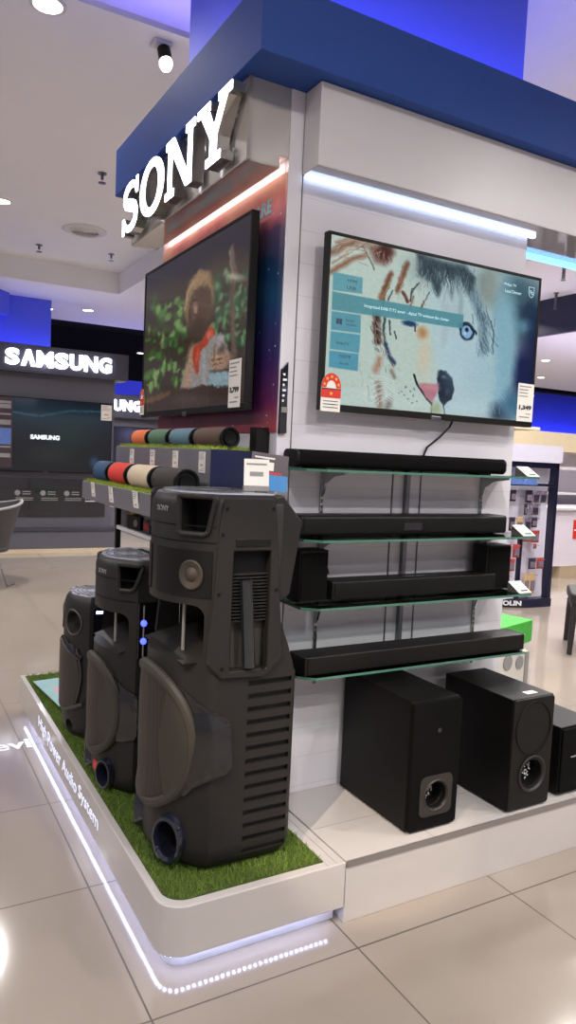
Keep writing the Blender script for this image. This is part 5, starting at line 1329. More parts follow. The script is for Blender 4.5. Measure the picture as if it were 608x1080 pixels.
PIC_EXPLORER = [('p',[(-0.16,-0.045),(1.757,0.0),(1.814,1.05),(-0.115,1.027)],(58,50,44),0.02,1),
    ('p',[(-0.16,-0.045),(1.756,-0.018),(1.768,0.215),(1.303,0.129),(0.784,0.176),(-0.153,0.123)],(24,24,42),0.06,1),
    ('e',0.401,0.267,0.4656,0.0891,(48,40,36),0.6,1),
    ('e',0.99,0.562,0.3658,0.1363,(56,46,38),0.6,1),
    ('e',1.665,0.501,0.0379,0.0097,(86,124,86),0.5,0.75),
    ('e',0.383,0.717,0.0312,0.0323,(44,66,38),0.5,0.75),
    ('e',1.498,0.632,0.0266,0.0172,(56,92,62),0.5,0.75),
    ('e',0.806,0.503,0.056,0.0307,(44,66,38),0.5,0.75),
    ('e',1.319,0.489,0.0369,0.0274,(44,74,50),0.5,0.75),
    ('e',0.18,0.508,0.0462,0.024,(44,66,38),0.5,0.75),
    ('e',1.668,0.439,0.0178,0.0174,(86,124,86),0.5,0.75),
    ('e',0.782,0.62,0.0299,0.0309,(44,66,38),0.5,0.75),
    ('e',1.469,0.537,0.027,0.0132,(104,138,100),0.5,0.75),
    ('e',0.656,0.382,0.0386,0.0182,(44,66,38),0.5,0.75),
    ('e',1.306,0.326,0.0452,0.0263,(56,92,62),0.5,0.75),
    ('e',0.631,0.291,0.0568,0.0231,(54,88,40),0.5,0.75),
    ('e',1.609,0.4,0.023,0.0147,(56,92,62),0.5,0.75),
    ('e',0.417,0.534,0.0654,0.0332,(120,150,90),0.5,0.75),
    ('e',1.417,0.38,0.0378,0.0113,(56,92,62),0.5,0.75),
    ('e',0.748,0.809,0.027,0.012,(54,88,40),0.5,0.75),
    ('e',1.603,0.534,0.0184,0.0177,(56,92,62),0.5,0.75),
    ('e',0.616,0.572,0.0498,0.0123,(74,116,54),0.5,0.75),
    ('e',1.535,0.425,0.0262,0.015,(86,124,86),0.5,0.75),
    ('e',0.525,0.616,0.0221,0.0163,(44,66,38),0.5,0.75),
    ('e',1.261,0.385,0.0298,0.0117,(36,56,42),0.5,0.75),
    ('e',0.458,0.539,0.0492,0.0329,(44,66,38),0.5,0.75),
    ('e',1.503,0.309,0.017,0.0221,(56,92,62),0.5,0.75),
    ('e',0.654,0.566,0.035,0.028,(54,88,40),0.5,0.75),
    ('e',1.315,0.353,0.0238,0.0168,(86,124,86),0.5,0.75),
    ('e',0.704,0.751,0.0446,0.0109,(120,150,90),0.5,0.75),
    ('e',1.369,0.452,0.0412,0.0156,(44,74,50),0.5,0.75),
    ('e',0.715,0.476,0.0479,0.024,(100,140,72),0.5,0.75),
    ('e',1.485,0.521,0.0268,0.0111,(36,56,42),0.5,0.75),
    ('e',0.809,0.765,0.0329,0.0249,(120,150,90),0.5,0.75),
    ('e',1.582,0.312,0.035,0.0098,(36,56,42),0.5,0.75),
    ('e',0.28,0.81,0.0324,0.025,(120,150,90),0.5,0.75),
    ('e',1.628,0.68,0.0317,0.0236,(36,56,42),0.5,0.75),
    ('e',0.647,0.493,0.0598,0.028,(54,88,40),0.5,0.75),
    ('e',1.42,0.575,0.0151,0.0268,(56,92,62),0.5,0.75),
    ('e',0.339,0.618,0.0594,0.026,(44,66,38),0.5,0.75),
    ('e',1.639,0.459,0.0204,0.0156,(86,124,86),0.5,0.75),
    ('e',0.462,0.696,0.0605,0.0267,(54,88,40),0.5,0.75),
    ('e',1.608,0.671,0.0298,0.0099,(36,56,42),0.5,0.75),
    ('e',0.088,0.614,0.0739,0.0245,(44,66,38),0.5,0.75),
    ('e',1.65,0.31,0.0384,0.0116,(44,74,50),0.5,0.75),
    ('e',0.312,0.457,0.028,0.0117,(120,150,90),0.5,0.75),
    ('e',1.589,0.58,0.0162,0.0198,(36,56,42),0.5,0.75),
    ('e',0.74,0.361,0.0441,0.0298,(54,88,40),0.5,0.75),
    ('e',1.491,0.538,0.0364,0.0223,(36,56,42),0.5,0.75),
    ('e',0.266,0.776,0.0489,0.0343,(120,150,90),0.5,0.75),
    ('e',1.566,0.573,0.0398,0.0109,(104,138,100),0.5,0.75),
    ('e',0.316,0.723,0.032,0.0222,(120,150,90),0.5,0.75),
    ('e',1.303,0.569,0.0239,0.018,(44,74,50),0.5,0.75),
    ('e',0.381,0.768,0.0468,0.0336,(44,66,38),0.5,0.75),
    ('e',1.603,0.679,0.0321,0.0138,(44,74,50),0.5,0.75),
    ('e',0.792,0.816,0.0298,0.0155,(100,140,72),0.5,0.75),
    ('e',1.356,0.501,0.0207,0.023,(56,92,62),0.5,0.75),
    ('e',0.706,0.42,0.0584,0.018,(54,88,40),0.5,0.75),
    ('e',1.238,0.288,0.0412,0.0128,(44,74,50),0.5,0.75),
    ('e',0.814,0.53,0.0427,0.0224,(54,88,40),0.5,0.75),
    ('e',1.464,0.626,0.0147,0.0163,(104,138,100),0.5,0.75),
    ('e',0.611,0.69,0.0214,0.0123,(100,140,72),0.5,0.75),
    ('e',1.342,0.379,0.0392,0.024,(104,138,100),0.5,0.75),
    ('e',0.391,0.482,0.0272,0.0333,(120,150,90),0.5,0.75),
    ('e',1.657,0.67,0.0313,0.0244,(86,124,86),0.5,0.75),
    ('e',0.708,0.467,0.0515,0.0277,(100,140,72),0.5,0.75),
    ('e',1.53,0.611,0.0333,0.0131,(56,92,62),0.5,0.75),
    ('e',0.326,0.337,0.0638,0.0246,(74,116,54),0.5,0.75),
    ('e',1.584,0.65,0.0348,0.0248,(44,74,50),0.5,0.75),
    ('e',0.67,0.827,0.0383,0.0269,(100,140,72),0.5,0.75),
    ('e',1.664,0.397,0.0134,0.0174,(86,124,86),0.5,0.75),
    ('e',0.476,0.365,0.064,0.0214,(120,150,90),0.5,0.75),
    ('e',1.432,0.288,0.0276,0.0275,(86,124,86),0.5,0.75),
    ('e',0.683,0.812,0.0208,0.0268,(100,140,72),0.5,0.75),
    ('e',1.299,0.443,0.0426,0.0158,(104,138,100),0.5,0.75),
    ('e',0.306,0.584,0.0562,0.0248,(44,66,38),0.5,0.75),
    ('e',1.394,0.553,0.0178,0.0155,(86,124,86),0.5,0.75),
    ('e',0.458,0.294,0.0531,0.0327,(44,66,38),0.5,0.75),
    ('e',1.323,0.618,0.0158,0.0285,(104,138,100),0.5,0.75),
    ('e',0.274,0.31,0.0447,0.0222,(44,66,38),0.5,0.75),
    ('e',1.473,0.474,0.0172,0.0132,(44,74,50),0.5,0.75),
    ('e',0.689,0.362,0.045,0.012,(74,116,54),0.5,0.75),
    ('e',1.538,0.451,0.0285,0.0229,(56,92,62),0.5,0.75),
    ('e',0.623,0.8,0.0497,0.0247,(54,88,40),0.5,0.75),
    ('e',1.564,0.635,0.014,0.0269,(36,56,42),0.5,0.75),
    ('e',0.738,0.318,0.0306,0.0226,(100,140,72),0.5,0.75),
    ('e',1.511,0.648,0.0216,0.0131,(36,56,42),0.5,0.75),
    ('e',0.217,0.775,0.0332,0.012,(44,66,38),0.5,0.75),
    ('e',1.522,0.366,0.0384,0.01,(36,56,42),0.5,0.75),
    ('e',0.544,0.547,0.022,0.0224,(100,140,72),0.5,0.75),
    ('e',1.283,0.248,0.0431,0.0137,(44,74,50),0.5,0.75),
    ('e',0.084,0.736,0.0696,0.0314,(74,116,54),0.5,0.75),
    ('e',1.597,0.399,0.0277,0.0216,(104,138,100),0.5,0.75),
    ('e',0.645,0.733,0.0422,0.0257,(54,88,40),0.5,0.75),
    ('e',1.237,0.379,0.0247,0.016,(56,92,62),0.5,0.75),
    ('e',0.768,0.324,0.0436,0.0142,(120,150,90),0.5,0.75),
    ('e',1.55,0.666,0.0165,0.016,(44,74,50),0.5,0.75),
    ('e',0.631,0.742,0.0212,0.0148,(54,88,40),0.5,0.75),
    ('e',1.421,0.647,0.0376,0.0206,(56,92,62),0.5,0.75),
    ('e',0.398,0.718,0.031,0.0167,(120,150,90),0.5,0.75),
    ('e',1.661,0.617,0.029,0.0117,(44,74,50),0.5,0.75),
    ('e',0.769,0.546,0.0201,0.0155,(54,88,40),0.5,0.75),
    ('e',1.519,0.618,0.0263,0.0131,(56,92,62),0.5,0.75),
    ('e',0.317,0.38,0.048,0.0233,(44,66,38),0.5,0.75),
    ('e',1.631,0.472,0.0295,0.0166,(86,124,86),0.5,0.75),
    ('e',0.742,0.34,0.0542,0.031,(44,66,38),0.5,0.75),
    ('e',1.396,0.252,0.0281,0.0216,(104,138,100),0.5,0.75),
    ('e',0.218,0.428,0.0664,0.0264,(54,88,40),0.5,0.75),
    ('e',1.563,0.515,0.0328,0.0169,(104,138,100),0.5,0.75),
    ('e',0.169,0.826,0.0338,0.0323,(100,140,72),0.5,0.75),
    ('e',1.538,0.577,0.0285,0.019,(44,74,50),0.5,0.75),
    ('e',0.138,0.587,0.0555,0.0202,(54,88,40),0.5,0.75),
    ('e',1.665,0.66,0.0223,0.0165,(104,138,100),0.5,0.75),
    ('e',0.621,0.378,0.032,0.033,(54,88,40),0.5,0.75),
    ('e',1.312,0.608,0.0317,0.0127,(86,124,86),0.5,0.75),
    ('e',0.54,0.713,0.0367,0.0175,(120,150,90),0.5,0.75),
    ('e',1.275,0.28,0.0324,0.0169,(44,74,50),0.5,0.75),
    ('e',0.226,0.505,0.0248,0.0119,(74,116,54),0.5,0.75),
    ('e',1.536,0.314,0.0239,0.0259,(44,74,50),0.5,0.75),
    ('e',0.377,0.344,0.0587,0.0231,(74,116,54),0.5,0.75),
    ('e',1.275,0.545,0.0457,0.0245,(86,124,86),0.5,0.75),
    ('e',0.818,0.677,0.0328,0.0118,(54,88,40),0.5,0.75),
    ('e',1.476,0.299,0.0172,0.0212,(104,138,100),0.5,0.75),
    ('e',0.553,0.52,0.0584,0.0311,(44,66,38),0.5,0.75),
    ('e',1.25,0.534,0.0408,0.0214,(86,124,86),0.5,0.75),
    ('e',0.655,0.286,0.0562,0.023,(100,140,72),0.5,0.75),
    ('e',1.513,0.538,0.0264,0.0141,(44,74,50),0.5,0.75),
    ('e',0.192,0.203,0.0672,0.0357,(54,88,40),0.5,0.75),
    ('e',1.552,0.402,0.0236,0.0238,(104,138,100),0.5,0.75),
    ('e',0.394,0.703,0.0349,0.0142,(100,140,72),0.5,0.75),
    ('e',1.43,0.616,0.0425,0.0134,(104,138,100),0.5,0.75),
    ('e',0.16,0.609,0.0296,0.0174,(44,66,38),0.5,0.75),
    ('e',1.587,0.333,0.0279,0.0147,(36,56,42),0.5,0.75),
    ('e',0.655,0.434,0.0596,0.0255,(120,150,90),0.5,0.75),
    ('e',1.302,0.351,0.0399,0.0284,(44,74,50),0.5,0.75),
    ('e',0.513,0.365,0.052,0.0112,(74,116,54),0.5,0.75),
    ('e',1.58,0.498,0.0302,0.0178,(86,124,86),0.5,0.75),
    ('e',0.698,0.321,0.0345,0.0144,(44,66,38),0.5,0.75),
    ('e',1.453,0.506,0.0247,0.0235,(44,74,50),0.5,0.75),
    ('e',0.191,0.281,0.0294,0.0265,(74,116,54),0.5,0.75),
    ('e',1.551,0.423,0.0331,0.0149,(44,74,50),0.5,0.75),
    ('e',0.095,0.399,0.026,0.0311,(100,140,72),0.5,0.75),
    ('e',1.552,0.619,0.0377,0.019,(86,124,86),0.5,0.75),
    ('e',0.319,0.609,0.0559,0.0287,(74,116,54),0.5,0.75),
    ('e',1.269,0.278,0.0379,0.0106,(56,92,62),0.5,0.75),
    ('e',0.433,0.732,0.0268,0.0294,(100,140,72),0.5,0.75),
    ('e',1.398,0.529,0.0178,0.0207,(104,138,100),0.5,0.75),
    ('e',0.616,0.714,0.0463,0.0222,(44,66,38),0.5,0.75),
    ('e',1.539,0.327,0.0334,0.0109,(44,74,50),0.5,0.75),
    ('e',0.433,0.303,0.0307,0.0278,(100,140,72),0.5,0.75),
    ('e',1.532,0.469,0.0334,0.016,(56,92,62),0.5,0.75),
    ('e',0.416,0.691,0.0231,0.0307,(100,140,72),0.5,0.75),
    ('e',1.228,0.355,0.0468,0.0139,(36,56,42),0.5,0.75),
    ('e',0.215,0.73,0.0332,0.0213,(54,88,40),0.5,0.75),
    ('e',1.39,0.337,0.0307,0.0155,(36,56,42),0.5,0.75),
    ('e',0.446,0.669,0.0228,0.0306,(120,150,90),0.5,0.75),
    ('e',1.509,0.393,0.029,0.009,(36,56,42),0.5,0.75),
    ('e',0.622,0.537,0.0568,0.027,(74,116,54),0.5,0.75),
    ('e',1.67,0.632,0.0155,0.0243,(104,138,100),0.5,0.75),
    ('e',0.212,0.286,0.0375,0.0317,(44,66,38),0.5,0.75),
    ('e',1.42,0.475,0.0302,0.0206,(86,124,86),0.5,0.75),
    ('e',0.139,0.801,0.0512,0.0122,(100,140,72),0.5,0.75),
    ('e',1.334,0.63,0.0444,0.019,(56,92,62),0.5,0.75),
    ('e',0.42,0.435,0.0423,0.0255,(54,88,40),0.5,0.75),
    ('e',1.309,0.639,0.0212,0.0106,(36,56,42),0.5,0.75),
    ('e',0.37,0.686,0.0313,0.0246,(44,66,38),0.5,0.75),
    ('e',1.301,0.58,0.0212,0.0286,(104,138,100),0.5,0.75),
    ('e',0.534,0.507,0.0625,0.0187,(54,88,40),0.5,0.75),
    ('e',1.52,0.631,0.0167,0.0181,(44,74,50),0.5,0.75),
    ('e',0.285,0.292,0.0527,0.0312,(120,150,90),0.5,0.75),
    ('e',1.645,0.493,0.018,0.0088,(44,74,50),0.5,0.75),
    ('e',0.188,0.575,0.0587,0.0293,(54,88,40),0.5,0.75),
    ('e',1.346,0.652,0.039,0.0221,(44,74,50),0.5,0.75),
    ('e',0.786,0.494,0.0499,0.0201,(120,150,90),0.5,0.75),
    ('e',1.439,0.662,0.0174,0.0185,(44,74,50),0.5,0.75),
    ('e',0.581,0.498,0.0541,0.0161,(120,150,90),0.5,0.75),
    ('e',1.485,0.477,0.0195,0.0121,(104,138,100),0.5,0.75),
    ('e',0.186,0.82,0.042,0.0362,(120,150,90),0.5,0.75),
    ('e',1.575,0.485,0.0373,0.0109,(56,92,62),0.5,0.75),
    ('e',0.654,0.701,0.0315,0.0122,(100,140,72),0.5,0.75),
    ('e',1.685,0.662,0.0198,0.0242,(44,74,50),0.5,0.75),
    ('e',0.325,0.829,0.0279,0.0262,(74,116,54),0.5,0.75),
    ('e',1.588,0.611,0.0393,0.0099,(104,138,100),0.5,0.75),
    ('e',0.598,0.566,0.0323,0.0308,(44,66,38),0.5,0.75),
    ('e',1.415,0.53,0.0252,0.0175,(86,124,86),0.5,0.75),
    ('e',0.265,0.74,0.0244,0.0356,(120,150,90),0.5,0.75),
    ('e',1.534,0.419,0.0357,0.023,(56,92,62),0.5,0.75),
    ('e',0.634,0.726,0.0353,0.0295,(120,150,90),0.5,0.75),
    ('e',1.598,0.489,0.0208,0.0266,(36,56,42),0.5,0.75),
    ('e',0.687,0.32,0.0312,0.0156,(100,140,72),0.5,0.75),
    ('e',1.584,0.446,0.0349,0.0148,(44,74,50),0.5,0.75),
    ('e',0.344,0.38,0.0515,0.0245,(54,88,40),0.5,0.75),
    ('e',1.653,0.443,0.0157,0.0242,(56,92,62),0.5,0.75),
    ('e',0.506,0.296,0.0447,0.015,(120,150,90),0.5,0.75),
    ('e',1.405,0.431,0.0152,0.0185,(36,56,42),0.5,0.75),
    ('e',0.28,0.279,0.0528,0.0274,(100,140,72),0.5,0.75),
    ('e',1.687,0.547,0.0176,0.0116,(56,92,62),0.5,0.75),
    ('e',0.156,0.716,0.0254,0.0229,(74,116,54),0.5,0.75),
    ('e',1.333,0.508,0.0393,0.0199,(86,124,86),0.5,0.75),
    ('e',0.089,0.243,0.0261,0.0189,(44,66,38),0.5,0.75),
    ('e',1.243,0.539,0.0436,0.0247,(104,138,100),0.5,0.75),
    ('e',0.413,0.631,0.0308,0.0192,(54,88,40),0.5,0.75),
    ('e',1.561,0.479,0.0235,0.0129,(104,138,100),0.5,0.75),
    ('e',0.329,0.477,0.0477,0.0156,(44,66,38),0.5,0.75),
    ('e',1.646,0.424,0.0338,0.0204,(44,74,50),0.5,0.75),
    ('e',0.073,0.476,0.0656,0.015,(74,116,54),0.5,0.75),
    ('e',1.6,0.368,0.0231,0.0108,(104,138,100),0.5,0.75),
    ('e',0.561,0.693,0.0218,0.0299,(74,116,54),0.5,0.75),
    ('e',1.496,0.495,0.0291,0.0111,(86,124,86),0.5,0.75),
    ('e',0.726,0.347,0.0307,0.0143,(120,150,90),0.5,0.75),
    ('e',1.437,0.437,0.0424,0.0215,(56,92,62),0.5,0.75),
    ('e',0.71,0.375,0.0515,0.024,(120,150,90),0.5,0.75),
    ('e',1.3,0.467,0.0372,0.0116,(56,92,62),0.5,0.75),
    ('e',0.8,0.857,0.0198,0.0179,(120,150,90),0.5,0.75),
    ('e',1.306,0.289,0.0346,0.0179,(44,74,50),0.5,0.75),
    ('e',0.666,0.515,0.0558,0.0304,(44,66,38),0.5,0.75),
    ('e',1.679,0.309,0.0222,0.0249,(44,74,50),0.5,0.75),
    ('e',0.265,0.738,0.0693,0.0317,(120,150,90),0.5,0.75),
    ('e',1.293,0.538,0.016,0.0201,(44,74,50),0.5,0.75),
    ('e',0.663,0.446,0.0385,0.0194,(100,140,72),0.5,0.75),
    ('e',1.272,0.384,0.0378,0.0223,(44,74,50),0.5,0.75),
    ('e',0.098,0.745,0.0563,0.0136,(74,116,54),0.5,0.75),
    ('e',1.506,0.366,0.0339,0.0251,(36,56,42),0.5,0.75),
    ('e',0.68,0.299,0.0278,0.0193,(54,88,40),0.5,0.75),
    ('e',1.455,0.44,0.0396,0.0132,(86,124,86),0.5,0.75),
    ('e',0.732,0.619,0.0441,0.0204,(74,116,54),0.5,0.75),
    ('e',1.514,0.61,0.0192,0.0181,(86,124,86),0.5,0.75),
    ('e',0.517,0.451,0.037,0.0187,(54,88,40),0.5,0.75),
    ('e',1.401,0.5,0.0178,0.0155,(86,124,86),0.5,0.75),
    ('e',0.384,0.312,0.0507,0.0153,(74,116,54),0.5,0.75),
    ('e',1.689,0.584,0.0176,0.026,(36,56,42),0.5,0.75),
    ('e',0.177,0.615,0.0673,0.012,(120,150,90),0.5,0.75),
    ('e',1.281,0.308,0.035,0.0211,(104,138,100),0.5,0.75),
    ('e',0.157,0.248,0.0467,0.0187,(74,116,54),0.5,0.75),
    ('s',[(1.463,0.14),(1.508,0.284),(1.492,0.42),(1.531,0.625),(1.556,0.737)],0.0594,(92,76,68),0.6,1),
    ('s',[(1.444,0.141),(1.484,0.279)],0.0176,(110,98,92),0.5,1),
    ('s',[(1.5,0.312),(1.489,0.539)],0.0137,(70,54,46),0.5,1),
    ('e',1.015,0.342,0.2358,0.1685,(122,98,72),0.12,1),
    ('e',1.027,0.222,0.1327,0.0492,(140,114,84),0.4,1),
    ('e',1.03,0.402,0.1801,0.1436,(62,48,40),0.14,1),
    ('s',[(0.799,0.353),(0.827,0.265),(0.943,0.206)],0.0314,(150,124,92),0.5,1),
    ('e',0.981,0.379,0.1042,0.0997,(74,54,45),0.3,1),
    ('e',0.957,0.377,0.0465,0.0569,(112,86,72),0.6,1),
    ('s',[(0.93,0.33),(0.997,0.334)],0.0171,(36,26,24),0.5,1),
    ('s',[(0.934,0.415),(0.99,0.427)],0.015,(60,36,34),0.5,1),
    ('e',0.958,0.391,0.0186,0.0182,(140,112,96),0.6,1),
    ('e',1.129,0.426,0.0862,0.1208,(76,58,44),0.4,1),
    ('e',1.025,0.533,0.1382,0.0698,(60,46,36),0.35,1),
    ('p',[(0.745,0.881),(0.867,0.699),(0.944,0.614),(1.081,0.595),(1.274,0.576),(1.404,0.61),(1.473,0.699),(1.492,0.782),(1.215,0.799),(1.209,0.901)],(132,126,124),0.015,1),
    ('s',[(0.94,0.659),(0.849,0.85)],0.1109,(150,122,100),0.6,1),
    ('s',[(1.128,0.688),(1.152,0.865)],0.0517,(140,140,140),0.7,1),
    ('s',[(1.354,0.615),(1.422,0.704)],0.0473,(150,146,150),0.7,1),
    ('p',[(0.951,0.619),(1.081,0.597),(1.185,0.531),(1.266,0.535),(1.279,0.577),(1.146,0.635),(1.061,0.662),(1.055,0.784),(1.001,0.783),(0.955,0.706)],(152,60,42),0.01,1),
    ('e',1.198,0.576,0.0445,0.0195,(186,96,74),0.6,1),
    ('e',1.032,0.679,0.0239,0.0452,(178,80,60),0.6,1),
    ('e',1.376,0.744,0.1486,0.0502,(140,112,94),0.25,1),
    ('s',[(1.244,0.715),(1.385,0.713)],0.0266,(160,130,110),0.5,1),
    ('s',[(1.251,0.746),(1.402,0.746)],0.0265,(156,126,106),0.5,1),
    ('s',[(1.263,0.777),(1.413,0.776)],0.0264,(148,118,100),0.5,1),
    ('s',[(1.244,0.731),(1.386,0.729)],0.0076,(92,70,58),0.5,1),
    ('s',[(1.257,0.762),(1.402,0.76)],0.0076,(92,70,58),0.5,1),
    ('s',[(1.288,0.649),(1.277,0.733)],0.0299,(120,96,74),0.5,1),
    ('e',1.383,0.682,0.0511,0.0292,(90,70,62),0.5,1),
    ('p',[(1.204,0.805),(1.548,0.814),(1.554,0.911),(1.208,0.874)],(124,144,150),0.01,1),
    ('p',[(-0.026,0.944),(0.559,0.885),(1.208,0.873),(1.554,0.916),(1.714,0.957),(1.717,1.02),(-0.023,1.028)],(52,40,34),0.008,1),
    ('s',[(0.018,0.924),(0.559,0.89)],0.0351,(92,66,46),0.5,1),
    ('s',[(1.197,0.873),(1.203,0.988)],0.0078,(84,66,56),0.5,1),
    ('e',0.916,0.935,0.2833,0.0466,(66,54,50),0.6,1)]

screen_animals = Painter(1.778, 300, (190, 212, 216), 2, .0028).run(PIC_ANIMALS).run(PIC_CAPTION_BOXES).done(.015)
screen_explorer = Painter(1.70, 220, (30, 32, 27), 3, .006).run(PIC_EXPLORER).done(.06)
screen_mat('screen_animals', .70); screen_mat('screen_explorer', .95); screen_mat('screen_booth', .8)
mat('caption_white', rgb(228, 240, 244), .4, emit=rgb(228, 240, 244), strength=.6, var=0)
mat('caption_pale', rgb(170, 206, 214), .4, emit=rgb(170, 206, 214), strength=.5, var=0)
mat('steel_mid', rgb(120, 122, 128), .3, metal=.5); mat('grille_dark', rgb(54, 50, 47), .5, var=.1)
mat('led_wash', (.1, .1, 1), .5, emit=(.14, .16, 1.), strength=60., var=0)
mat('led_lavender', (1, 1, 1), .5, emit=rgb(214, 206, 255), strength=34., var=0)
mat('front_wall', rgb(206, 204, 208), .5, var=.03, scale=1.5)
mat('print_pink', rgb(206, 150, 142), .6)
mat('caption_dark', rgb(44, 60, 78), .4, var=.02)
mat('leaflet_teal', rgb(120, 160, 160), .4, var=.2); mat('leaflet_pink', rgb(190, 130, 140), .4, var=.2)
mat('chair_black', rgb(38, 36, 38), .45, bump=.2, bscale=120); mat('floor_print', rgb(245, 245, 250), .3, var=.02)
def television(name, label, w, h, loc, rz, pic, strength, foot=.022, group=None, mount=.078):
    """Slim television: origin at the middle of its front face, facing local -Y."""
    t = thing(name, label, 'television', loc, rz, group)
    m = MB()
    for x0, x1, z0, z1 in ((-w / 2, w / 2, h / 2 - .011, h / 2), (-w / 2, w / 2, -h / 2, -h / 2 + foot), (-w / 2, -w / 2 + .011, -h / 2 + foot, h / 2 - .011), (w / 2 - .011, w / 2, -h / 2 + foot, h / 2 - .011)):
        m.box(x0, x1, 0, .03, z0, z1)
    part('bezel', m, 'plastic_black', t, smooth=0, bevel=.002)
    sc = link('screen', screen_mesh(pic, w - .022, h - .011 - foot), strength, t, loc=(0, .003, (foot - .011) / 2), smooth=0)
    b = MB(); b.box(-w / 2 + .012, w / 2 - .012, .012, .034, -h / 2 + .012, h / 2 - .012); b.box(-w * .36, w * .36, .034, .056, -h * .42, h * .2)
    part('back_housing', b, 'plastic_black', t, smooth=0, bevel=.004)
    wm = MB(); wm.box(-.16, .16, .056, mount, -.12, .1)
    part('wall_mount', wm, 'steel_dark', t, smooth=0, bevel=.003)
    lg = MB(); lg.box(-.024, .024, -.002, .004, -h / 2 - .006, -h / 2 + .012)
    part('logo_badge', lg, 'steel_dark', t, smooth=0, bevel=.002)
    return t

# ------------------------------------------------------------------ the tall party speakers
class Plan:
    """Plan outline of a tower: bowed front (t=0 is the nose), flat sides, back at xr."""
    def __init__(s, w, xc, xr, pw=2.2): s.w, s.xc, s.xr, s.pw = w, xc, xr, pw
    def p(s, t):
        a = abs(t)
        if a <= s.w: return (s.xc * (a / s.w) ** s.pw, t)
        return (s.xc + a - s.w, math.copysign(s.w, t))
    def n(s, t):
        a = s.p(t - .002); b = s.p(t + .002); d = Vector((-(b[1] - a[1]), b[0] - a[0], 0)); return d.normalized()
    def at(s, t, z, off=0):
        p = s.p(t); n = s.n(t); return Vector((p[0] + n.x * off, p[1] + n.y * off, z))
    def outline(s):
        k = 28; pts = [s.p(-s.w + 2 * s.w * i / k) for i in range(k + 1)]
        r = .03
        for sg in (1, -1):
            arc = [(s.xr - r + r * math.sin(PI / 2 * i / 5), sg * (s.w - r + r * math.cos(PI / 2 * i / 5))) for i in range(6)]
            pts += arc if sg == 1 else arc[::-1]
        return pts
    def loft(s, secs):
        out = s.outline(); n = len(out); cx = s.xr * .5; m = MB(); vs = []
        for z, ins in secs:
            kx = 1 - ins / cx; ky = 1 - ins / s.w
            vs += [(cx + (x - cx) * kx, y * ky, z) for x, y in out]
        fs = [tuple(range(n))[::-1], tuple(range((len(secs) - 1) * n, len(secs) * n))]
        for j in range(len(secs) - 1):
            fs += [(j * n + i, j * n + (i + 1) % n, (j + 1) * n + (i + 1) % n, (j + 1) * n + i) for i in range(n)]
        return m.add(vs, fs)
    def patch(s, rows, off, nt=12, bulge=0., m=None, offs=None):
        """rows: (z, t0, t1); skin laid on the body, standing off by off."""
        m = m or MB(); nv = len(rows)
        def P(i, j):
            z, a, b = rows[j]; u = i / (nt - 1); return s.at(a + (b - a) * u, z, (offs[j] if offs else off) + bulge * (1 - (2 * u - 1) ** 2))
        def Q(i, j):
            z, a, b = rows[j]; return s.at(a + (b - a) * i / (nt - 1), z, -.012)
        return m.grid(P, nt, nv, Q)
    def frame(s, t, z, off=0, sx=1., sy=1.):
        """Matrix whose local z points out of the body at (t, z), local y up."""
        n = s.n(t); up = Vector((0, 0, 1)); tx = up.cross(n).normalized(); o = s.at(t, z, off)
        M = Matrix.Identity(4)
        for r in range(3): M[r][0] = tx[r] * sx; M[r][1] = up[r] * sy; M[r][2] = n[r]; M[r][3] = o[r]
        return M

def tube_on(plan, outline, r, off, closed=True, n=8):
    return MB().tube([plan.at(t, z, off) for t, z in outline], r, n, closed)

def dense(poly, k=6):
    out = []
    for (a, b), (c, d) in zip(poly, poly[1:] + poly[:1]): out += [(a + (c - a) * i / k, b + (d - b) * i / k) for i in range(k)]
    return out

def egg(zc, hz, hw, k=40, e=2.3):
    out = []
    for i in range(k):
        a = 2 * PI * i / k; c, q = math.cos(a), math.sin(a)
        out.append((hw * math.copysign(abs(c) ** (2 / e), c), zc + hz * math.copysign(abs(q) ** (2 / e), q)))
    return out

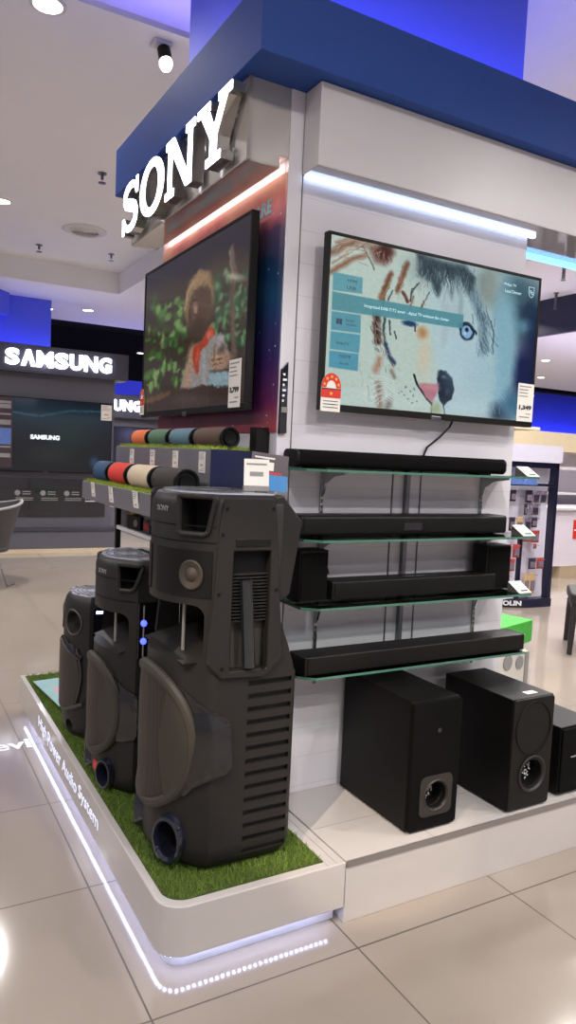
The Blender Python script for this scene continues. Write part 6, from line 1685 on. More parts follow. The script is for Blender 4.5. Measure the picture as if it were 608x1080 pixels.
def party_tower(name, label, loc, plan, h, gap, grille, ports, handle, wedge, driver=None, slots=None, plate=None, wing=None, led=None, seams=(), logo_z=None, sticker=None, rod=(.065, -.075), back_cut=None):
    t = thing(name, label, 'speaker', loc, 0)
    w = plan.w
    secs = [(0, .035), (.012, .018), (.035, .004), (.07, 0), (h - .03, 0), (h - .006, .012), (h, .022)]
    me = plan.loft(secs).mesh()
    cut = []
    cut.append(MB().prism(rrect(-gap[2], gap[2], gap[0], gap[1], .028), -.12, gap[3], 'x'))
    for sg in (1, -1):
        hs = [(sg * a, z) for a, z in handle]; c = MB(); k = len(hs)
        tm = sum(a for a, _ in hs) / k; n = plan.n(tm)
        hd = dense(hs, 3); k = len(hd)
        vs = [plan.at(a, z, 0) + n * .05 for a, z in hd] + [plan.at(a, z, 0) - n * .1 for a, z in hd]
        c.add(vs, [tuple(range(k)), tuple(range(k, 2 * k))[::-1]] + [(i, k + i, k + (i + 1) % k, (i + 1) % k) for i in range(k)]); cut.append(c)
        M = plan.frame(sg * ports[0], ports[1], 0, 1, ports[3] / ports[2])
        cut.append(MB().lathe([(ports[2] * .72, -.07), (ports[2] * .72, .06)], n=28, M=M))
        if slots:
            c = MB()
            for i in range(slots[4]):
                z = slots[2] - i * (slots[2] - slots[3]) / (slots[4] - 1)
                c.box(slots[0], slots[1], sg * (w - .014), sg * (w + .02), z - .009, z + .007)
            cut.append(c)
        if plate:
            x0, x1, z0, z1 = plate[1]
            a, b = sorted((sg * (w - .03), sg * (w + .03))); cut.append(MB().box(x0, x1, a, b, z0, z1))
    if back_cut: cut.append(MB().prism(back_cut, -w - .1, w + .1, 'y'))
    body = boolean(me, cut)
    bo = link('cabinet', body, 'plastic_dark', t, smooth=35)
    # scooped floor of the opening and the light rod standing in it
    sc = MB().prism([(.03, gap[0] - .004), (gap[3] + .01, gap[0] + .055), (gap[3] + .01, gap[0] - .004)], -gap[2] + .01, gap[2] - .01, 'y')
    part('scoop', sc, 'plastic_dark', t)
    part('light_rod', MB().cyl((*rod, gap[0] + .01), (*rod, gap[1] + .004), .005, n=12), 'rod_grey', t, label='grey rod standing in the opening')
    # handles
    for sg in (1, -1):
        part('handle_ring', tube_on(plan, dense([(sg * a, z) for a, z in handle], 8), .008, .001), 'plastic_dark', t)
    # woofer grille and its rim
    z0, z1, hw = grille; zc, hz = (z0 + z1) / 2, (z1 - z0) / 2
    rows = []
    for j in range(25):
        a = -1 + 2 * j / 24; a *= .985; q = hw * .97 * (1 - abs(a) ** 2.3) ** (1 / 2.3); rows.append((zc + hz * a, -q, q))
    part('woofer_grille', plan.patch(rows, .006, 25, .016), 'grille_mesh', t, label='brown mesh grille')
    for sg in (-1, 1):
        rows = []
        for j in range(17):
            v = j / 16; z = z0 + (z1 - z0) * (.10 + .80 * v); a = (z - zc) / hz; q = hw * .97 * (1 - abs(a) ** 2.3) ** (1 / 2.3); rows.append((z, sg * max(q - hw * .46 * math.sin(PI * v) ** .8, 0), sg * q))
        part('grille_surround', plan.patch(rows, .0225, 12, -.003), 'rim_grey', t, label='smooth crescent beside the mesh')
    part('grille_rim', tube_on(plan, egg(zc, hz, hw), .017, .007, n=10), 'rim_grey', t)
    wz = wedge[0][0] * .35 + wedge[-1][0] * .65
    for sg in (1, -1):
        part('gloss_flank', plan.patch([(z, sg * a, sg * b) for z, a, b in wedge], .012, 10, offs=[.006 + .022 * max(0, 1 - abs(z - wz) / (.55 * (wedge[0][0] - wz))) ** .8 for z, a, b in wedge]), 'gloss_black', t, label='shiny black flank beside the grille')
        M = plan.frame(sg * ports[0], ports[1], 0, 1, ports[3] / ports[2]); r = ports[2]
        pr = part('bass_port', MB().lathe([(r * .72, -.03), (r * .70, .012), (r * .8, .022), (r * .93, .02), (r, .008), (r * 1.02, -.015)], n=32, M=M), 'ring_blue', t, label='oval port with shiny blue rim')
        # open ring: drop the end caps
        bm = bmesh.new(); bm.from_mesh(pr.data); bmesh.ops.delete(bm, geom=[f for f in bm.faces if len(f.verts) > 8], context='FACES_ONLY'); bm.to_mesh(pr.data); bm.free()
        if driver:
            a0, a1, dz0, dz1, ct, cz, cr = driver
            rows = [(dz0 + (dz1 - dz0) * j / 6, sg * a0, sg * a1) for j in range(7)]
            dp = part('driver_panel', plan.patch(rows, .003, 14), 'plastic_black', t)
            M = plan.frame(sg * ct, cz, .003, 1, 1.12)
            part('driver_cone', MB().lathe([(cr, .000), (cr * 1.02, .004), (cr * .92, .006), (cr * .5, .001), (cr * .42, .004), (cr * .2, .009), (0.0005, .010)], n=28, M=M), 'cone_grey', dp)
        if plate:
            poly, (x0, x1, q0, q1) = plate
            pm = MB().prism(poly, sg * w, sg * (w + .012), 'y').mesh()
            a, b = sorted((sg * (w - .03), sg * (w + .03)))
            pm = boolean(pm, [MB().box(x0, x1, a, b, q0, q1)])
            sp = link('side_panel', pm, 'plastic_dark', t, smooth=0); bv = sp.modifiers.new('bevel', 'BEVEL'); bv.width = .003; bv.segments = 1
            lv = MB(); lv.box(x0, x1, sg * (w - .0295), sg * (w - .026), q0, q1)
            lo = part('recess_back', lv, 'rim_dark', sp, smooth=0); lv = MB()
            for i in range(15): lv.box(x0 + .001, x1 - .001, *sorted((sg * (w - .027), sg * (w - .004))), q1 - .068 - i * .0092, q1 - .064 - i * .0092)
            part('louvre', lv, 'plastic_dark', sp, smooth=0)
            part('recess_void', MB().box(x0 + .001, x1 - .001, *sorted((sg * (w - .026), sg * (w - .02))), q1 - .2, q1 - .002), 'plastic_void', sp, smooth=0)
            tx = (x0 + x1) / 2 - .006
            part('light_tube', MB().cyl((tx + .009, sg * (w + .006), q0 + .008), (tx - .009, sg * (w + .006), q0 + .25), .0185, n=24), 'tube_glass', sp, label='glossy vertical tube light')
            part('badge', MB().box(x0 + .004, x1 - .004, sg * (w + .010), sg * (w + .0145), q1 + .012, q1 + .034), 'plastic_black', sp, smooth=0, bevel=.002)
            sm = MB()
            for x, z in plate_screws: sm.cyl((x, sg * (w + .008), z), (x, sg * (w + .0135), z), .0055, n=10)
            part('screw', sm, 'plastic_void', sp)
    if wing:
        part('rear_handle', MB().prism(wing, -w + .004, w - .004, 'y'), 'plastic_dark', t, smooth=0, bevel=.006)
    if seams:
        sm = MB()
        for z in seams: plan.patch([(z - .0015, -w * .97, w * .97), (z + .0015, -w * .97, w * .97)], .0012, 24, m=sm)
        part('seam', sm, 'plastic_void', t)
    if logo_z:
        M = plan.frame(-.045, logo_z, .0015)
        put_text('logo', 'SONY', .022, t, (0, 0, 0), 'print_grey', M=M)
    # gloss black control panel on top; ceiling reflection painted as pale colour
    top = [(min(plan.xr * .5 + (x - plan.xr * .5) * .84, .285), y * .84) for x, y in plan.outline()]
    cp = part('control_panel', MB().prism(top, h - .002, h + .004), 'control_top', t, label='pale shiny control panel on top')
    ln = MB()
    for r in (.05, .075, .1): ln.tube([(plan.xr * .45 + r * math.cos(2 * PI * i / 40), r * math.sin(2 * PI * i / 40), h + .0045) for i in range(40)], .0012, 4, True)
    for i in range(7): ln.box(plan.xr * .72, plan.xr * .72 + .02, -.09 + i * .028, -.075 + i * .028, h + .004, h + .006)
    part('button', ln, 'print_dark', cp)
    if led:
        x0, x1, q0, q1, tx, lz = led
        for sg in (1, -1):
            a, b = sorted((sg * (w - .004), sg * (w + .003)))
            lp = part('light_panel', MB().box(x0, x1, a, b, q0, q1), 'gloss_black', t, smooth=0, bevel=.002)
            part('light_tube', MB().cyl((tx, sg * (w + .005), q0 + .01), (tx, sg * (w + .005), q1 - .01), .0025, n=10), 'rod_grey', lp)
            lm = MB()
            for z in lz: lm.lathe([(.0005, -.012), (.008, -.008), (.011, 0), (.008, .008), (.0005, .012)], c=(tx, sg * (w + .006), z), n=14)
            part('blue_led', lm, 'led_spot', lp, label='glowing blue light')
    if sticker:
        part('sticker', plan.patch([(z, sticker[0], sticker[1]) for z in (sticker[2], sticker[3])], .0015, 6), 'sticker_red', t, label='small red sticker')
    return t

# ------------------------------------------------------------------ the hall
structure('floor', MB().box(-6, 30, -5, 17, -.05, 0), 'floor_tile', smooth=0)
ZT, ZS, ZR, ZH = 3.5, 3.25, 3.75, 3.75          # tray, soffit, raised recess, right-hand high ceiling
structure('ceiling', MB().box(-6, 2.58, 3.76, 9.0, ZT, ZT + .03), 'ceiling_white', smooth=0)
structure('ceiling_recess', MB().box(-6, 2.26, -5, 4.2, ZR, ZR + .03), 'ceiling_white', smooth=0)
structure('ceiling_soffit', MB().box(-6, 2.58, 9.0, 11.4, ZS, ZS + .03).box(2.58, 4.2, -5, 11.4, ZS, ZS + .03).box(2.26, 2.58, -5, 3.76, ZS, ZS + .03), 'ceiling_white', smooth=0)
structure('trim_1', MB().box(-6, 2.6, 9.0, 9.02, ZS + .03, ZT).box(2.58, 2.6, 3.74, 9.0, ZS + .03, ZR).box(2.26, 2.28, -5, 3.76, ZS + .03, ZR).box(2.26, 2.6, 3.74, 3.76, ZS, ZR), 'ceiling_white', smooth=0)
structure('ceiling_high', MB().box(4.2, 8.26, -5, 12.2, ZH, ZH + .03), 'ceiling_white', smooth=0)
structure('trim_2', MB().box(4.18, 4.2, -5, 11.4, ZS, ZH), 'ceiling_white', smooth=0)
structure('ceiling_beam', MB().box(8.26, 8.34, -5, 12.2, ZS, ZH), 'navy', smooth=0)
structure('ceiling_low', MB().box(8.34, 30, -5, 12.2, ZS, ZS + .03), 'ceiling_white', smooth=0)
structure('ceiling_open', MB().box(-6, 30, 11.4, 17, 4.6, 4.63), 'ceiling_black', smooth=0)
structure('wall_back', MB().box(9, 30, 17.0, 17.1, 0, 4.6), 'wall_blue', smooth=0)
structure('wall_rear', MB().box(-6, 9, 17.0, 17.1, 0, 4.6), 'ceiling_black', smooth=0)
structure('wall_front', MB().box(-6, 30, -5.1, -5, 0, 2.3), 'front_wall', smooth=0)  # unseen wall added behind the camera, pale to brighten the display's front
structure('trim_4', MB().box(-6, 30, -5.1, -5, 2.3, ZR), 'navy', smooth=0)  # navy top of the added wall, for dark reflections in glossy parts
structure('wall_left', MB().box(-.2, 1.98, 10.0, 10.1, 2.3, ZS), 'wall_blue', smooth=0)
structure('wall_side', MB().box(3.2, 6.4, 13.6, 13.7, 0, 2.66), 'wall_blue', smooth=0)
structure('trim_3', MB().prism([(-.2, 9.2), (.9, 9.2), (1.45, 9.9), (1.45, 10.0), (-.2, 10.0)], 2.98, ZS, 'z'), 'wall_blue', smooth=0)
# ducts and pipes in the open ceiling
for i, (p, q, r) in enumerate((((-4, 12.4, 3.95), (8, 12.2, 3.95), .17), ((-4, 13.4, 3.75), (9, 13.2, 3.75), .05), ((-2, 15, 3.9), (24, 14.9, 3.9), .16), ((8, 13.6, 3.75), (21, 13.2, 3.75), .06), ((9, 16.4, 3.8), (26, 16.2, 3.8), .1))):
    solo('air_duct', MB().cyl(p, q, r, n=20), 'ceiling_black' if i % 2 == 0 else 'steel_dark',
         ['thick black duct just beyond the white soffit on the left', 'thin grey pipe under the open black ceiling on the left', 'long black duct across the open ceiling further back',
          'thin grey pipe under the open black ceiling on the right', 'black duct in the open ceiling nearest the blue back wall'][i], 'duct', smooth=40)
# blue column rising above the canopy
structure('wall_column', MB().box(1.16, 2.19, 2.17, 3.09, 2.72, ZR), 'wall_blue', smooth=0)

def downlight(x, y, z, label, power, r=.07, col=(1, .97, .94), group=None, light=True):
    t = thing('downlight', label, 'ceiling light', (x, y, z), 0, 'recessed round downlights')
    part('trim_ring', MB().lathe([(r * 1.25, .0), (r * 1.25, -.006), (r, -.008), (r, -.003)], n=28), 'white_satin', t)
    part('lens', MB().cyl((0, 0, -.002), (0, 0, -.006), r * .98, n=28), 'lamp_glow', t)
    if light:
        l = bpy.data.lights.new('lamp', 'AREA'); l.shape = 'DISK'; l.size = r * 2; l.energy = power; l.color = col; l.spread = math.radians(150)
        o = bpy.data.objects.new('lamp', l); COL.objects.link(o); o.location = (x, y, z - .012)
    return t

P1 = 46
for x, y, z, lab in ((.96, 7.08, ZT, 'downlight at the left edge, left of the round air vent'), (.72, 3.87, ZT, 'downlight at the very top, at the edge of the purple recess'),
                     (2.53, 10.31, ZS, 'downlight in the purple soffit above the grey booth'), (2.05, 10.6, ZS, 'downlight at the right end of the blue wall above the booth'),
                     (10.18, 9.11, ZS, 'right-hand downlight of the two in the low white ceiling'), (12.02, 10.85, ZS, 'left-hand, smaller downlight of the two in the low white ceiling')):
    downlight(x, y, z, lab, 12 if y < 5 else P1)
k = 0
for x, y, z in ((4.6, 14.4, 3.3), (13.6, 12.7, 3.3), (15.2, 14.0, 3.3), (16.9, 13.1, 3.3), (16.2, 15.2, 3.3)):
    t = downlight(x, y, z, ['lamp hanging in the open ceiling right of the grey booth sign', 'lamp in the black ceiling just under the low white ceiling edge', 'middle lamp in the black ceiling left of the blue back wall',
                            'lamp in the black ceiling at the right edge of the picture', 'lowest and furthest lamp in the black ceiling on the right'][k], 34)
    part('hanger', MB().cyl((0, 0, 0), (0, 0, 1.3), .008, n=8).lathe([(.09, .0), (.09, .08), (.02, .1)], n=20), 'ceiling_black', t); k += 1
# unseen downlights: the hall's own, plus some added to brighten dim areas
for x, y, z in ((-2.2, 1.2, ZR), (-.4, -.4, ZR), (1.3, -.6, ZR), (-2.2, 3.3, ZR), (3.4, .4, ZS), (3.4, 3.0, ZS), (-1.6, 5.6, ZT), (-1.6, 8.2, ZT), (5.4, .6, ZH), (5.4, 3.4, ZH), (6.6, 5.6, ZH), (9.6, 5.2, ZS), (-.4, 10.4, ZS), (3.4, 6.6, ZS), (3.3, 9.6, ZS), (5.3, 3.9, ZH), (6.9, 5.0, ZH), (5.0, 5.8, ZH), (9.4, 7.4, ZS), (11.2, 8.2, ZS), (13.0, 10.2, ZS), (9.8, 10.8, ZS), (12.6, 6.6, ZS), (7.4, 8.4, ZH), (-.5, -3.4, ZR), (2.0, -3.4, ZR), (4.5, -3.2, ZH), (-3.2, -2.6, ZR), (7.0, -3.0, ZH)):
    downlight(x, y, z, 'round white recessed ceiling downlight outside the picture', P1)

# spotlight by the recess
sp = thing('spotlight', 'small black spotlight with glowing lens hanging by the purple recess', 'spotlight', (1.30, 3.88, ZT), 0)
part('mounting_plate', MB().box(-.05, .05, -.04, .04, -.02, 0), 'white_satin', sp, smooth=0, bevel=.003)
part('stem', MB().cyl((0, 0, -.02), (.01, -.01, -.05), .008), 'plastic_black', sp)
part('lamp_head', MB().cyl((.012, -.006, -.03), (.018, -.03, -.10), .034, .036, n=24), 'plastic_black', sp)
part('lens', MB().lathe([(.034, .0), (.034, .025), (.026, .045), (.0005, .052)], n=24, M=Matrix.Translation((.018, -.03, -.10)) @ Euler((PI - .33, 0.08, 0)).to_matrix().to_4x4()), 'lamp_glow', sp)
# warm spots for bright plinth patches; two more added to brighten the shelves
for loc, aim, e, ang, lab, warm in (((2.9, -.3, 3.2), (1.5, 1.95, .2), 60, 22, 'white plinth under the subwoofers', .62), ((-1.0, .3, 3.4), (1.38, 1.95, .2), 420, 11, 'corner of the white plinth', .60),
                                    ((1.5, -1.6, 3.4), (1.75, 2.1, .95), 130, 30, 'glass shelves', .93), ((2.6, -1.3, 3.2), (2.2, 2.0, 1.1), 80, 40, 'right end of the glass shelves', .93)):
    l = bpy.data.lights.new('spot', 'SPOT'); l.energy = e; l.color = (1, .5 + warm / 2, warm); l.spot_size = math.radians(ang); l.spot_blend = .25; l.shadow_soft_size = .03
    o = bpy.data.objects.new('spot', l); COL.objects.link(o); o.location = loc
    o.rotation_euler = (Vector(aim) - Vector(loc)).to_track_quat('-Z', 'Y').to_euler()
    h = thing('spotlight', 'black ceiling spotlight outside the picture, aimed at the %s' % lab, 'spotlight', (loc[0], loc[1], loc[2]), 0)
    d = (Vector(aim) - Vector(loc)).normalized()
    part('lamp_head', MB().cyl(-d * .16, -d * .02, .04, n=20, caps=False), 'plastic_black', h); part('stem', MB().cyl(-d * .1, (0, 0, (ZR if loc[0] < 2.25 else ZS) - loc[2]), .008), 'plastic_black', h)

# air diffuser and sprinklers
v = thing('air_diffuser', 'round white ceiling air vent with concentric rings', 'air vent', (1.79, 7.49, ZT), 0)
part('outer_ring', MB().lathe([(.215, 0), (.215, -.008), (.18, -.022), (.165, -.006)], n=40), 'white_satin', v)
part('backing', MB().cyl((0, 0, -.001), (0, 0, -.004), .168, n=36), 'print_grey', v)
for r in (.15, .112, .075, .04): part('vane', MB().lathe([(r, -.004), (r - .022, -.026), (r - .026, -.024), (r - .008, -.004)], n=36), 'white_satin', v)
for i, (x, y, z) in enumerate(((1.53, 5.89, ZT), (1.51, 8.33, ZT), (2.25, 8.19, ZT), (6.9, 6.0, ZH), (8.05, 7.1, ZH))):
    s = thing('sprinkler', ['sprinkler head between the spotlight and the round air vent', 'sprinkler head left of the round air vent, near the ceiling step', 'sprinkler head right of the round air vent',
                            'sprinkler head beside the blue light strip', 'sprinkler pipe just in front of the navy beam'][i], 'sprinkler', (x, y, z), 0, 'ceiling sprinklers')
    part('escutcheon', MB().cyl((0, 0, 0), (0, 0, -.008), .035, n=20), 'steel_dark', s)
    part('pipe', MB().cyl((0, 0, 0), (0, 0, -.05 if i < 3 else -.2), .011 if i < 3 else .02, n=10), 'steel_dark', s)
    part('deflector', MB().lathe([(.006, -.07), (.03, -.072), (.03, -.078), (.004, -.08)], c=(0, 0, 0 if i < 3 else -.14), n=12), 'steel_dark', s)

# cove light of the purple recess: a strip lying on top of the ceiling's edge
t = thing('cove_light', 'hidden purple-blue light strip along the edge of the ceiling recess', 'light strip', (-1.5, 3.8, ZT + .03), 0)
part('led_strip', MB().box(-4, 4.0, .06, .09, 0, .012), 'led_violet', t, smooth=0)
t = thing('light_strip', 'long white light strip on the dark wall behind the viewer', 'light strip', (0, -4.95, 2.3), 0)
part('led_strip', MB().box(-5, 12, 0, .04, 0, .05), 'led_white', t, smooth=0)  # unseen strip added to give glossy surfaces a bright streak to reflect

# ------------------------------------------------------------------ the display pillar
px0, px1, py0, py1 = 1.15, 2.23, 2.13, 3.30
t = thing('display_pillar', 'white glossy four-sided pillar carrying the televisions and glass shelves', 'display stand', (px0, py0, 0), 0)
o = part('wall_panel', MB().box(.056, px1 - px0, 0, .02, .19, 2.53), 'wall_boards', t, smooth=0)
part('corner_panel', MB().box(0, .052, 0, .02, 0, 2.53), 'wall_white', t, smooth=0, bevel=.002)
part('side_panel', MB().box(0, .02, .022, py1 - py0, 0, 2.53), 'white_gloss', t, smooth=0)
part('core', MB().box(.021, px1 - px0 - .001, .021, py1 - py0, 0, 2.525), 'white_satin', t, smooth=0)
part('corner_seam', MB().box(.052, .056, .003, .01, .19, 2.53), 'seam_dark', t, smooth=0)

# blue canopy on top with its light strip
t = thing('canopy', 'broad glossy blue canopy band capping the display pillar', 'canopy', (.965, 1.985, 2.53), 0)
part('band', MB().box(0, 1.62, 0, 1.49, 0, .208), 'band_blue', t, smooth=0, bevel=.003)
st = MB(); st.box(.05, .08, .1, 1.3, .208, .222); st.box(.1, 1.4, .03, .06, .208, .222); st.box(1.40, 1.43, .1, 1.4, .208, .222)
part('led_strip', st, 'led_blue', t, smooth=0, label='blue light strip lying on top of the band')

# white box over the right-hand television, light strip below it
t = thing('bulkhead_box', 'long white box under the blue canopy above the right-hand television', 'display box', (1.2, 2.03, 2.272), 0)
m = MB(); m.prism([(0, 0), (1.85, 0), (1.85, .28), (1.034, .28), (1.034, .098), (0, .098)], .003, .255, 'z')
part('housing', m, 'white_satin', t, smooth=0, bevel=.002)
part('soffit', MB().prism([(.002, .002), (1.848, .002), (1.848, .278), (1.034, .278), (1.034, .096), (.002, .096)], 0, .003, 'z'), 'mirror_white', t, smooth=0, label='shiny underside')
part('led_tube', MB().box(.006, 1.05, .076, .092, -.012, -.0005), 'led_white', t, smooth=0, label='bright white light tube')
part('blue_led_tube', MB().box(1.07, 1.85, .255, .279, -.02, -.0005), 'led_cyan', t, smooth=0, label='blue light tube')

# illuminated sign box
t = thing('shop_sign', 'silver-white sign box with four large glowing white letters', 'sign', (1.0, 2.131, 2.277), 0)
part('sign_box', MB().prism([(0, .003), (.118, .003), (.118, .036), (.149, .036), (.149, .252), (0, .252)], 0, 1.185, 'y'), 'sign_face', t, smooth=0, bevel=.002)
part('corner_trim', MB().box(-.002, .012, -.003, .001, .003, .252), 'aluminium', t, smooth=0)
part('soffit', MB().box(.002, .118, .002, 1.183, 0, .003), 'mirror_white', t, smooth=0, label='mirror-like underside')
part('led_tube', MB().box(.1185, .128, .02, 1.17, .024, .034), 'led_soft', t, smooth=0, label='light tube along the foot of the sign')

def ribbon(pts, wid):
    L = []; R = []
    for i, p in enumerate(pts):
        a = Vector(pts[max(i - 1, 0)]); b = Vector(pts[min(i + 1, len(pts) - 1)]); d = (b - a).normalized(); n = Vector((-d.y, d.x)); w = wid[i] / 2
        L.append(tuple(Vector(p) + n * w)); R.append(tuple(Vector(p) - n * w))
    return L, R
def add_ribbon(mb, pts, wid, a, b):
    L, R = ribbon(pts, wid); n = len(pts)
    for i in range(n - 1): mb.prism([L[i], L[i + 1], R[i + 1], R[i]], a, b, 'y')
def letter_slab(ch, a=0, b=.045):
    m = MB()
    def bx(x0, x1, z0, z1): m.box(x0, x1, a, b, z0, z1)
    if ch == 'O':
        n = 48; o = [(.62 + .62 * math.cos(2 * PI * i / n), .5 + .52 * math.sin(2 * PI * i / n)) for i in range(n)]; q = [(.62 + .36 * math.cos(2 * PI * i / n), .5 + .37 * math.sin(2 * PI * i / n)) for i in range(n)]
        for i in range(n): j = (i + 1) % n; m.prism([o[i], o[j], q[j], q[i]], a, b, 'y')
        W = 1.24
    elif ch == 'N':
        bx(0, .42, 0, .13); bx(.12, .30, .05, .95); bx(0, .36, .87, 1); bx(.95, 1.35, .87, 1); bx(1.06, 1.23, .02, .95)
        m.prism([(.08, 1), (.40, 1), (1.24, 0), (.98, 0)], a, b, 'y'); W = 1.35
    elif ch == 'Y':
        bx(.40, .98, 0, .13); bx(.56, .82, .06, .48); bx(0, .52, .87, 1); bx(.86, 1.36, .87, 1)
        m.prism([(.10, .93), (.44, .93), (.80, .42), (.56, .40)], a, b, 'y'); m.prism([(1.0, .93), (1.24, .93), (.82, .40), (.64, .46)], a, b, 'y'); W = 1.36
    else:
        pts = []; 
        for i in range(25):
            u = i / 24; pts.append((.98 - .02 * u, .72)) if False else None
        c = [(.93, .74), (.86, .85), (.70, .92), (.50, .93), (.30, .89), (.18, .80), (.17, .69), (.27, .60), (.45, .55), (.64, .50), (.83, .43), (.92, .33), (.90, .20), (.78, .11), (.58, .065), (.38, .075), (.22, .14), (.13, .27)]
        wd = [.10, .13, .14, .14, .17, .21, .23, .24, .25, .25, .24, .23, .21, .17, .14, .14, .13, .10]
        add_ribbon(m, c, wd, a, b); bx(.90, 1.02, .68, 1.0); bx(.02, .14, 0, .34); W = 1.02
    return m, W
LH = .207; u = 1.112; gapl = .034
slots_ = (('S', 0), ('O', .245), ('N', .553), ('Y', .86))
for ch, off in slots_:
    m, W = letter_slab(ch)
    me = m.mesh(); sx = {'S': .21, 'O': .285, 'N': .285, 'Y': .275}[ch] / W
    M = Matrix.Translation((-.055, 1.135 - off, .016)) @ Euler((0, 0, -PI / 2)).to_matrix().to_4x4() @ Matrix.Diagonal((sx, 1, LH, 1))
    side = me.copy(); me.transform(M)
    lt = link('letter', me, 'sign_light', t, smooth=0, label=None) if False else link('letter', me, 'sign_side', t, smooth=0)
    # glowing face as its own sub-part
    fm, W = letter_slab(ch, -.004, .0); fe = fm.mesh(); fe.transform(M); link('letter_face', fe, 'sign_light', lt, smooth=0)
    sm = MB()
    for dz in (.05, .17):
        for dy in (.06, .2): sm.cyl((-.012, 1.135 - off - dy, dz), (.0, 1.135 - off - dy, dz), .006, n=8)
    part('standoff', sm, 'steel', lt)

# space poster on the left face
t = thing('poster', 'starry pink, blue and purple poster behind the left-hand television', 'poster', (1.149, 2.135, 1.44), 0)
part('print', MB().box(-.004, 0, 0, 1.16, 0, .832), 'poster_print', t, smooth=0)
ML = Euler((0, 0, -PI / 2)).to_matrix().to_4x4() @ UPRIGHT
put_text('headline', 'PARTY ON WHEREVER YOU ARE', .07, t, (-.0055, .60, .752), 'poster_text', M=ML, bold=.002, width=1.02, height=.046)
put_text('headline', 'ARE', .05, t, (-.0055, .150, .748), 'poster_text', M=ML, bold=.002, width=.13, height=.042) if False else None

# narrow black notice on the pillar corner
t = thing('notice', 'narrow black notice strip with white print on the pillar corner', 'notice', (1.1515, 2.128, 1.435), 0)
part('board', MB().prism([(0, 0), (.026, .004), (.022, .235), (.001, .21)], -.012, 0, 'y'), 'panel_black', t, smooth=0)
m = MB()
for i, w in enumerate((.008, .014, .006, .012, .008, .006)): m.box(.004, .004 + w, -.0135, -.012, .19 - i * .017, .197 - i * .017)
part('print', m, 'print_white', t, smooth=0)
part('pocket', MB().box(.002, .024, -.016, -.012, .07, .088), 'aluminium', t, smooth=0)

# ------------------------------------------------------------------ televisions and what hangs on them
television('television', 'television showing half tiger, half husky face on the white wall', .975, .573, (1.752, 2.05, 1.806), 0, screen_animals, 'screen_animals')
television('television', 'television showing a person in hat and red scarf among leaves', 1.108, .66, (1.08, 2.795, 1.842), -PI / 2, screen_explorer, 'screen_explorer', foot=.026, mount=.062)
bpy.context.view_layer.update()
tvR = [o for o in bpy.data.objects if o.get('category') == 'television' and 'husky' in o['label']][0]
tvL = [o for o in bpy.data.objects if o.get('category') == 'television' and 'scarf' in o['label']][0]

# picture captions: flat print on the glass
ov = MB()
def on_screen(tv, w, h, foot, u, v, asp):      # picture coordinates -> local x, z
    sw, sh = w - .022, h - .011 - foot
    return (-sw / 2 + u / asp * sw, (foot - .011) / 2 + sh / 2 - v * sh)
def caption(tv, s, u, v, size, m, width=None, height=None, label=None):
    x, z = on_screen(tv, .975, .573, .022, u, v, 1.778)
    return put_text('screen_text', s, size, tv, (x, .0015, z), m, width=width, height=height, depth=.0002)
for s, uu, vv, hh, ww in (('Integrated DVB-T/T2 tuner - digital TV without the clutter', .61, .384, .013, .37), ('Philips TV', 1.495, .073, .012, .062), ('Local Dimmer', 1.527, .115, .012, .085)):
    caption(tvR, s, uu, vv, .02, 'caption_pale', ww, hh)
for s, uu, vv, hh, ww in (('HDMI', .166, .249, .010, .036), ('USB', .162, .292, .011, .036), ('DOLBY', .165, .487, .008, .034), ('AUDIO', .172, .512, .006, .04), ('SmartTV', .118, .628, .009, .052), ('HDMI', .139, .706, .010, .042), ('Ultra HD', .134, .749, .006, .036)):
    caption(tvR, s, uu, vv, .02, 'caption_dark', ww, hh)
x, z = on_screen(tvR, .975, .573, .022, 1.705, .09, 1.778)
m = MB(); ol = [(-.014, .018), (.014, .018), (.014, -.006), (.008, -.016), (0, -.021), (-.008, -.016), (-.014, -.006)]
m.tube([(x + a, .0015, z + b) for a, b in ol], .0014, 4, True); m.tube([(x - .009 + .018 * i / 8, .0015, z + .002 + .004 * math.sin(i / 8 * 2 * PI)) for i in range(9)], .0012, 4); m.tube([(x - .009 + .018 * i / 8, .0015, z - .005 + .004 * math.sin(i / 8 * 2 * PI)) for i in range(9)], .0012, 4)
part('shield_emblem', m, 'caption_pale', tvR, smooth=0)
x, z = on_screen(tvR, .975, .573, .022, .086, .501, 1.778)
m = MB(); m.box(x - .012, x - .002, .001, .002, z - .009, z + .009); m.box(x, x + .010, .001, .002, z - .009, z + .009)
part('screen_icon', m, 'caption_dark', tvR, smooth=0)

def price_card(name, label, loc, w, h, rz, price, price_h, group=None, rows=4, tilt=0., red=False):
    t = thing(name, label, 'price tag', loc, rz, group); t.rotation_euler = (tilt, 0, rz)
    part('card', MB().box(-w / 2, w / 2, -.0015, 0, -h / 2, h / 2), 'tag_white', t, smooth=0)
    m = MB(); r = random.Random(sum(map(ord, label)))
    for i in range(rows): 
        z = h * (.42 - .085 * i); ww = w * r.uniform(.45, .8); m.box(-w * .42, -w * .42 + ww, -.0022, -.0015, z - h * .014, z + h * .014)
    m.box(-w * .35, w * .3, -.0022, -.0015, -h * .40, -h * .37); m.box(w * .05, w * .38, -.0022, -.0015, -h * .31, -h * .285)
    part('print', m, 'print_grey', t, smooth=0)
    if price: put_text('price', price, price_h, t, (0, -.002, -h * .14), 'print_dark', height=price_h, width=w * .78, bold=.001)
    else: part('price', MB().box(-w * .22, w * .2, -.0022, -.0015, -h * .18, -h * .08), 'print_pink' if red else 'print_dark', t, smooth=0)
    return t
price_card('price_tag', 'white price card reading 1,349 on the animal-picture television', (2.190, 2.046, 1.612), .085, .145, 0, '1,349', .020)
price_card('price_tag', 'white price card reading 3,799 on the television with the person', (1.076, 2.315, 1.605), .095, .165, -PI / 2, '3,799', .022)
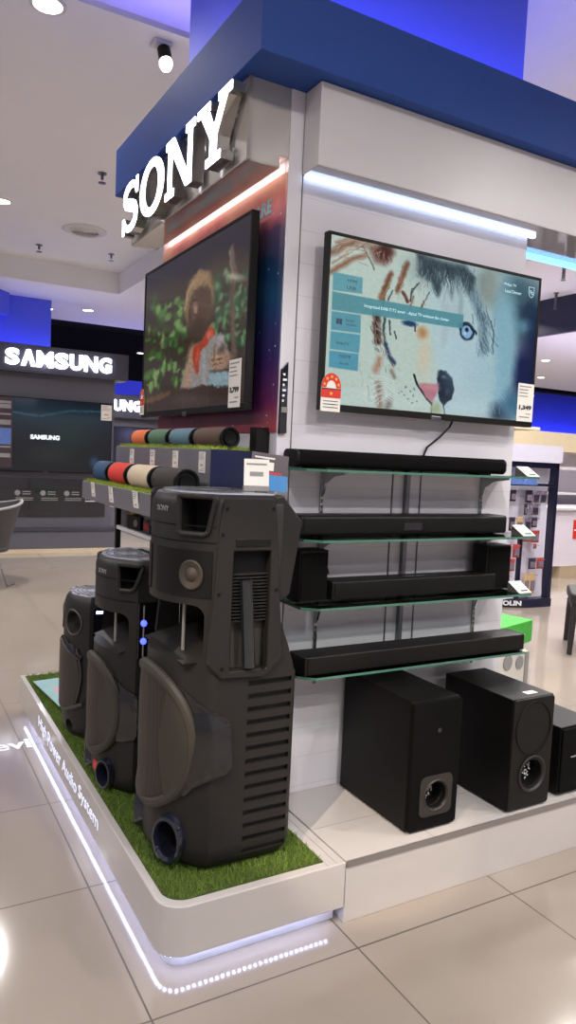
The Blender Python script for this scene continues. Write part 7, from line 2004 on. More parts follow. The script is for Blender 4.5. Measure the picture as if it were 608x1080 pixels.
def energy_label(label, loc, w, h, rz):
    t = thing('energy_label', label, 'energy label', loc, rz)
    n = 16; ol = [(-w / 2, -h / 2), (w / 2, -h / 2), (w / 2, h * .12)] + [(w / 2 * math.cos(PI * i / n), h * .12 + h * .38 * math.sin(PI * i / n)) for i in range(1, n)] + [(-w / 2, h * .12)]
    part('card', MB().prism(ol, -.0015, 0, 'y'), 'tag_white', t, smooth=0)
    arc = [(w / 2 * math.cos(PI * i / n), h * .12 + h * .38 * math.sin(PI * i / n)) for i in range(n + 1)]; ia = [(a * .5, h * .12 + (b - h * .12) * .5) for a, b in arc]
    m = MB()
    for i in range(n): m.prism([arc[i], arc[i + 1], ia[i + 1], ia[i]], -.0025, -.0015, 'y')
    m.box(-w / 2, w / 2, -.0025, -.0015, -h * .14, h * .08)
    part('red_print', m, 'sticker_red', t, smooth=0)
    s = MB()
    def star(cx, cz, r):
        pts = [(cx + (r if i % 2 == 0 else r * .42) * math.sin(PI * i / 5), cz + (r if i % 2 == 0 else r * .42) * math.cos(PI * i / 5)) for i in range(10)]
        s.prism(pts, -.0033, -.0025, 'y')
    for i in range(5): a = PI * (i + .5) / 5; star(w * .38 * math.cos(a), h * .12 + h * .285 * math.sin(a), w * .085)
    star(0, -h * .03, w * .1)
    part('star', s, 'print_yellow', t, smooth=0, label='yellow star print')
    m = MB()
    for i in range(3): m.box(-w * .38, w * .38, -.0022, -.0015, -h * (.24 + .08 * i), -h * (.22 + .08 * i))
    m.box(-w * .5, w * .5, -.003, -.0025, h * .075, h * .105)
    part('print', m, 'print_dark', t, smooth=0)
energy_label('red and white star rating label on the animal-picture television', (1.298, 2.046, 1.578), .076, .125, 0)
energy_label('red and white star rating label on the television with the person', (1.076, 3.325, 1.585), .06, .12, -PI / 2)
solo('power_cable', MB().tube([(1.885, 2.095, 1.55), (1.86, 2.095, 1.50), (1.82, 2.10, 1.46), (1.775, 2.115, 1.42), (1.755, 2.12, 1.37)], .004), 'plastic_black', 'thin black cable hanging from the animal-picture television', 'cable')

# ------------------------------------------------------------------ glass shelves on rails
GX0, GX1, GY0 = 1.168, 2.168, 1.915
for i, x in enumerate((1.332, 2.068)):
    t = thing('shelf_rail', ['slotted metal rail behind the left end of the glass shelves', 'slotted metal rail behind the right end of the glass shelves'][i], 'rail', (x, 2.13, 0), 0, 'shelf rails')
    part('channel', MB().box(-.006, .006, -.008, 0, .60, 1.36), 'steel', t, smooth=0)
    m = MB()
    for k in range(38): m.box(-.0028, .0028, -.0086, -.0078, .61 + k * .02, .622 + k * .02)
    part('slots', m, 'seam_dark', t, smooth=0)
solo('centre_post', MB().box(-.0085, .0085, -.02, 0, .60, 1.34), 'steel_mid', 'thick grey post down the middle of the shelf wall', 'post', (1.695, 2.13, 0), smooth=0, bevel=.002)
for i, x in enumerate((1.635, 1.765)):
    solo('wire', MB().box(-.002, .002, -.004, 0, .60, 1.335), 'steel_dark', ['thin wire left of the thick grey shelf post', 'thin wire right of the thick grey shelf post'][i], 'wire', (x, 2.13, 0), group='thin wall wires', smooth=0)
SHZ = (1.328, 1.106, .890, .668)
names_ = ('topmost glass shelf, at eye level, under the television', 'second glass shelf from the top, with price wedge and long bar', 'third glass shelf, carrying two upright speakers and a bar', 'lowest glass shelf, just above the black subwoofers')
for z, lab in zip(SHZ, names_):
    t = thing('glass_shelf', lab, 'shelf', (GX0, GY0, z), 0, 'glass wall shelves')
    W, D = GX1 - GX0, 2.122 - GY0; c = .045
    poly = [(c, 0), (W - c * .4, 0), (W, c * .4), (W, D), (0, D), (0, c * .9)]
    part('glass', MB().prism(poly, -.008, 0, 'z'), 'shelf_glass', t, smooth=0)
    m = MB(); n = len(poly)
    for k in range(n):
        if k == 3: continue
        a, b = Vector(poly[k]), Vector(poly[(k + 1) % n]); d = (b - a).normalized(); nn = Vector((d.y, -d.x)) * .0012
        m.prism([tuple(a), tuple(b), tuple(b + nn), tuple(a + nn)], -.008, 0, 'z')
    part('green_edge', m, 'glass_edge', t, smooth=0, label='green polished glass edge')
    for x in (1.332, 2.068):
        x -= GX0
        br = MB().prism([(2.122 - GY0, -.009), (.07, -.009), (.07, -.016), (.14, -.026), (.185, -.05), (.2, -.09), (2.122 - GY0, -.09)], x - .004, x + .004, 'x')
        part('bracket', br, 'steel', t, smooth=0)

def soundbar(label, x0, x1, y0, y1, z, h, m='fabric_black', r=.012, group='soundbars on the glass shelves'):
    t = thing('soundbar', label, 'soundbar', ((x0 + x1) / 2, (y0 + y1) / 2, z), 0, group)
    w, d = x1 - x0, y1 - y0
    part('body', MB().prism(rrect(-d / 2, d / 2, .004, h, r), -w / 2 + .012, w / 2 - .012, 'x'), m, t)
    for s in (-1, 1):
        a, b = sorted((s * (w / 2 - .012), s * w / 2)); part('end_cap', MB().prism(rrect(-d / 2, d / 2, .003, h + .0005, r), a, b, 'x'), 'plastic_black', t, smooth=30, bevel=.003)
    for s in (-1, 1): part('foot', MB().box(s * w * .4 - .03, s * w * .4 + .03, -d * .3, d * .3, 0, .005), 'plastic_void', t, smooth=0)
    return t
b1 = soundbar('long black fabric soundbar on the topmost glass shelf', 1.168, 2.09, 2.02, 2.115, SHZ[0], .06, r=.02)
b2 = soundbar('long brown-black soundbar on the second glass shelf', 1.182, 2.088, 2.0, 2.11, SHZ[1], .07, 'plastic_black', .012)
b3 = soundbar('low black soundbar between the two upright speakers', 1.312, 2.048, 2.0, 2.09, SHZ[2], .066, 'plastic_black', .006)
part('top_buttons', MB().box(-.05, .05, -.02, .0, .066, .0675), 'panel_black', b3, smooth=0)
b4 = soundbar('long black soundbar on the lowest glass shelf', 1.178, 2.150, 1.93, 2.03, SHZ[3], .064, 'plastic_black', .006)
part('display_window', MB().box(-.04, .04, -.0472, -.0445, .02, .045), 'panel_black', b2, smooth=0).location = (0, -.0105, 0)
def satellite(label, x, y, w, d, h):
    t = thing('satellite_speaker', label, 'speaker', (x, y, SHZ[2]), 0, 'upright surround speakers')
    part('cabinet', MB().prism(rrect(-w / 2, w / 2, -d / 2, d / 2, .012), .004, h, 'z'), 'plastic_black', t)
    part('front_grille', MB().box(-w / 2 + .006, w / 2 - .006, -d / 2 - .003, -d / 2 + .003, .012, h - .008), 'fabric_black', t, smooth=0, bevel=.002)
    part('foot', MB().box(-w * .3, w * .3, -d * .3, d * .3, 0, .005), 'plastic_void', t, smooth=0)
    return t
satellite('black upright speaker at the left end of the third glass shelf', 1.240, 2.045, .112, .09, .172)
satellite('black upright speaker at the right end of the third glass shelf', 2.075, 2.055, .125, .085, .172)
solo('speaker_cable', MB().tube([(1.36, 2.10, SHZ[2] + .075), (1.355, 2.10, SHZ[2] + .095), (1.335, 2.105, SHZ[2] + .102), (1.305, 2.10, SHZ[2] + .09), (1.305, 2.095, SHZ[2] + .082), (1.33, 2.095, SHZ[2] + .08), (1.35, 2.095, SHZ[2] + .072)], .0025), 'plastic_black', 'thin black cable loop behind the left end of the low soundbar', 'cable')
for z, lab in zip(SHZ[:3], ('sloping white price wedge on the topmost glass shelf', 'sloping white price wedge on the second glass shelf', 'sloping white price wedge on the third glass shelf')):
    t = thing('price_wedge', lab, 'price tag', (2.130, 1.955, z), 0, 'price wedges at the shelf ends')
    part('stand', MB().prism([(-.03, 0), (.032, 0), (.032, .031), (.028, .034)], -.029, .031, 'x'), 'aluminium', t, smooth=0)
    M = Matrix.Translation((0, .0, .0185)) @ Euler((math.atan2(.034, .058), 0, 0)).to_matrix().to_4x4()
    part('card', MB().box(-.031, .033, -.035, .034, 0, .0015, M), 'tag_white', t, smooth=0)
    m = MB()
    for k in range(4): m.box(-.025, -.025 + .022 + .01 * (k % 3), .022 - k * .010, .025 - k * .010, .0015, .002, M)
    part('print', m, 'print_grey', t, smooth=0)
    part('price', MB().box(-.012, .024, -.026, -.018, .0015, .002, M), 'print_dark', t, smooth=0)

# ------------------------------------------------------------------ plinths
PZ = .19
t = thing('display_plinth', 'long low white plinth under the black subwoofers', 'plinth', (1.203, 1.68, 0), 0)
part('body', MB().box(0, 2.2, .004, .45, 0, PZ), 'plinth_white', t, smooth=0, bevel=.002)
part('edge_trim', MB().box(0, 2.2, 0, .004, PZ - .018, PZ + .001), 'aluminium', t, smooth=0)
m = MB()
for x in (.33, .66, .99): m.box(x, x + .002, .004, .45, PZ, PZ + .0006)
m.box(0, 2.2, .2, .202, PZ, PZ + .0006)
part('seam', m, 'print_grey', t, smooth=0)

def plat_outline(x0, x1, y0, y1, r, k=8):
    pts = [(x1, y0), (x1, min(y1, 2.126)), (1.146, min(y1, 2.126)), (1.146, y1), (x0, y1)]
    pts += [(x0 + r - r * math.cos(PI / 2 * i / k), y0 + r - r * math.sin(PI / 2 * i / k)) for i in range(k + 1)]
    return pts
X0, X1, Y0, Y1 = .640, 1.199, 1.68, 3.83
t = thing('display_platform', 'low white glowing platform with rounded corner under the three tower speakers', 'platform', (0, 0, 0), 0)
part('body', MB().prism(plat_outline(X0, X1, Y0, Y1, .075), .052, PZ, 'z'), 'plinth_white', t, bevel=.003)
part('recessed_foot', MB().prism(plat_outline(X0 + .035, X1 - .01, Y0 + .04, Y1 - .03, .05), 0, .053, 'z'), 'white_satin', t)
m = MB(); path = []
k = 0
pts = [(X0 + .014, Y1 - .1), (X0 + .014, Y0 + .074)] + [(X0 + .014 + .05 - .05 * math.cos(PI / 2 * i / 6), Y0 + .018 + .056 - .056 * math.sin(PI / 2 * i / 6)) for i in range(1, 7)] + [(X1 - .03, Y0 + .018)]
acc = 0; step = .0165
for a, b in zip(pts, pts[1:]):
    a, b = Vector(a), Vector(b); L = (b - a).length
    if L < 1e-6: continue
    d = acc
    while d < L:
        p = a + (b - a) * (d / L); m.box(p.x - .0035, p.x + .0035, p.y - .0035, p.y + .0035, .046, .0515); d += step
    acc = d - L
part('led_strip', m, 'led_plinth', t, smooth=0, label='row of small white lights under the platform edge')
yy = 3.32
for word, wl in (('High', .175), ('Power', .245), ('Audio', .235), ('System', .27)):
    put_text('lettering', word, .06, t, (X0 - .0006, yy - wl / 2, .122), 'side_text', M=Euler((0, 0, -PI / 2)).to_matrix().to_4x4() @ UPRIGHT, depth=.0006, width=wl, height=.062 if word in ('High', 'Power', 'System') else .05); yy -= wl + .03
part('seam', MB().box(1.139, 1.1405, Y0 + .002, 2.13, PZ, PZ + .0007).box(1.17, 1.1712, Y0 + .002, 2.13, PZ, PZ + .0007), 'print_grey', t, smooth=0)

def blades(n, area, zfun, hmin, hmax, wid, lean, seed):
    r = np.random.default_rng(seed)
    x, y = area(r, n); n = len(x); z = zfun(x, y)
    a = r.uniform(0, 2 * PI, n); h = r.uniform(hmin, hmax, n); la = r.uniform(0, 2 * PI, n); l = r.uniform(0, lean, n) * h
    dx, dy = np.cos(a) * wid, np.sin(a) * wid
    co = np.zeros((n, 3, 3)); co[:, 0] = np.stack([x - dx, y - dy, z], -1); co[:, 1] = np.stack([x + dx, y + dy, z], -1); co[:, 2] = np.stack([x + np.cos(la) * l, y + np.sin(la) * l, z + h], -1)
    me = bpy.data.meshes.new('blades'); me.vertices.add(n * 3); me.vertices.foreach_set('co', co.ravel())
    me.loops.add(n * 3); me.loops.foreach_set('vertex_index', np.arange(n * 3, dtype=np.int32)); me.polygons.add(n); me.polygons.foreach_set('loop_start', np.arange(0, n * 3, 3, dtype=np.int32)); me.update(calc_edges=True)
    return me
def rect(x0, x1, y0, y1, rad=0):
    def f(r, n):
        x = r.uniform(x0, x1, n); y = r.uniform(y0, y1, n)
        if rad:
            k = ~((x < x0 + rad) & (y < y0 + rad) & (np.hypot(x - x0 - rad, y - y0 - rad) > rad)); return x[k], y[k]
        return x, y
    return f
t = thing('turf_mat', 'dark green artificial turf mat on the white platform', 'artificial grass', (0, 0, 0), 0)
part('backing', MB().prism(plat_outline(.663, 1.136, 1.708, 3.80, .06), PZ, PZ + .003, 'z'), 'turf_base', t, smooth=0)
o = link('grass_pile', blades(46000, rect(.663, 1.136, 1.708, 3.80, .06), lambda x, y: np.full(x.shape, PZ + .003), .007, .019, .0012, 1.1, 3), 'turf_green', t, smooth=0); o['kind'] = 'stuff'
# flat print lying on the turf behind the smallest tower
t = thing('leaflet', 'pale teal printed sheet lying on the turf behind the smallest tower', 'leaflet', (.80, 3.45, PZ + .02), .1)
part('sheet', MB().box(-.11, .14, -.2, .2, 0, .003), 'leaflet_teal', t, smooth=0)
part('print', MB().box(-.06, .02, -.08, .06, .003, .0034), 'leaflet_pink', t, smooth=0)

# ------------------------------------------------------------------ three tower speakers
mat('control_top', rgb(206, 209, 220), .16, metal=.3, coat=.6, var=.1, scale=30)  # pale tone: ceiling reflection painted in on taller towers, own silver on smallest
SZ = PZ + .006
big = Plan(.20, .11, .375)
plate_screws = ((.122, 1.020), (.262, 1.020), (.112, .95), (.108, .79), (.282, .795), (.125, .585), (.25, .578))
party_tower('party_speaker', 'tallest black tower speaker, nearest, with slotted side panel', (.69, 1.975, SZ), big, 1.055,
            gap=(.60, .752, .176, .27), grille=(.165, .552, .163), ports=(.112, .085, .052, .072),
            handle=[(.106, 1.044), (.112, 1.049), (.186, 1.049), (.190, 1.042), (.178, .953), (.170, .946), (.116, .946), (.110, .952)],
            wedge=[(.548, .06, .075), (.52, .115, .135), (.49, .136, .168), (.462, .152, .205), (.445, .160, .235), (.430, .163, .249), (.31, .168, .252), (.292, .160, .235), (.275, .156, .195), (.25, .150, .168), (.22, .14, .15)],
            driver=(.022, .188, .775, .902, .146, .836, .036), slots=(.213, .352, .533, .047, 14),
            plate=([(.117, 1.048), (.270, 1.048), (.296, .762), (.312, .605), (.254, .55), (.124, .558), (.08, .60), (.095, .76), (.103, .96)], (.148, .262, .575, .905)),
            wing=[(.275, 1.052), (.30, 1.058), (.352, 1.0), (.368, .985), (.335, .775), (.30, .755), (.29, .80)],
            seams=(.925, .968), logo_z=1.008, back_cut=[(.30, 1.2), (.30, .72), (.335, .63), (.362, .55), (.5, .55), (.5, 1.2)])
mid = Plan(.18, .085, .232)
party_tower('party_speaker', 'middle-height black tower speaker with two glowing blue lights', (.665, 2.48, SZ), mid, .80,
            gap=(.495, .622, .158, .19), grille=(.128, .447, .137), ports=(.096, .068, .037, .052),
            handle=[(.122, .782), (.128, .787), (.19, .787), (.194, .78), (.172, .71), (.164, .702), (.132, .700), (.126, .706)],
            wedge=[(.44, .06, .07), (.41, .10, .115), (.38, .12, .145), (.35, .132, .185), (.335, .138, .21), (.22, .138, .212), (.205, .13, .19), (.19, .125, .15)],
            seams=(.665, .735), logo_z=.752, led=(.088, .16, .475, .665, .106, (.536, .596)), sticker=(-.05, -.008, .055, .085), rod=(.055, -.04))

def small_tower():
    pl = Plan(.15, .06, .222)
    t = thing('party_speaker', 'smallest and furthest black tower speaker with pale disc top', 'speaker', (.672, 2.985, SZ), 0)
    h = .575
    me = pl.loft([(0, .02), (.012, .012), (.035, .002), (.07, 0), (h - .05, 0), (h - .02, .008), (h - .004, .02), (h, .024)]).mesh()
    cuts = []
    for sg in (-1, 1):
        cuts.append(MB().lathe([(.030, -.035), (.046, .004), (.052, .05)], n=28, M=pl.frame(sg * .075, .47)))
        cuts.append(MB().lathe([(.024, -.04), (.027, .04)], n=24, M=pl.frame(sg * .06, .045)))
    slit = [(0.0, .405), (.02, .398), (.13, .335), (.138, .318), (.12, .318), (.0, .378), (-.12, .318), (-.138, .318), (-.13, .335), (-.02, .398)]
    k = len(slit); sl = MB()
    body = link('cabinet', boolean(me, cuts), 'plastic_dark', t, smooth=35)
    for sg in (-1, 1):
        M = pl.frame(sg * .075, .47, -.03)
        part('tweeter', MB().lathe([(.034, 0), (.03, .006), (.016, .002), (.012, .008), (.0005, .012)], n=28, M=M), 'plastic_black', t)
        part('tweeter_rim', tube_on(pl, [(sg * .075 + .047 * math.cos(2 * PI * i / 30), .47 + .05 * math.sin(2 * PI * i / 30)) for i in range(30)], .004, .001), 'rim_dark', t)
        # slanting glossy slot leading down from the nose to the flank
        m = MB().tube([pl.at(sg * (.004 + .122 * i / 10), .392 - .062 * (i / 10), .004) for i in range(11)], [.011 + .003 * math.sin(PI * i / 10) for i in range(11)], 10)
        part('slanting_handle', m, 'gloss_black', t, label='shiny slanting strip above the grille')
    rows = []
    for j in range(25):
        u = j / 24; z = .12 + .26 * u; wd = .085 + .03 * math.sin(PI * u); rows.append((z, -wd, wd))
    part('woofer_grille', pl.patch(rows, .004, 25, .012), 'grille_dark', t, label='dark smooth grille')
    lip = [(-.135 + .27 * i / 24, .105 + .045 * abs((i - 12) / 12) ** 1.6) for i in range(25)]
    part('lower_lip', tube_on(pl, lip, .009, .004, False), 'rim_dark', t)
    part('side_rib', tube_on(pl, [(-.105 - .02 * math.sin(PI * i / 12), .37 - .22 * i / 12) for i in range(13)], .005, .006, False), 'rim_dark', t)
    top = [(.111 + (x - .111) * .80, y * .80) for x, y in pl.outline()]
    cp = part('control_panel', MB().prism(top, h - .002, h + .004), 'control_top', t, label='pale shiny control panel on top')
    m = MB()
    for r in (.035, .055, .075, .095):
        m.tube([(.11 + r * .8 * math.cos(2 * PI * i / 40), r * 1.15 * math.sin(2 * PI * i / 40), h + .0045) for i in range(40)], .0016, 4, True)
    for a in range(12): m.box(.11 + .088 * math.cos(a * PI / 6) - .005, .11 + .088 * math.cos(a * PI / 6) + .005, .12 * math.sin(a * PI / 6) - .004, .12 * math.sin(a * PI / 6) + .004, h + .004, h + .0055)
    part('button', m, 'print_dark', cp)
    for sg in (-1, 1):
        a, b = sorted((sg * .147, sg * .153)); lp = part('light_panel', MB().prism(rrect(.075, .18, .30, .54, .02), a, b, 'y'), 'gloss_black', t, smooth=0)
        a, b = sorted((sg * .152, sg * .156)); part('blue_led', MB().box(.085, .15, a, b, .515, .525), 'led_blue', lp, smooth=0, label='glowing blue light')
small_tower()

# folder and price card standing on top of the tallest tower
t = thing('price_tag', 'white price card standing on the tallest tower speaker', 'price tag', (.965, 1.90, SZ + 1.0595), -.25); t.rotation_euler = (-.12, 0, -.3)
part('card', MB().box(-.037, .037, -.002, 0, .018, .095), 'tag_white', t, smooth=0); part('holder', MB().box(-.038, .038, -.004, .02, 0, .018), 'aluminium', t, smooth=0, bevel=.002)
m = MB(); m.box(-.02, .02, -.003, -.002, .045, .058); part('price', m, 'print_grey', t, smooth=0)
m = MB(); m.box(-.03, .03, -.003, -.002, .078, .083); part('print', m, 'print_grey', t, smooth=0)
t = thing('leaflet', 'dark and blue printed leaflet standing behind the white card on the tallest tower', 'leaflet', (1.045, 1.99, SZ + 1.0595), 0); t.rotation_euler = (-.2, .1, -.2)
part('sheet', MB().box(-.055, .065, -.002, 0, .0, .115), 'leaflet_dark', t, smooth=0)
part('blue_print', MB().box(-.055, .065, -.003, -.002, 0, .05).box(-.05, .0, -.0035, -.003, .01, .03), 'leaflet_blue', t, smooth=0)
part('white_print', MB().box(-.05, -.02, -.003, -.002, .062, .088).box(-.012, .018, -.003, -.002, .062, .088).box(-.045, .02, -.003, -.002, .098, .103), 'tag_white', t, smooth=0)
part('red_print', MB().box(-.015, .045, -.003, -.0021, .051, .058), 'print_red', t, smooth=0)

# ------------------------------------------------------------------ stepped stand with cylinder speakers
t = thing('stepped_stand', 'grey two-step stand with lime turf treads on the pillar side', 'display stand', (0, 0, 0), 0)
U0, L0, SY0, SY1 = .948, .80, 2.20, 3.285
part('upper_step', MB().box(U0, 1.148, SY0 + .004, SY1, 1.0, 1.375), 'tier_grey', t, smooth=0, bevel=.002)
part('lower_step', MB().box(L0, U0 - .001, SY0 + .004, SY1, 1.138, 1.215), 'tier_grey', t, smooth=0, bevel=.002)
part('end_panel', MB().box(U0, 1.12, SY0, SY0 + .004, 1.0, 1.375), 'navy', t, smooth=0)
part('back_board', MB().box(1.10, 1.148, SY0 - .02, SY0 + .03, 1.0, 1.455), 'plastic_black', t, smooth=0)
for x0, x1, z in ((U0 + .004, 1.14, 1.375), (L0 + .004, U0 - .004, 1.215)):
    o = link('turf_strip', blades(6500, rect(x0, x1, SY0 + .01, SY1 - .005), lambda x, y: np.full(x.shape, z), .006, .018, .0012, 1.1, 5), 'turf_lime', t, smooth=0); o['kind'] = 'stuff'; o['label'] = 'lime green turf strip'
# open rack underneath
for y in (2.26, 3.1): part('post', MB().box(.905, .925, y, y + .02, PZ + .004, 1.14), 'plastic_black', t, smooth=0)
part('post', MB().box(1.12, 1.14, 3.1, 3.12, PZ + .004, 1.0), 'plastic_black', t, smooth=0)
for z in (.70, 1.035): part('shelf_board', MB().box(.905, 1.145, 2.24, 3.12, z - .016, z), 'white_satin', t, smooth=0, bevel=.002)

CYL = []
def cylinder_speaker(label, m, x, y0, y1, z, r):
    L = y1 - y0
    t = thing('portable_speaker', label, 'portable speaker', (x, (y0 + y1) / 2, z), 0, 'fabric cylinder speakers on the stepped stand')
    k = .012
    part('fabric_sleeve', MB().lathe([(r * .96, -L / 2 + k), (r, -L / 2 + k * 1.6), (r, L / 2 - k * 1.6), (r * .96, L / 2 - k)], c=(0, 0, r), axis='y', n=36), m, t)
    for s in (-1, 1):
        part('end_ring', MB().lathe([(r * .72, s * (L / 2 - k * 1.4)), (r * .97, s * (L / 2 - k * 1.2)), (r * .99, s * (L / 2 - .004)), (r * .9, s * L / 2), (r * .78, s * (L / 2 - .003)), (r * .74, s * (L / 2 - .01)), (r * .2, s * (L / 2 - .011))], c=(0, 0, r), axis='y', n=36), 'plastic_black', t)
    part('bass_cone', MB().lathe([(r * .6, -L / 2 + .010), (r * .55, -L / 2 + .003), (r * .2, -L / 2 + .006), (.001, -L / 2 + .006)], c=(0, 0, r), axis='y', n=28), 'plastic_void', t)
    part('carry_tab', MB().box(-r * .98 - .002, -r * .9, L / 2 - .045, L / 2 - .02, r * .8, r * 1.2), m, t, smooth=0, bevel=.002)
    return t
zu, zl = 1.3765, 1.2165
for lab, m, a, b in (('orange cylinder speaker, far end of the upper step', 'orange_cloth', 3.03, 3.24), ('sage green cylinder speaker on the upper step beside the orange one', 'green_cloth', 2.775, 3.005),
                     ('grey-blue cylinder speaker on the upper step next to the brown one', 'teal_cloth', 2.52, 2.75), ('brown cylinder speaker with black end, near end of the upper step', 'brown_cloth', 2.245, 2.495)):
    cylinder_speaker(lab, m, 1.035, a, b, zu, .038)
for lab, m, a, b in (('dark blue cylinder speaker, far end of the lower step', 'navy_cloth', 3.03, 3.24), ('red cylinder speaker on the lower step beside the dark blue one', 'red_cloth', 2.765, 3.0),
                     ('cream cylinder speaker on the lower step beside the red one', 'cream_cloth', 2.48, 2.735), ('black cylinder speaker, near end of the lower step', 'black_cloth', 2.215, 2.45)):
    cylinder_speaker(lab, m, .875, a, b, zl, .0455)
for i, y in enumerate((3.085, 2.815, 2.505, 2.30)):
    price_card('price_tag', 'white price tag hanging under the %s cylinder speaker' % ('dark blue', 'red', 'cream', 'black lower-step')[i], (L0 - .001, y, 1.178 - .004 * (i % 2)), .056, .078, -PI / 2, None, .01, 'price tags on the stepped stand', tilt=.12, red=True)
for i, y in enumerate((3.04, 2.775, 2.52, 2.27)):
    price_card('price_tag', 'white price tag hanging under the %s cylinder speaker' % ('orange', 'sage green', 'grey-blue', 'brown upper-step')[i], (U0 - .001, y, 1.33), .056, .07, -PI / 2, None, .01, 'price tags on the stepped stand', red=True)
solo('charging_cable', MB().tube([(.975, 2.52, zu + .006), (.962, 2.58, zu + .012), (.97, 2.64, zu + .02), (.965, 2.70, zu + .008), (.975, 2.76, zu + .012), (.98, 2.72, zu + .016), (.97, 2.66, zu + .01)], .003), 'plastic_black', 'thin black looped cord on the upper turf strip', 'cable')
# small goods on the rack's boards
t = thing('headphone_box', 'yellow-topped black headphone carton on the white rack board', 'carton', (.955, 2.92, 1.036), .2)
part('carton', MB().box(-.035, .035, -.055, .055, 0, .055), 'plastic_black', t, smooth=0, bevel=.003); part('headband', MB().tube([(-.01, -.06 + .12 * i / 10, .058 + .014 * math.sin(PI * i / 10)) for i in range(11)], .009, 8), 'print_yellow', t, label='yellow curved top')
part('ear_pad', MB().cyl((-.037, -.02, .026), (-.033, -.02, .026), .016, n=16), 'print_grey', t)
t = thing('headphone_box', 'small dark red carton right of the yellow-topped one', 'carton', (.955, 2.76, 1.036), 0)
part('carton', MB().box(-.03, .03, -.04, .04, 0, .05), 'pack_dark', t, smooth=0, bevel=.003); part('label_print', MB().box(-.0315, -.03, -.03, .03, .015, .04), 'print_red', t, smooth=0)
t = thing('toy_car', 'small red model car on the lower rack board', 'toy', (.96, 2.93, .701), .15)
part('body', MB().prism([(-.1, .01), (.1, .01), (.1, .03), (.06, .036), (.03, .06), (-.03, .06), (-.07, .036), (-.1, .03)], -.035, .035, 'x'), 'red_cloth', t, smooth=0, bevel=.004)
m = MB()
for y in (-.06, .06): m.cyl((-.038, y, .014), (.038, y, .014), .014, n=14)
part('wheel', m, 'plastic_black', t)

# ------------------------------------------------------------------ subwoofers
def subwoofer(label, x0, x1, y0, y1, h, style, front='fabric_black'):
    w, d = x1 - x0, y1 - y0
    t = thing('subwoofer', label, 'subwoofer', ((x0 + x1) / 2, y0, PZ + .0008), 0)
    for sx in (-1, 1):
        for y in (.05, d - .05): part('foot', MB().cyl((sx * (w / 2 - .03), y, 0), (sx * (w / 2 - .03), y, .006), .012, n=12), 'plastic_void', t)
    if style == 3:
        part('cabinet', MB().box(-w / 2, w / 2, 0.004, d, .005, h), 'wood_black', t, smooth=0, bevel=.004)
        part('front_grille', MB().box(-w / 2 + .004, w / 2 - .004, -.006, .004, .012, h - .006), 'fabric_black', t, smooth=0, bevel=.003)
        part('logo', MB().box(-w / 2 + .05, -w / 2 + .10, -.0075, -.006, h * .55, h * .57), 'print_grey', t, smooth=0); return t
    pz, pr = (.115, .047) if style == 1 else (.125, .058)
    px = .006
    cab = MB().box(-w / 2, w / 2, .002, d, .005, h).mesh()
    hole = MB().lathe([(pr * .82, -.03), (pr * .82, .12)], c=(px, 0, pz), axis='y', n=32)
    cab = boolean(cab, [hole])
    c = link('cabinet', cab, 'wood_black', t, smooth=0); bv = c.modifiers.new('bevel', 'BEVEL'); bv.width = .003; bv.segments = 2; bv.limit_method = 'ANGLE'
    fp = MB().prism(rrect(-w / 2 + .001, w / 2 - .001, .007, h - .001, .014), -.014 if style == 1 else -.006, .002, 'y').mesh()
    fp = boolean(fp, [MB().lathe([(pr * .82, -.03), (pr * .82, .12)], c=(px, 0, pz), axis='y', n=32)])
    f = link('front_panel', fp, front, t, smooth=0); bv = f.modifiers.new('bevel', 'BEVEL'); bv.width = .004; bv.segments = 2; bv.limit_method = 'ANGLE'
    yf = -.014 if style == 1 else -.006
    if style == 1:
        sq = MB().prism(rrect(px - .066, px + .066, pz - .066, pz + .066, .022), yf - .003, yf, 'y').mesh()
        sq = boolean(sq, [MB().lathe([(pr * .95, -.06), (pr * .95, .06)], c=(px, 0, pz), axis='y', n=32)])
        link('port_plate', sq, 'rim_black', t, smooth=0)
        part('sensor', MB().lathe([(.008, yf - .002), (.008, yf)], c=(px + .0, 0, h * .77), axis='y', n=16), 'panel_black', t)
    else:
        part('driver_ring', MB().tube([(.0 + .082 * math.cos(2 * PI * i / 40), yf - .001, h * .73 + .092 * math.sin(2 * PI * i / 40)) for i in range(40)], .0025, 6, True), 'plastic_void', t)
        part('energy_sticker', MB().box(.0, .05, .03, .055, h + .0001, h + .0012), 'tag_white', t, smooth=0, label='small white sticker on top')
    ring = MB().lathe([(pr * 1.12, yf - .003), (pr * 1.04, yf - .006), (pr * .86, yf + .004), (pr * .80, .06), (pr * .82, .061), (pr * 1.12, yf)], c=(px, 0, pz), axis='y', n=36).mesh()
    bm = bmesh.new(); bm.from_mesh(ring); bmesh.ops.delete(bm, geom=[q for q in bm.faces if len(q.verts) > 8], context='FACES_ONLY'); bm.to_mesh(ring); bm.free()
    link('port_ring', ring, 'rim_black', t, smooth=40)
    m = MB(); r = random.Random(style)
    for i in range(26):
        a = r.uniform(-2.0, .6); q = pr * .68 * math.sqrt(r.random()); m.lathe([(.0002, -.001), (.003, 0), (.0002, .001)], c=(px + q * math.cos(a), .038, pz + q * math.sin(a) - .004), axis='y', n=6)
    part('port_mesh', MB().lathe([(pr * .8, .039), (pr * .8, .042)], c=(px, 0, pz), axis='y', n=28), 'plastic_void', t)
    part('mesh_glints', m, 'print_white', t, label='bright perforations inside the port')  # white dots stand in for light glinting on the port mesh
    return t
mat('rim_black', rgb(48, 45, 42), .4, spec=.3)
subwoofer('large black subwoofer, nearest of the three on the plinth', 1.457, 1.657, 1.735, 2.108, .425, 1)
subwoofer('middle black subwoofer with round driver and white sticker on top', 1.862, 2.060, 1.70, 2.035, .392, 2, 'plastic_black')
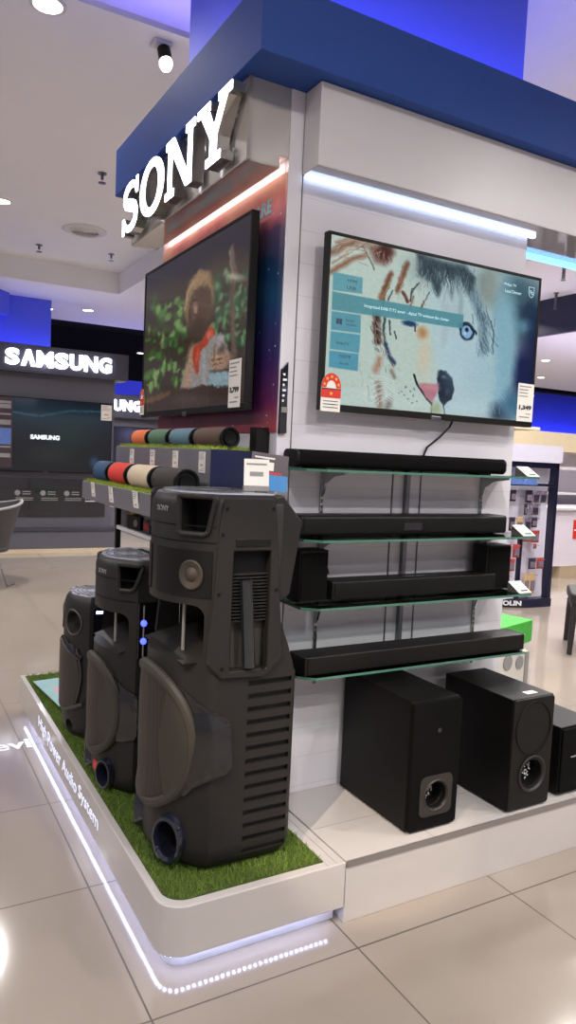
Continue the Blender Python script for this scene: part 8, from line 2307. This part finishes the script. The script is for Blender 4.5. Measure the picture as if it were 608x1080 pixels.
subwoofer('smallest black subwoofer at the right edge of the plinth', 2.132, 2.33, 1.715, 1.98, .252, 3)

# ------------------------------------------------------------------ left background: grey booth
def sign_letters(t, s, x0, z0, z1, y, adv, m='sign_light'):
    x = x0
    for ch, w in zip(s, adv):
        h = z1 - z0
        if ch == 'A':
            mb = MB(); mb.prism([(0, 0), (.30, 0), (.52, .62), (.52, 1), (.36, 1)], 0, .03, 'y'); mb.prism([(1, 0), (.70, 0), (.48, .62), (.48, 1), (.64, 1)], 0, .03, 'y'); me = mb.mesh()
            for v in me.vertices: v.co.x *= w * .94; v.co.z *= h
        else:
            me = text_mesh(ch, 1, .02, .045); xs = [v.co.x for v in me.vertices]; ys = [v.co.y for v in me.vertices]
            for v in me.vertices:
                v.co = Vector(((v.co.x - min(xs)) / (max(xs) - min(xs)) * w * .9, (v.co.z + .02) * .75, (v.co.y - min(ys)) / (max(ys) - min(ys)) * h))
        me.transform(Matrix.Translation((x, y, z0))); link('letter', me, m, t, smooth=0); x += w
BY = 9.70
t = thing('display_booth', 'large grey television booth with glowing white letters, left background', 'display stand', (0, BY, 0), 0)
part('header', MB().box(-3, 2.90, -.12, .26, 2.26, 2.60), 'grey_booth_dark', t, smooth=0)
part('led_strip', MB().box(-.2, 2.0, .12, .15, 2.60, 2.612), 'led_blue', t, smooth=0, label='blue light strip on top of the sign')
part('back_panel', MB().box(-3, 2.76, 0, .26, .28, 2.26), 'grey_booth', t, smooth=0)
part('plinth', MB().box(-3, 2.80, -.10, .4, .05, .28), 'grey_booth', t, smooth=0, bevel=.004)
part('ledge', MB().box(-3, 2.80, -.12, .4, .28, .32), 'grey_booth_dark', t, smooth=0)
part('baseboard', MB().box(-3, 2.80, -.12, .4, 0, .05), 'baseboard_cream', t, smooth=0)
sign_letters(t, 'SAMSUNG', 1.36, 2.335, 2.535, -.16, (.185, .185, .22, .185, .18, .19, .18))
pn = part('graphic_panel', MB().box(-.5, 2.66, -.02, 0, .46, .95), 'panel_black', t, smooth=0)
m = MB()
for x in (1.55, 1.86, 2.16):
    m.lathe([(.035, 0), (.035, .004)], c=(x, -.026, .76), axis='y', n=18)
    for k in range(2): m.box(x + .06, x + .16, -.024, -.02, .77 - k * .03, .782 - k * .03)
    for k in range(2): m.box(x - .02, x + .19, -.024, -.02, .69 - k * .025, .70 - k * .025)
part('icon', m, 'print_grey', pn, smooth=0)
put_text('panel_text', 'No.1', .1, t, (2.47, -.024, .71), 'print_white', width=.13, height=.06); part('underline', MB().box(2.40, 2.54, -.024, -.02, .655, .665), 'print_white', t, smooth=0)
pic = Painter(1.78, 60, (14, 17, 22), 5, .004).run([('e', .9, .2, .9, .3, (22, 44, 56), .6, .8), ('s', [(.1, .12), (.4, .2), (.8, .24), (1.2, .14), (1.7, .12)], .02, (52, 92, 110), .8, .9), ('e', .28, .1, .05, .08, (52, 84, 112), .6, 1), ('e', .95, .75, .25, .1, (32, 34, 38), .6, 1), ('e', 1.55, .85, .06, .08, (40, 66, 96), .6, 1), ('e', 1.2, .45, .3, .2, (20, 44, 40), .7, .8)]).done()
tv3 = television('television', 'large dark television reading white letters inside the grey booth', 1.66, .93, (1.88, BY - .09, 1.49), 0, pic, 'screen_booth', foot=.02)
put_text('screen_text', 'SAMSUNG', .1, tv3, (-.02, .0015, -.02), 'caption_white', width=.36, height=.06, bold=.006, depth=.0003)
price_card('price_tag', 'pink and white price card at the top right of the booth television', (2.63, BY - .096, 1.83), .14, .20, 0, None, .02, red=True)
t = thing('spec_card', 'tall dark specification card at the left edge of the booth television', 'information card', (1.36, BY - .13, 1.08), 0)
part('board', MB().box(-.16, .10, 0, .012, 0, .86), 'leaflet_dark', t, smooth=0); part('stand', MB().box(-.03, .03, .012, .035, -.0, .3), 'plastic_black', t, smooth=0)
m = MB()
for z, h in ((.78, .03), (.72, .05), (.64, .02), (.52, .06), (.24, .02), (.12, .05)): m.box(-.14, .08, -.002, 0, z, z + h)
part('print', m, 'print_grey', t, smooth=0); part('photo_print', MB().box(-.14, .085, -.002, 0, .28, .48), 'pack_blue', t, smooth=0)
t = thing('light_strip', 'blue light strip washing the back wall, behind the cream unit', 'light strip', (20, 16.7, 2.2), 0)
part('led_strip', MB().box(-6, 6, 0, .04, 0, .03), 'led_wash', t, smooth=0); part('shelf_board', MB().box(-6, 6, -.1, .3, -.03, 0), 'white_satin', t, smooth=0)  # unseen strip and its board, added to brighten the blue back wall
# second booth further right
t = thing('display_booth', 'second grey booth further back, its glowing sign partly hidden', 'display stand', (0, 12.0, 0), 0)
part('header', MB().box(2.6, 5.2, -.1, .4, 1.88, 2.26), 'grey_booth_dark', t, smooth=0); part('led_strip', MB().box(2.6, 5.2, .2, .23, 2.26, 2.28), 'led_wash', t, smooth=0, label='blue light strip on top of the sign'); part('back_panel', MB().box(2.6, 5.2, 0, .3, 0, 1.88), 'grey_booth', t, smooth=0)  # header strip added to wash the blue wall behind the booth
sign_letters(t, 'SAMSUNG', 2.72, 1.99, 2.17, -.14, (.155, .155, .185, .155, .155, .165, .16))
pic2 = Painter(1.78, 40, (20, 24, 46), 6, .004).run([('e', .5, .2, .3, .2, (120, 110, 150), .6, .6), ('e', 1.2, .4, .4, .3, (30, 40, 96), .7, .9)]).done()
television('television', 'dark blue television on the second booth behind the cylinder speakers', 1.1, .64, (3.9, 11.90, 1.42), 0, pic2, 'screen_booth')

# tub chair at the left edge
t = thing('tub_chair', 'dark grey tub chair on thin wire legs at the left edge', 'chair', (.86, 7.55, 0), 0)
sec = []
m = MB()
def shell(i, j):
    a = -2.2 + 4.4 * i / 24; z = .36 + .46 * j / 8 * (1 - .12 * abs(a)); r = .27 + .12 * j / 8
    return (r * math.cos(a) * 1.0, r * math.sin(a), z)
def shell2(i, j):
    a = -2.2 + 4.4 * i / 24; z = .36 + .46 * j / 8 * (1 - .12 * abs(a)); r = .245 + .12 * j / 8
    return (r * math.cos(a), r * math.sin(a), z)
m.grid(shell, 25, 9, shell2); part('backrest', m, 'chair_grey', t)
part('back_rim', MB().tube([shell(i, 8) for i in range(25)], .014, 8), 'print_grey', t)
part('seat', MB().lathe([(.27, 0), (.28, .03), (.26, .08), (.0005, .09)], c=(0, 0, .33), n=32), 'chair_grey', t)
for a in range(4):
    A = PI / 4 + a * PI / 2; part('leg', MB().tube([(.2 * math.cos(A), .2 * math.sin(A), .34), (.33 * math.cos(A), .33 * math.sin(A), .006), (.33 * math.cos(A + .5), .33 * math.sin(A + .5), .006)], .006, 8), 'steel_dark', t)

# ------------------------------------------------------------------ right background
t = thing('accessory_rack', 'tall navy and white rack hung with packaged accessories, right of the pillar', 'display rack', (5.5, 5.0, 0), 0)
part('header_board', MB().prism(rrect(-.40, .37, 1.42, 1.585, .03), -.05, .05, 'y'), 'rack_white', t)
part('cross_bar', MB().box(-.40, .355, -.03, .03, 1.365, 1.42), 'rack_navy', t, smooth=0); part('cross_bar', MB().box(-.40, .34, -.02, .03, 1.19, 1.215), 'rack_navy', t, smooth=0)
part('post', MB().box(.315, .355, -.03, .05, .0, 1.40), 'rack_navy', t, smooth=0); part('post', MB().box(-.42, -.385, -.03, .05, .0, 1.40), 'rack_navy', t, smooth=0)
part('post', MB().box(-.06, -.02, .03, .06, .05, .75), 'rack_navy', t, smooth=0)
part('back_panel', MB().box(-.385, .315, .06, .08, .08, 1.365), 'rack_white', t, smooth=0)
base = [(-.34, .14), (.05, -.03), (.35, -.05), (.36, .30), (-.34, .30)]
part('base', MB().prism(base, 0, .085, 'z'), 'rack_navy', t, smooth=0, bevel=.004)
ang = math.atan2(-.17, .39)
put_text('base_text', 'AVOLIN', .06, t, (-.155, .052, .045), 'print_white', M=Euler((0, 0, ang)).to_matrix().to_4x4() @ UPRIGHT, width=.30, height=.05, bold=.003)
def pack(x, z, w, h, m, label):
    t = thing('blister_pack', label, 'package', (5.5 + x, 4.985, z), 0, 'packages hanging on the rack')
    part('card', MB().box(-w / 2, w / 2, -.004, 0, -h, 0), m, t, smooth=0, bevel=.002)
    part('blister', MB().box(-w * .34, w * .34, -.018, -.004, -h * .85, -h * .35), 'pack_grey' if m != 'pack_grey' else 'pack_dark', t, smooth=0, bevel=.004)
    part('hook', MB().cyl((0, -.06, -.012), (0, .075, -.012), .003, n=6), 'chrome', t)
rowsp = [(1.12, [(-.34, .08, .10, 'pack_grey'), (-.24, .08, .11, 'pack_dark'), (-.03, .09, .12, 'pack_dark'), (.07, .09, .12, 'pack_grey'), (.17, .09, .12, 'pack_grey')], 'top row'),
         (.99, [(-.06, .04, .11, 'pack_dark'), (.07, .09, .11, 'pack_grey')], 'second row'),
         (.86, [(-.33, .08, .13, 'pack_tan'), (-.23, .08, .13, 'pack_dark'), (-.13, .08, .13, 'pack_tan'), (-.02, .08, .13, 'pack_grey'), (.07, .08, .1, 'pack_dark')], 'third row'),
         (.73, [(-.02, .1, .11, 'pack_red'), (.09, .12, .12, 'pack_red')], 'fourth row'),
         (.60, [(-.26, .09, .13, 'pack_red'), (-.15, .09, .13, 'pack_red'), (.1, .04, .05, 'pack_red')], 'fifth row'),
         (.46, [(-.31, .09, .12, 'pack_red'), (-.2, .09, .12, 'pack_red'), (.08, .1, .11, 'pack_dark'), (.19, .1, .11, 'pack_red')], 'sixth row'),
         (.31, [(-.25, .08, .1, 'pack_red'), (.02, .07, .2, 'pack_tan'), (.10, .07, .2, 'pack_tan')], 'lowest row')]
cn = {'pack_grey': 'mauve-grey', 'pack_dark': 'dark', 'pack_tan': 'tan', 'pack_red': 'red'}
pos_ = ('leftmost', 'second from left', 'third from left', 'fourth from left', 'fifth from left')
for z, items, rn in rowsp:
    for i, (x, w, h, m) in enumerate(items): pack(x, z + .03, w, h, m, '%s package, %s in the %s of the navy rack' % (cn[m], pos_[i], rn))
for i, x in enumerate((-.24, -.06)):
    t = thing('pouch', ['blue pouch on the rack under its upper bar, left one', 'blue pouch on the rack under its upper bar, right one'][i], 'pouch', (5.5 + x, 4.95, 1.2), 0, 'blue pouches on the rack')
    part('bag', MB().prism([(-.09, 0), (.09, 0), (.06, .06), (.02, .09), (-.03, .09), (-.07, .05)], -.02, .02, 'y'), 'pack_blue', t, smooth=0, bevel=.006); part('hook', MB().cyl((0, 0, .085), (0, .1, .085), .003, n=6), 'chrome', t)

t = thing('service_counter', 'white counter with wood-look foot behind the navy rack', 'counter', (7.28, 6.2, 0), 0)
part('front', MB().box(0, 4, 0, .6, .16, .86), 'counter_white', t, smooth=0); part('foot_panel', MB().box(.16, 4, -.01, .6, 0, .16), 'counter_wood', t, smooth=0); part('worktop', MB().box(-.02, 4, -.03, .62, .86, .89), 'white_satin', t, smooth=0, bevel=.003)
t = thing('wall_unit', 'cream and grey shelf unit standing behind the white counter', 'shelf unit', (7.35, 6.95, 0), 0)
part('carcass', MB().box(0, 4, .2, .3, 0, 1.82), 'counter_white', t, smooth=0); part('shelf_board', MB().box(0, 4, -.1, .2, 1.02, 1.05), 'white_satin', t, smooth=0); part('shelf_board', MB().box(0, 4, -.1, .2, 1.36, 1.40), 'white_satin', t, smooth=0); part('end_panel', MB().box(0, .03, -.1, .2, 0, 1.40), 'white_satin', t, smooth=0)
part('header', MB().box(-.35, 4, -.05, .3, 1.60, 1.86), 'cream_wall', t, smooth=0); part('led_strip', MB().box(-.3, 4, .16, .22, 1.86, 1.875), 'led_lavender', t, smooth=0, label='pale violet light strip on top')  # hidden up-light added on the header to brighten the ceiling above
for i, (x, w, h) in enumerate(((.15, .2, .12), (.42, .22, .15))):
    t = thing('audio_receiver', ['left of two black receivers on the unit behind the counter', 'right of two black receivers on the unit behind the counter'][i], 'receiver', (7.38 + x, 6.95, 1.05), 0, 'receivers on the shelf unit')
    part('case', MB().box(-w / 2, w / 2, -.08, .15, .01, h), 'plastic_black', t, smooth=0, bevel=.004); part('knob', MB().cyl((w * .28, -.09, h * .5), (w * .28, -.08, h * .5), .02, n=16), 'steel_dark', t); part('foot', MB().box(-w * .4, w * .4, -.06, .12, 0, .011), 'plastic_void', t, smooth=0)
t = thing('notice', 'small red notice on the front of the white counter', 'notice', (7.68, 6.2, .62), 0)
part('sheet', MB().box(-.05, .1, -.004, 0, -.12, .12), 'sticker_red', t, smooth=0); part('print', MB().box(-.03, .06, -.005, -.004, -.02, .0), 'print_white', t, smooth=0)
t = thing('display_table', 'tall white pedestal with thin slab top above the rack header', 'table', (6.6, 6.5, 0), 0)
part('tabletop', MB().box(-.30, .32, -.3, .3, 1.815, 1.85), 'cream_wall', t, smooth=0, bevel=.003); part('pedestal', MB().box(-.14, .06, -.1, .1, 0, 1.815), 'counter_white', t, smooth=0)
t = thing('promo_stand', 'red and white promotional stand half hidden by the pillar edge', 'stand', (6.05, 6.0, 0), 0)
part('panel', MB().box(-.14, .14, 0, .03, 0, 1.78), 'counter_white', t, smooth=0); part('red_print', MB().box(-.06, .12, -.004, 0, 1.58, 1.72), 'sticker_red', t, smooth=0)
for i in range(3):
    x = (11.6, 13.4, 15.6)[i]
    solo('support_post', MB().box(-.05, .05, -.05, .05, 0, 4.6), 'navy', ['left of the thin dark posts before the blue back wall', 'middle of the thin dark posts before the blue back wall', 'right of the thin dark posts before the blue back wall'][i], 'post', (x, 14.5 + i, 0), group='dark posts by the back wall', smooth=0)
t = thing('stool', 'black padded stool at the right edge of the picture', 'stool', (4.78, 3.60, 0), .75)
part('seat', MB().prism(rrect(-.25, .25, -.22, .22, .05), .38, .455, 'z'), 'chair_black', t, bevel=.012)
part('seat_frame', MB().box(-.235, .235, -.205, .205, .33, .38), 'chair_black', t, smooth=0, bevel=.004)
for sx in (-1, 1):
    for sy in (-1, 1): part('leg', MB().tube([(sx * .215, sy * .185, .35), (sx * .235, sy * .20, 0.004)], [.026, .018], 10), 'chair_black', t)
t = thing('appliance', 'white appliance with round dials on the floor behind the pillar', 'appliance', (3.2, 3.05, 0), .25)
part('housing', MB().prism(rrect(-.17, .19, 0, .335, .05), -.1, .12, 'y'), 'appliance_white', t, bevel=.01)
for x, z, r in ((-.09, .25, .045), (.045, .23, .04)):
    part('dial', MB().lathe([(r, -.108), (r, -.1)], c=(x, 0, z), axis='y', n=24), 'print_grey', t); 
part('vent', MB().box(.11, .15, -.106, -.1, .06, .28), 'print_grey', t, smooth=0)
t = thing('carton', 'bright green carton resting on the white appliance', 'carton', (3.18, 3.05, .336), .28)
part('box', MB().box(-.18, .20, -.11, .10, 0, .13), 'green_box', t, smooth=0, bevel=.006); part('print', MB().box(-.1, .1, -.112, -.11, .04, .06), 'print_white', t, smooth=0)
t = thing('bottle', 'dark bottle with red foot beside the green carton', 'bottle', (2.86, 3.0, 0), 0)
part('glass_body', MB().lathe([(.03, .4), (.032, .6), (.03, .72), (.012, .78), (.012, .84)], n=18), 'glass_edge', t); part('label_band', MB().lathe([(.034, .32), (.034, .4), (.03, .41)], n=18), 'sticker_red', t); part('stand', MB().lathe([(.05, 0), (.05, .02), (.015, .03), (.015, .32)], n=18), 'plastic_black', t)

# cast lettering painted as flat white shapes on the floor by the platform
me = text_mesh('evi', .15, .0002, .004, 'RIGHT')
solo('floor_lettering', me, 'floor_print', 'white letters on the floor tiles beside the platform', 'floor lettering', (.625, 3.40, .0007), smooth=0)

# ------------------------------------------------------------------ world, camera, view
w = bpy.data.worlds.new('hall'); scene.world = w; w.use_nodes = True
bg = w.node_tree.nodes['Background']; bg.inputs['Color'].default_value = (*rgb(196, 190, 200), 1); bg.inputs['Strength'].default_value = .5

cam = bpy.data.cameras.new('camera'); co = bpy.data.objects.new('camera', cam); COL.objects.link(co); scene.camera = co
cam.sensor_fit = 'VERTICAL'; cam.sensor_height = 24; cam.lens = 771.28 / 1080 * 24; cam.clip_end = 100; cam.clip_start = .05
yaw, pit, roll = (math.radians(a) for a in (29.499, -4.2826, 2.6147))
fwd = Vector((math.sin(yaw) * math.cos(pit), math.cos(yaw) * math.cos(pit), math.sin(pit)))
right = Vector((math.cos(yaw), -math.sin(yaw), 0)); up = right.cross(fwd)
r2 = right * math.cos(roll) + up * math.sin(roll); u2 = -right * math.sin(roll) + up * math.cos(roll)
M = Matrix.Identity(4)
for i in range(3): M[i][0] = r2[i]; M[i][1] = u2[i]; M[i][2] = -fwd[i]
M[0][3], M[1][3], M[2][3] = 0, 0, 1.36
co.matrix_world = M

vs = scene.view_settings; vs.view_transform = 'Standard'; vs.look = 'None'; vs.exposure = 0.; vs.gamma = 1; vs.use_curve_mapping = False
scene.cycles.use_denoising = True
scene.cycles.max_bounces = 10; scene.cycles.sample_clamp_indirect = 6
